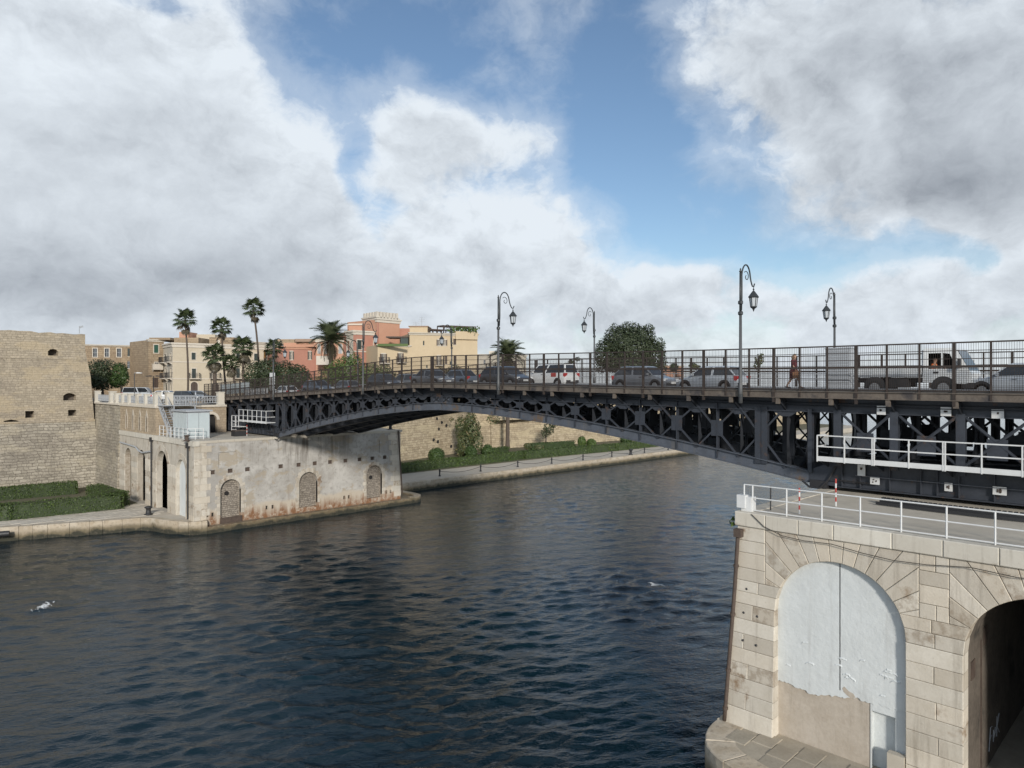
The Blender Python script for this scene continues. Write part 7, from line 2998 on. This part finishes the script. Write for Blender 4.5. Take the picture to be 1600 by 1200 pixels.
# ------------------------------------------------------------------ quay furniture
p = onZ(232, 804, ZQ)
t = thing('mooring_bollard', 'black iron mooring bollard on the left quay beside the far pier', 'bollard', p)
mb = MB()
mb.lathe([(.42, 0), (.42, .06), (.26, .12), (.22, .5), (.26, .62), (.38, .7), (.38, .78), (.2, .85), (.02, .87)], p, 16)
mb.build('bollard_post', M['iron'], t, True)
p = onZ(14, 835, .62)
mb = MB()
mb.lathe([(.02, -1.8), (.26, -1.78), (.26, 1.2), (.02, 1.22)], (0, 0, 0), 12, 'X')
rz = Matrix.Rotation(-.33, 3, 'Z')
mb.v = [tuple(rz @ Vector(q) + Vector((p.x - 1.2, p.y - .25, .82))) for q in mb.v]
o = mb.build('quay_fender', M['iron'])
tag(o, 'long dark round fender lying against the left quay edge', 'fender')

bol = []
ordn = ['first', 'second', 'third', 'fourth', 'fifth', 'sixth', 'seventh', 'eighth', 'ninth']
spots = [(687, 742), (751, 735), (809, 729.5), (862, 724.5), (911, 719.5), (956, 715), (1007, 710.5), (1044, 707)]
for i, (px, py) in enumerate(spots):
    p = onZ(px, py, ZQ)
    p.y = min(max(p.y, 77.6), 78.6)
    q = None
    # slide along the promenade so that it stands under its place
    k = (px - 800) / F
    dd = p.y / (SA - CA * k)
    p.x = dd * (CA + SA * k)
    p.z = ZQ
    if not bol:
        b0 = thing('chain_bollard', 'x', 'bollard', p, 'chained bollards along the far promenade')
        mb = MB()
        mb.lathe([(.17, 0), (.17, .1), (.11, .16), (.10, .74), (.14, .78), (.14, .84), (.10, .88), (.12, .94), (.09, 1.02), (.01, 1.05)], p, 10)
        mb.build('bollard_post', M['iron'], b0, True)
        mb = MB()
        mb.lathe([(.03, -.17), (.03, .17)], p + Vector((0, 0, .72)), 6, 'X')
        mb.build('chain_ring', M['iron'], b0)
        b0['label'] = 'short black bollard first from the grey pier on the far promenade'
    else:
        copy_tree(b0, p, 0, 'short black bollard %s from the grey pier on the far promenade' % ordn[i])
    bol.append(Vector(p))
for i, (p, q) in enumerate(zip(bol, bol[1:])):
    mb = MB()
    mb.tube([p.lerp(q, t) + Vector((0, 0, .72 - .42 * sin(pi * t))) for t in np.linspace(0, 1, 13)], .035, 5)
    o = mb.build('chain', M['iron'])
    tag(o, 'dark chain sagging between the %s and %s bollards from the grey pier' % (ordn[i], ordn[i + 1]), 'chain', 'chains between the promenade bollards')
p = onZ(998, 711.5, ZQ)
t = thing('mooring_bollard', 'thick dark mooring bollard near the right end of the far promenade', 'bollard', (p.x, 77.4, ZQ))
mb = MB()
mb.lathe([(.4, 0), (.4, .08), (.26, .14), (.24, .7), (.4, .85), (.4, 1.0), (.1, 1.1)], (p.x, 77.4, ZQ), 12)
mb.build('bollard_post', M['iron'], t, True)


# ================================================================== PEOPLE
def skin_mesh(name, joints, edges, mat, root, sub=2):
    """one continuous body grown on a skeleton: joints = {key: (x, y, z, radius)}, first key is the root"""
    keys = list(joints)
    me = bpy.data.meshes.new(name)
    me.from_pydata([joints[k][:3] for k in keys], [(keys.index(a), keys.index(b)) for a, b in edges], [])
    o = bpy.data.objects.new(name, me)
    COL.objects.link(o)
    md = o.modifiers.new('skin', 'SKIN')
    md.use_smooth_shade = True
    for i, k in enumerate(keys):
        r = joints[k][3]
        r = r if hasattr(r, '__len__') else (r, r)
        me.skin_vertices[0].data[i].radius = r
        me.skin_vertices[0].data[i].use_root = (i == 0)
    ss = o.modifiers.new('smooth', 'SUBSURF')
    ss.levels = ss.render_levels = sub
    dg = bpy.context.evaluated_depsgraph_get()
    dg.update()
    nm = bpy.data.meshes.new_from_object(o.evaluated_get(dg))
    bpy.data.objects.remove(o)
    nm.name = name
    nm.materials.clear()
    nm.materials.append(mat)
    nm.polygons.foreach_set('use_smooth', [True] * len(nm.polygons))
    o = bpy.data.objects.new(name, nm)
    COL.objects.link(o)
    o.parent = root
    return o


def head_parts(root, c, face, hair_mat, long_hair=False):
    """hair and face on the head centred at c, looking along 'face'"""
    c, f = Vector(c), Vector(face).normalized()
    s = f.cross(Vector((0, 0, 1))).normalized()
    mb = MB()
    rings = 7
    vs, fs = [], []
    n = 12
    for i in range(rings + 1):
        th = lerp(0.0, 1.75, i / rings)
        for k in range(n):
            a = 2 * pi * k / n
            d = f * cos(a) * sin(th) * .100 + s * sin(a) * sin(th) * .088
            zz = cos(th) * .118
            if cos(a) > .45:
                zz = max(zz, .055)
            vs.append(c + d * (1.02 if cos(a) < .4 else .98) + Vector((0, 0, zz + .008)) - f * .008)
    for i in range(rings):
        for k in range(n):
            fs.append((i * n + k, i * n + (k + 1) % n, (i + 1) * n + (k + 1) % n, (i + 1) * n + k))
    mb.add(vs, fs)
    if long_hair:
        mb.tube([c - f * .06 + Vector((0, 0, .03)), c - f * .10 - Vector((0, 0, .08)), c - f * .09 - Vector((0, 0, .2))], [.075, .07, .03], 8)
    mb.build('hair', hair_mat, root, True)
    for sg in (-1, 1):
        mb = MB()
        mb.lathe([(.003, -.008), (.013, 0), (.003, .008)], c + f * .086 + s * .034 * sg + Vector((0, 0, .01)), 8)
        mb.build('eye', M['void'], root)
        mb = MB()
        mb.lathe([(.008, -.03), (.022, 0), (.008, .03)], c + s * .088 * sg - f * .005, 8)
        mb.build('ear', M['skin'], root, True)
    mb = MB()
    mb.tube([c + f * .086 + Vector((0, 0, .012)), c + f * .108 - Vector((0, 0, .022)), c + f * .088 - Vector((0, 0, .03))], [.008, .014, .008], 6)
    mb.build('nose', M['skin'], root, True)
    mb = MB()
    mb.bar(c + f * .088 - s * .022 - Vector((0, 0, .055)), c + f * .088 + s * .022 - Vector((0, 0, .055)), .012, .008)
    mb.build('mouth', M['maroon'], root)


def hand(root, wrist, d, palm_n, side=1, curl=.5):
    """palm and five separate bent fingers"""
    wst, d, pn = Vector(wrist), Vector(d).normalized(), Vector(palm_n).normalized()
    s = d.cross(pn).normalized() * side
    J = {'p0': (*wst, .026), 'p1': (*(wst + d * .05), (.036))}
    E_ = [('p0', 'p1')]
    for i, (o_, L) in enumerate(((-.030, .062), (-.010, .075), (.010, .080), (.030, .072))):
        b = wst + d * .075 + s * o_
        J['k%d' % i] = (*b, .0115)
        q = b + d * L * .5 + pn * L * .25 * curl
        r = q + d * L * .35 * (1 - curl * .5) + pn * L * .6 * curl
        J['m%d' % i] = (*q, .0095)
        J['t%d' % i] = (*r, .008)
        E_ += [('p1', 'k%d' % i), ('k%d' % i, 'm%d' % i), ('m%d' % i, 't%d' % i)]
    b = wst + d * .02 + s * .032
    J['th0'] = (*b, .012)
    J['th1'] = (*(b + d * .035 + s * .022), .010)
    J['th2'] = (*(b + d * .062 + s * .020 + pn * .012), .008)
    E_ += [('p0', 'th0'), ('th0', 'th1'), ('th1', 'th2')]
    return skin_mesh('hand', J, E_, M['skin'], root, 1)


# woman walking on the near footway, towards the near bank (local +X = walking direction)
wk_ = thing('person', 'person in maroon top walking along the near footway, carrying a tan bag', 'person', (0, 0, 0))
J = {'pelvis': (0, 0, .92, (.15, .12)), 'waist': (.01, 0, 1.06, (.13, .10)), 'chest': (.03, 0, 1.26, (.155, .115)), 'neck0': (.03, 0, 1.40, (.06, .055)), 'neck': (.045, 0, 1.46, (.05, .05)),
     'jaw': (.06, 0, 1.535, (.068, .074)), 'crown': (.055, 0, 1.60, (.078, .086)), 'top': (.05, 0, 1.645, (.055, .06)),
     'shl': (.03, .17, 1.36, .055), 'ell': (-.08, .215, 1.12, .042), 'wrl': (-.02, .23, .90, .030),
     'shr': (.03, -.17, 1.36, .055), 'elr': (.06, -.215, 1.12, .042), 'wrr': (.20, -.22, .92, .030),
     'hpl': (0, .09, .88, .10), 'knl': (.20, .095, .50, .062), 'anl': (.28, .095, .09, .040), 'fol': (.42, .10, .045, .038),
     'hpr': (0, -.09, .88, .10), 'knr': (-.06, -.095, .49, .062), 'anr': (-.30, -.095, .14, .040), 'for': (-.20, -.10, .045, .038)}
E_ = [('pelvis', 'waist'), ('waist', 'chest'), ('chest', 'neck0'), ('neck0', 'neck'), ('neck', 'jaw'), ('jaw', 'crown'), ('crown', 'top'), ('chest', 'shl'), ('shl', 'ell'), ('ell', 'wrl'), ('chest', 'shr'),
      ('shr', 'elr'), ('elr', 'wrr'), ('pelvis', 'hpl'), ('hpl', 'knl'), ('knl', 'anl'), ('anl', 'fol'), ('pelvis', 'hpr'), ('hpr', 'knr'), ('knr', 'anr'), ('anr', 'for')]
skin_mesh('body', J, E_, M['skin'], wk_)
C_ = {'pelvis': (0, 0, .90, (.175, .145)), 'waist': (.01, 0, 1.06, (.155, .12)), 'chest': (.03, 0, 1.26, (.18, .135)), 'col': (.03, 0, 1.385, (.10, .085)),
      'shl': (.03, .175, 1.365, .072), 'ell': (-.08, .218, 1.10, .058), 'shr': (.03, -.175, 1.365, .072), 'elr': (.06, -.218, 1.10, .058)}
skin_mesh('blouse', C_, [('pelvis', 'waist'), ('waist', 'chest'), ('chest', 'col'), ('chest', 'shl'), ('shl', 'ell'), ('chest', 'shr'), ('shr', 'elr')], M['maroon'], wk_)
mb = MB()
rings = []
for (z, rx, ry, ox) in ((1.0, .155, .15, 0), (.85, .19, .18, .01), (.7, .215, .19, .02), (.56, .25, .20, .03), (.50, .26, .20, .03)):
    rings.append([(ox + rx * cos(a) * (1 + .06 * sin(5 * a)), ry * sin(a), z) for a in np.linspace(0, 2 * pi, 19)[:-1]])
vs = [p for r_ in rings for p in r_]
fs = [(i * 18 + k, i * 18 + (k + 1) % 18, (i + 1) * 18 + (k + 1) % 18, (i + 1) * 18 + k) for i in range(4) for k in range(18)]
mb.add(vs, fs)
mb.build('skirt', M['maroon'], wk_, True)
head_parts(wk_, (.057, 0, 1.585), (1, 0, 0), M['hair'], True)
hand(wk_, (-.02, .23, .89), (.25, 0, -1), (.3, -1, 0), 1, .6)
hand(wk_, (.205, -.22, .915), (.35, 0, -1), (.3, 1, 0), -1, .9)
for (x, y, rr_) in ((.36, .10, 0), (-.25, -.10, .35)):
    mb = MB()
    mb.obox((x, y, .035 + rr_ * .08), (.13, 0, -rr_ * .06), (0, .048, 0), (0, 0, .03))
    mb.build('shoe', M['iron'], wk_)
y_ = onX(1240, 600, 33.95).y
wk_.location = (33.95, y_, zb(y_) + .44)
wk_.rotation_euler = (0, 0, -pi / 2)
bg = thing('hand_bag', 'tan shoulder bag held by the person walking on the near footway', 'bag', (0, 0, 0))
mb = MB()
mb.obox((.24, -.24, .66), (.17, 0, 0), (0, .06, 0), (0, 0, .15))
mb.build('bag_body', M['tan_bag'], bg)
mb = MB()
mb.tube([(.12, -.24, .80), (.17, -.235, .87), (.235, -.225, .89), (.31, -.235, .87), (.36, -.24, .80)], .012, 6)
mb.build('handle', M['tan_bag'], bg)
bg.location = wk_.location
bg.rotation_euler = wk_.rotation_euler

# man at the truck window: local frame of the truck (nose +X, camera side -Y after turning)
mn = thing('person', 'man in an orange vest leaning his bare arm on the truck window', 'person', (0, 0, 0))
J = {'pelvis': (.80, -.45, .98, (.16, .15)), 'chest': (.84, -.50, 1.30, (.165, .13)), 'neck0': (.86, -.51, 1.45, (.065, .06)), 'neck': (.87, -.52, 1.50, (.055, .055)),
     'jaw': (.89, -.53, 1.575, (.072, .076)), 'crown': (.885, -.53, 1.645, (.082, .088)), 'top': (.88, -.53, 1.69, (.055, .06)),
     'shl': (.86, -.30, 1.38, .07), 'ell': (1.08, -.28, 1.18, .05), 'wrl': (1.28, -.34, 1.22, .035),
     'shr': (.84, -.70, 1.38, .07), 'elr': (1.00, -.93, 1.285, .048), 'wrr': (1.24, -.96, 1.285, .035),
     'hpl': (.95, -.36, .95, .10), 'knl': (1.35, -.36, .98, .075), 'hpr': (.95, -.55, .95, .10), 'knr': (1.35, -.55, .98, .075)}
E_ = [('pelvis', 'chest'), ('chest', 'neck0'), ('neck0', 'neck'), ('neck', 'jaw'), ('jaw', 'crown'), ('crown', 'top'), ('chest', 'shl'), ('shl', 'ell'), ('ell', 'wrl'), ('chest', 'shr'), ('shr', 'elr'), ('elr', 'wrr'),
      ('pelvis', 'hpl'), ('hpl', 'knl'), ('pelvis', 'hpr'), ('hpr', 'knr')]
skin_mesh('body', J, E_, M['skin'], mn)
C_ = {'pelvis': (.80, -.45, 1.02, (.18, .17)), 'chest': (.84, -.50, 1.30, (.19, .15)), 'col': (.855, -.51, 1.43, (.10, .09)), 'shl': (.86, -.29, 1.385, .085), 'sll': (.94, -.285, 1.30, .07),
      'shr': (.84, -.71, 1.385, .085), 'slr': (.90, -.80, 1.345, .07)}
skin_mesh('vest', C_, [('pelvis', 'chest'), ('chest', 'col'), ('chest', 'shl'), ('shl', 'sll'), ('chest', 'shr'), ('shr', 'slr')], M['orange'], mn)
head_parts(mn, (.887, -.53, 1.625), (.7, -.7, 0), M['hair_dk'])
hand(mn, (1.25, -.96, 1.285), (1, 0, -.15), (0, 0, -1), 1, .5)
hand(mn, (1.28, -.34, 1.22), (1, 0, 0), (0, 0, -1), 1, .8)
mn.location = tk.location
mn.rotation_euler = tk.rotation_euler

# ------------------------------------------------------------------ gull and a breaking wave
p = onD(1025, 914, 36)
gl = thing('seagull', 'white seagull gliding low over the water in mid canal', 'seagull', p)
fw = Vector((-.75, .45, .02)).normalized()
rt = Vector((SA, -CA, -.22)).normalized()
mb = MB()
pts = [p - fw * .26, p - fw * .16, p, p + fw * .12, p + fw * .18, p + fw * .235, p + fw * .27]
mb.tube(pts, [.012, .04, .062, .05, .042, .040, .015], 10)
mb.build('body', M['feather'], gl, True)
for s in (-1, 1):
    mb = MB()
    a, b, c = p + rt * .05 * s, p + rt * .24 * s + Vector((0, 0, .07)), p + rt * .46 * s + Vector((0, 0, .02))
    up = Vector((0, 0, .012))
    poly = [a + fw * .09, b + fw * .11, c - fw * .04, b - fw * .03, a - fw * .06]
    mb.prism(poly, up)
    mb.build('wing', M['feather'], gl)
mb = MB()
mb.prism([p - fw * .2 + rt * .02, p - fw * .36 + rt * .06, p - fw * .36 - rt * .06, p - fw * .2 - rt * .02], (0, 0, .01))
mb.build('tail', M['feather'], gl)
mb = MB()
mb.tube([p + fw * .26, p + fw * .32], [.013, .004], 6)
mb.build('beak', M['tan_bag'], gl)
p = onZ(67, 949, 0.05)
mb = MB()
rr_ = random.Random(9)
for _ in range(90):
    q = p + Vector((SA, -CA, 0)) * rr_.gauss(0, .17) + Vector((CA, SA, 0)) * rr_.gauss(0, .35) + Vector((0, 0, abs(rr_.gauss(0, .07))))
    r_ = rr_.uniform(.02, .07)
    mb.lathe([(.001, -r_ * .6), (r_, 0), (.001, r_ * .6)], q, 6)
o = mb.build('wave_foam', M['foam'])
o['kind'] = 'stuff'
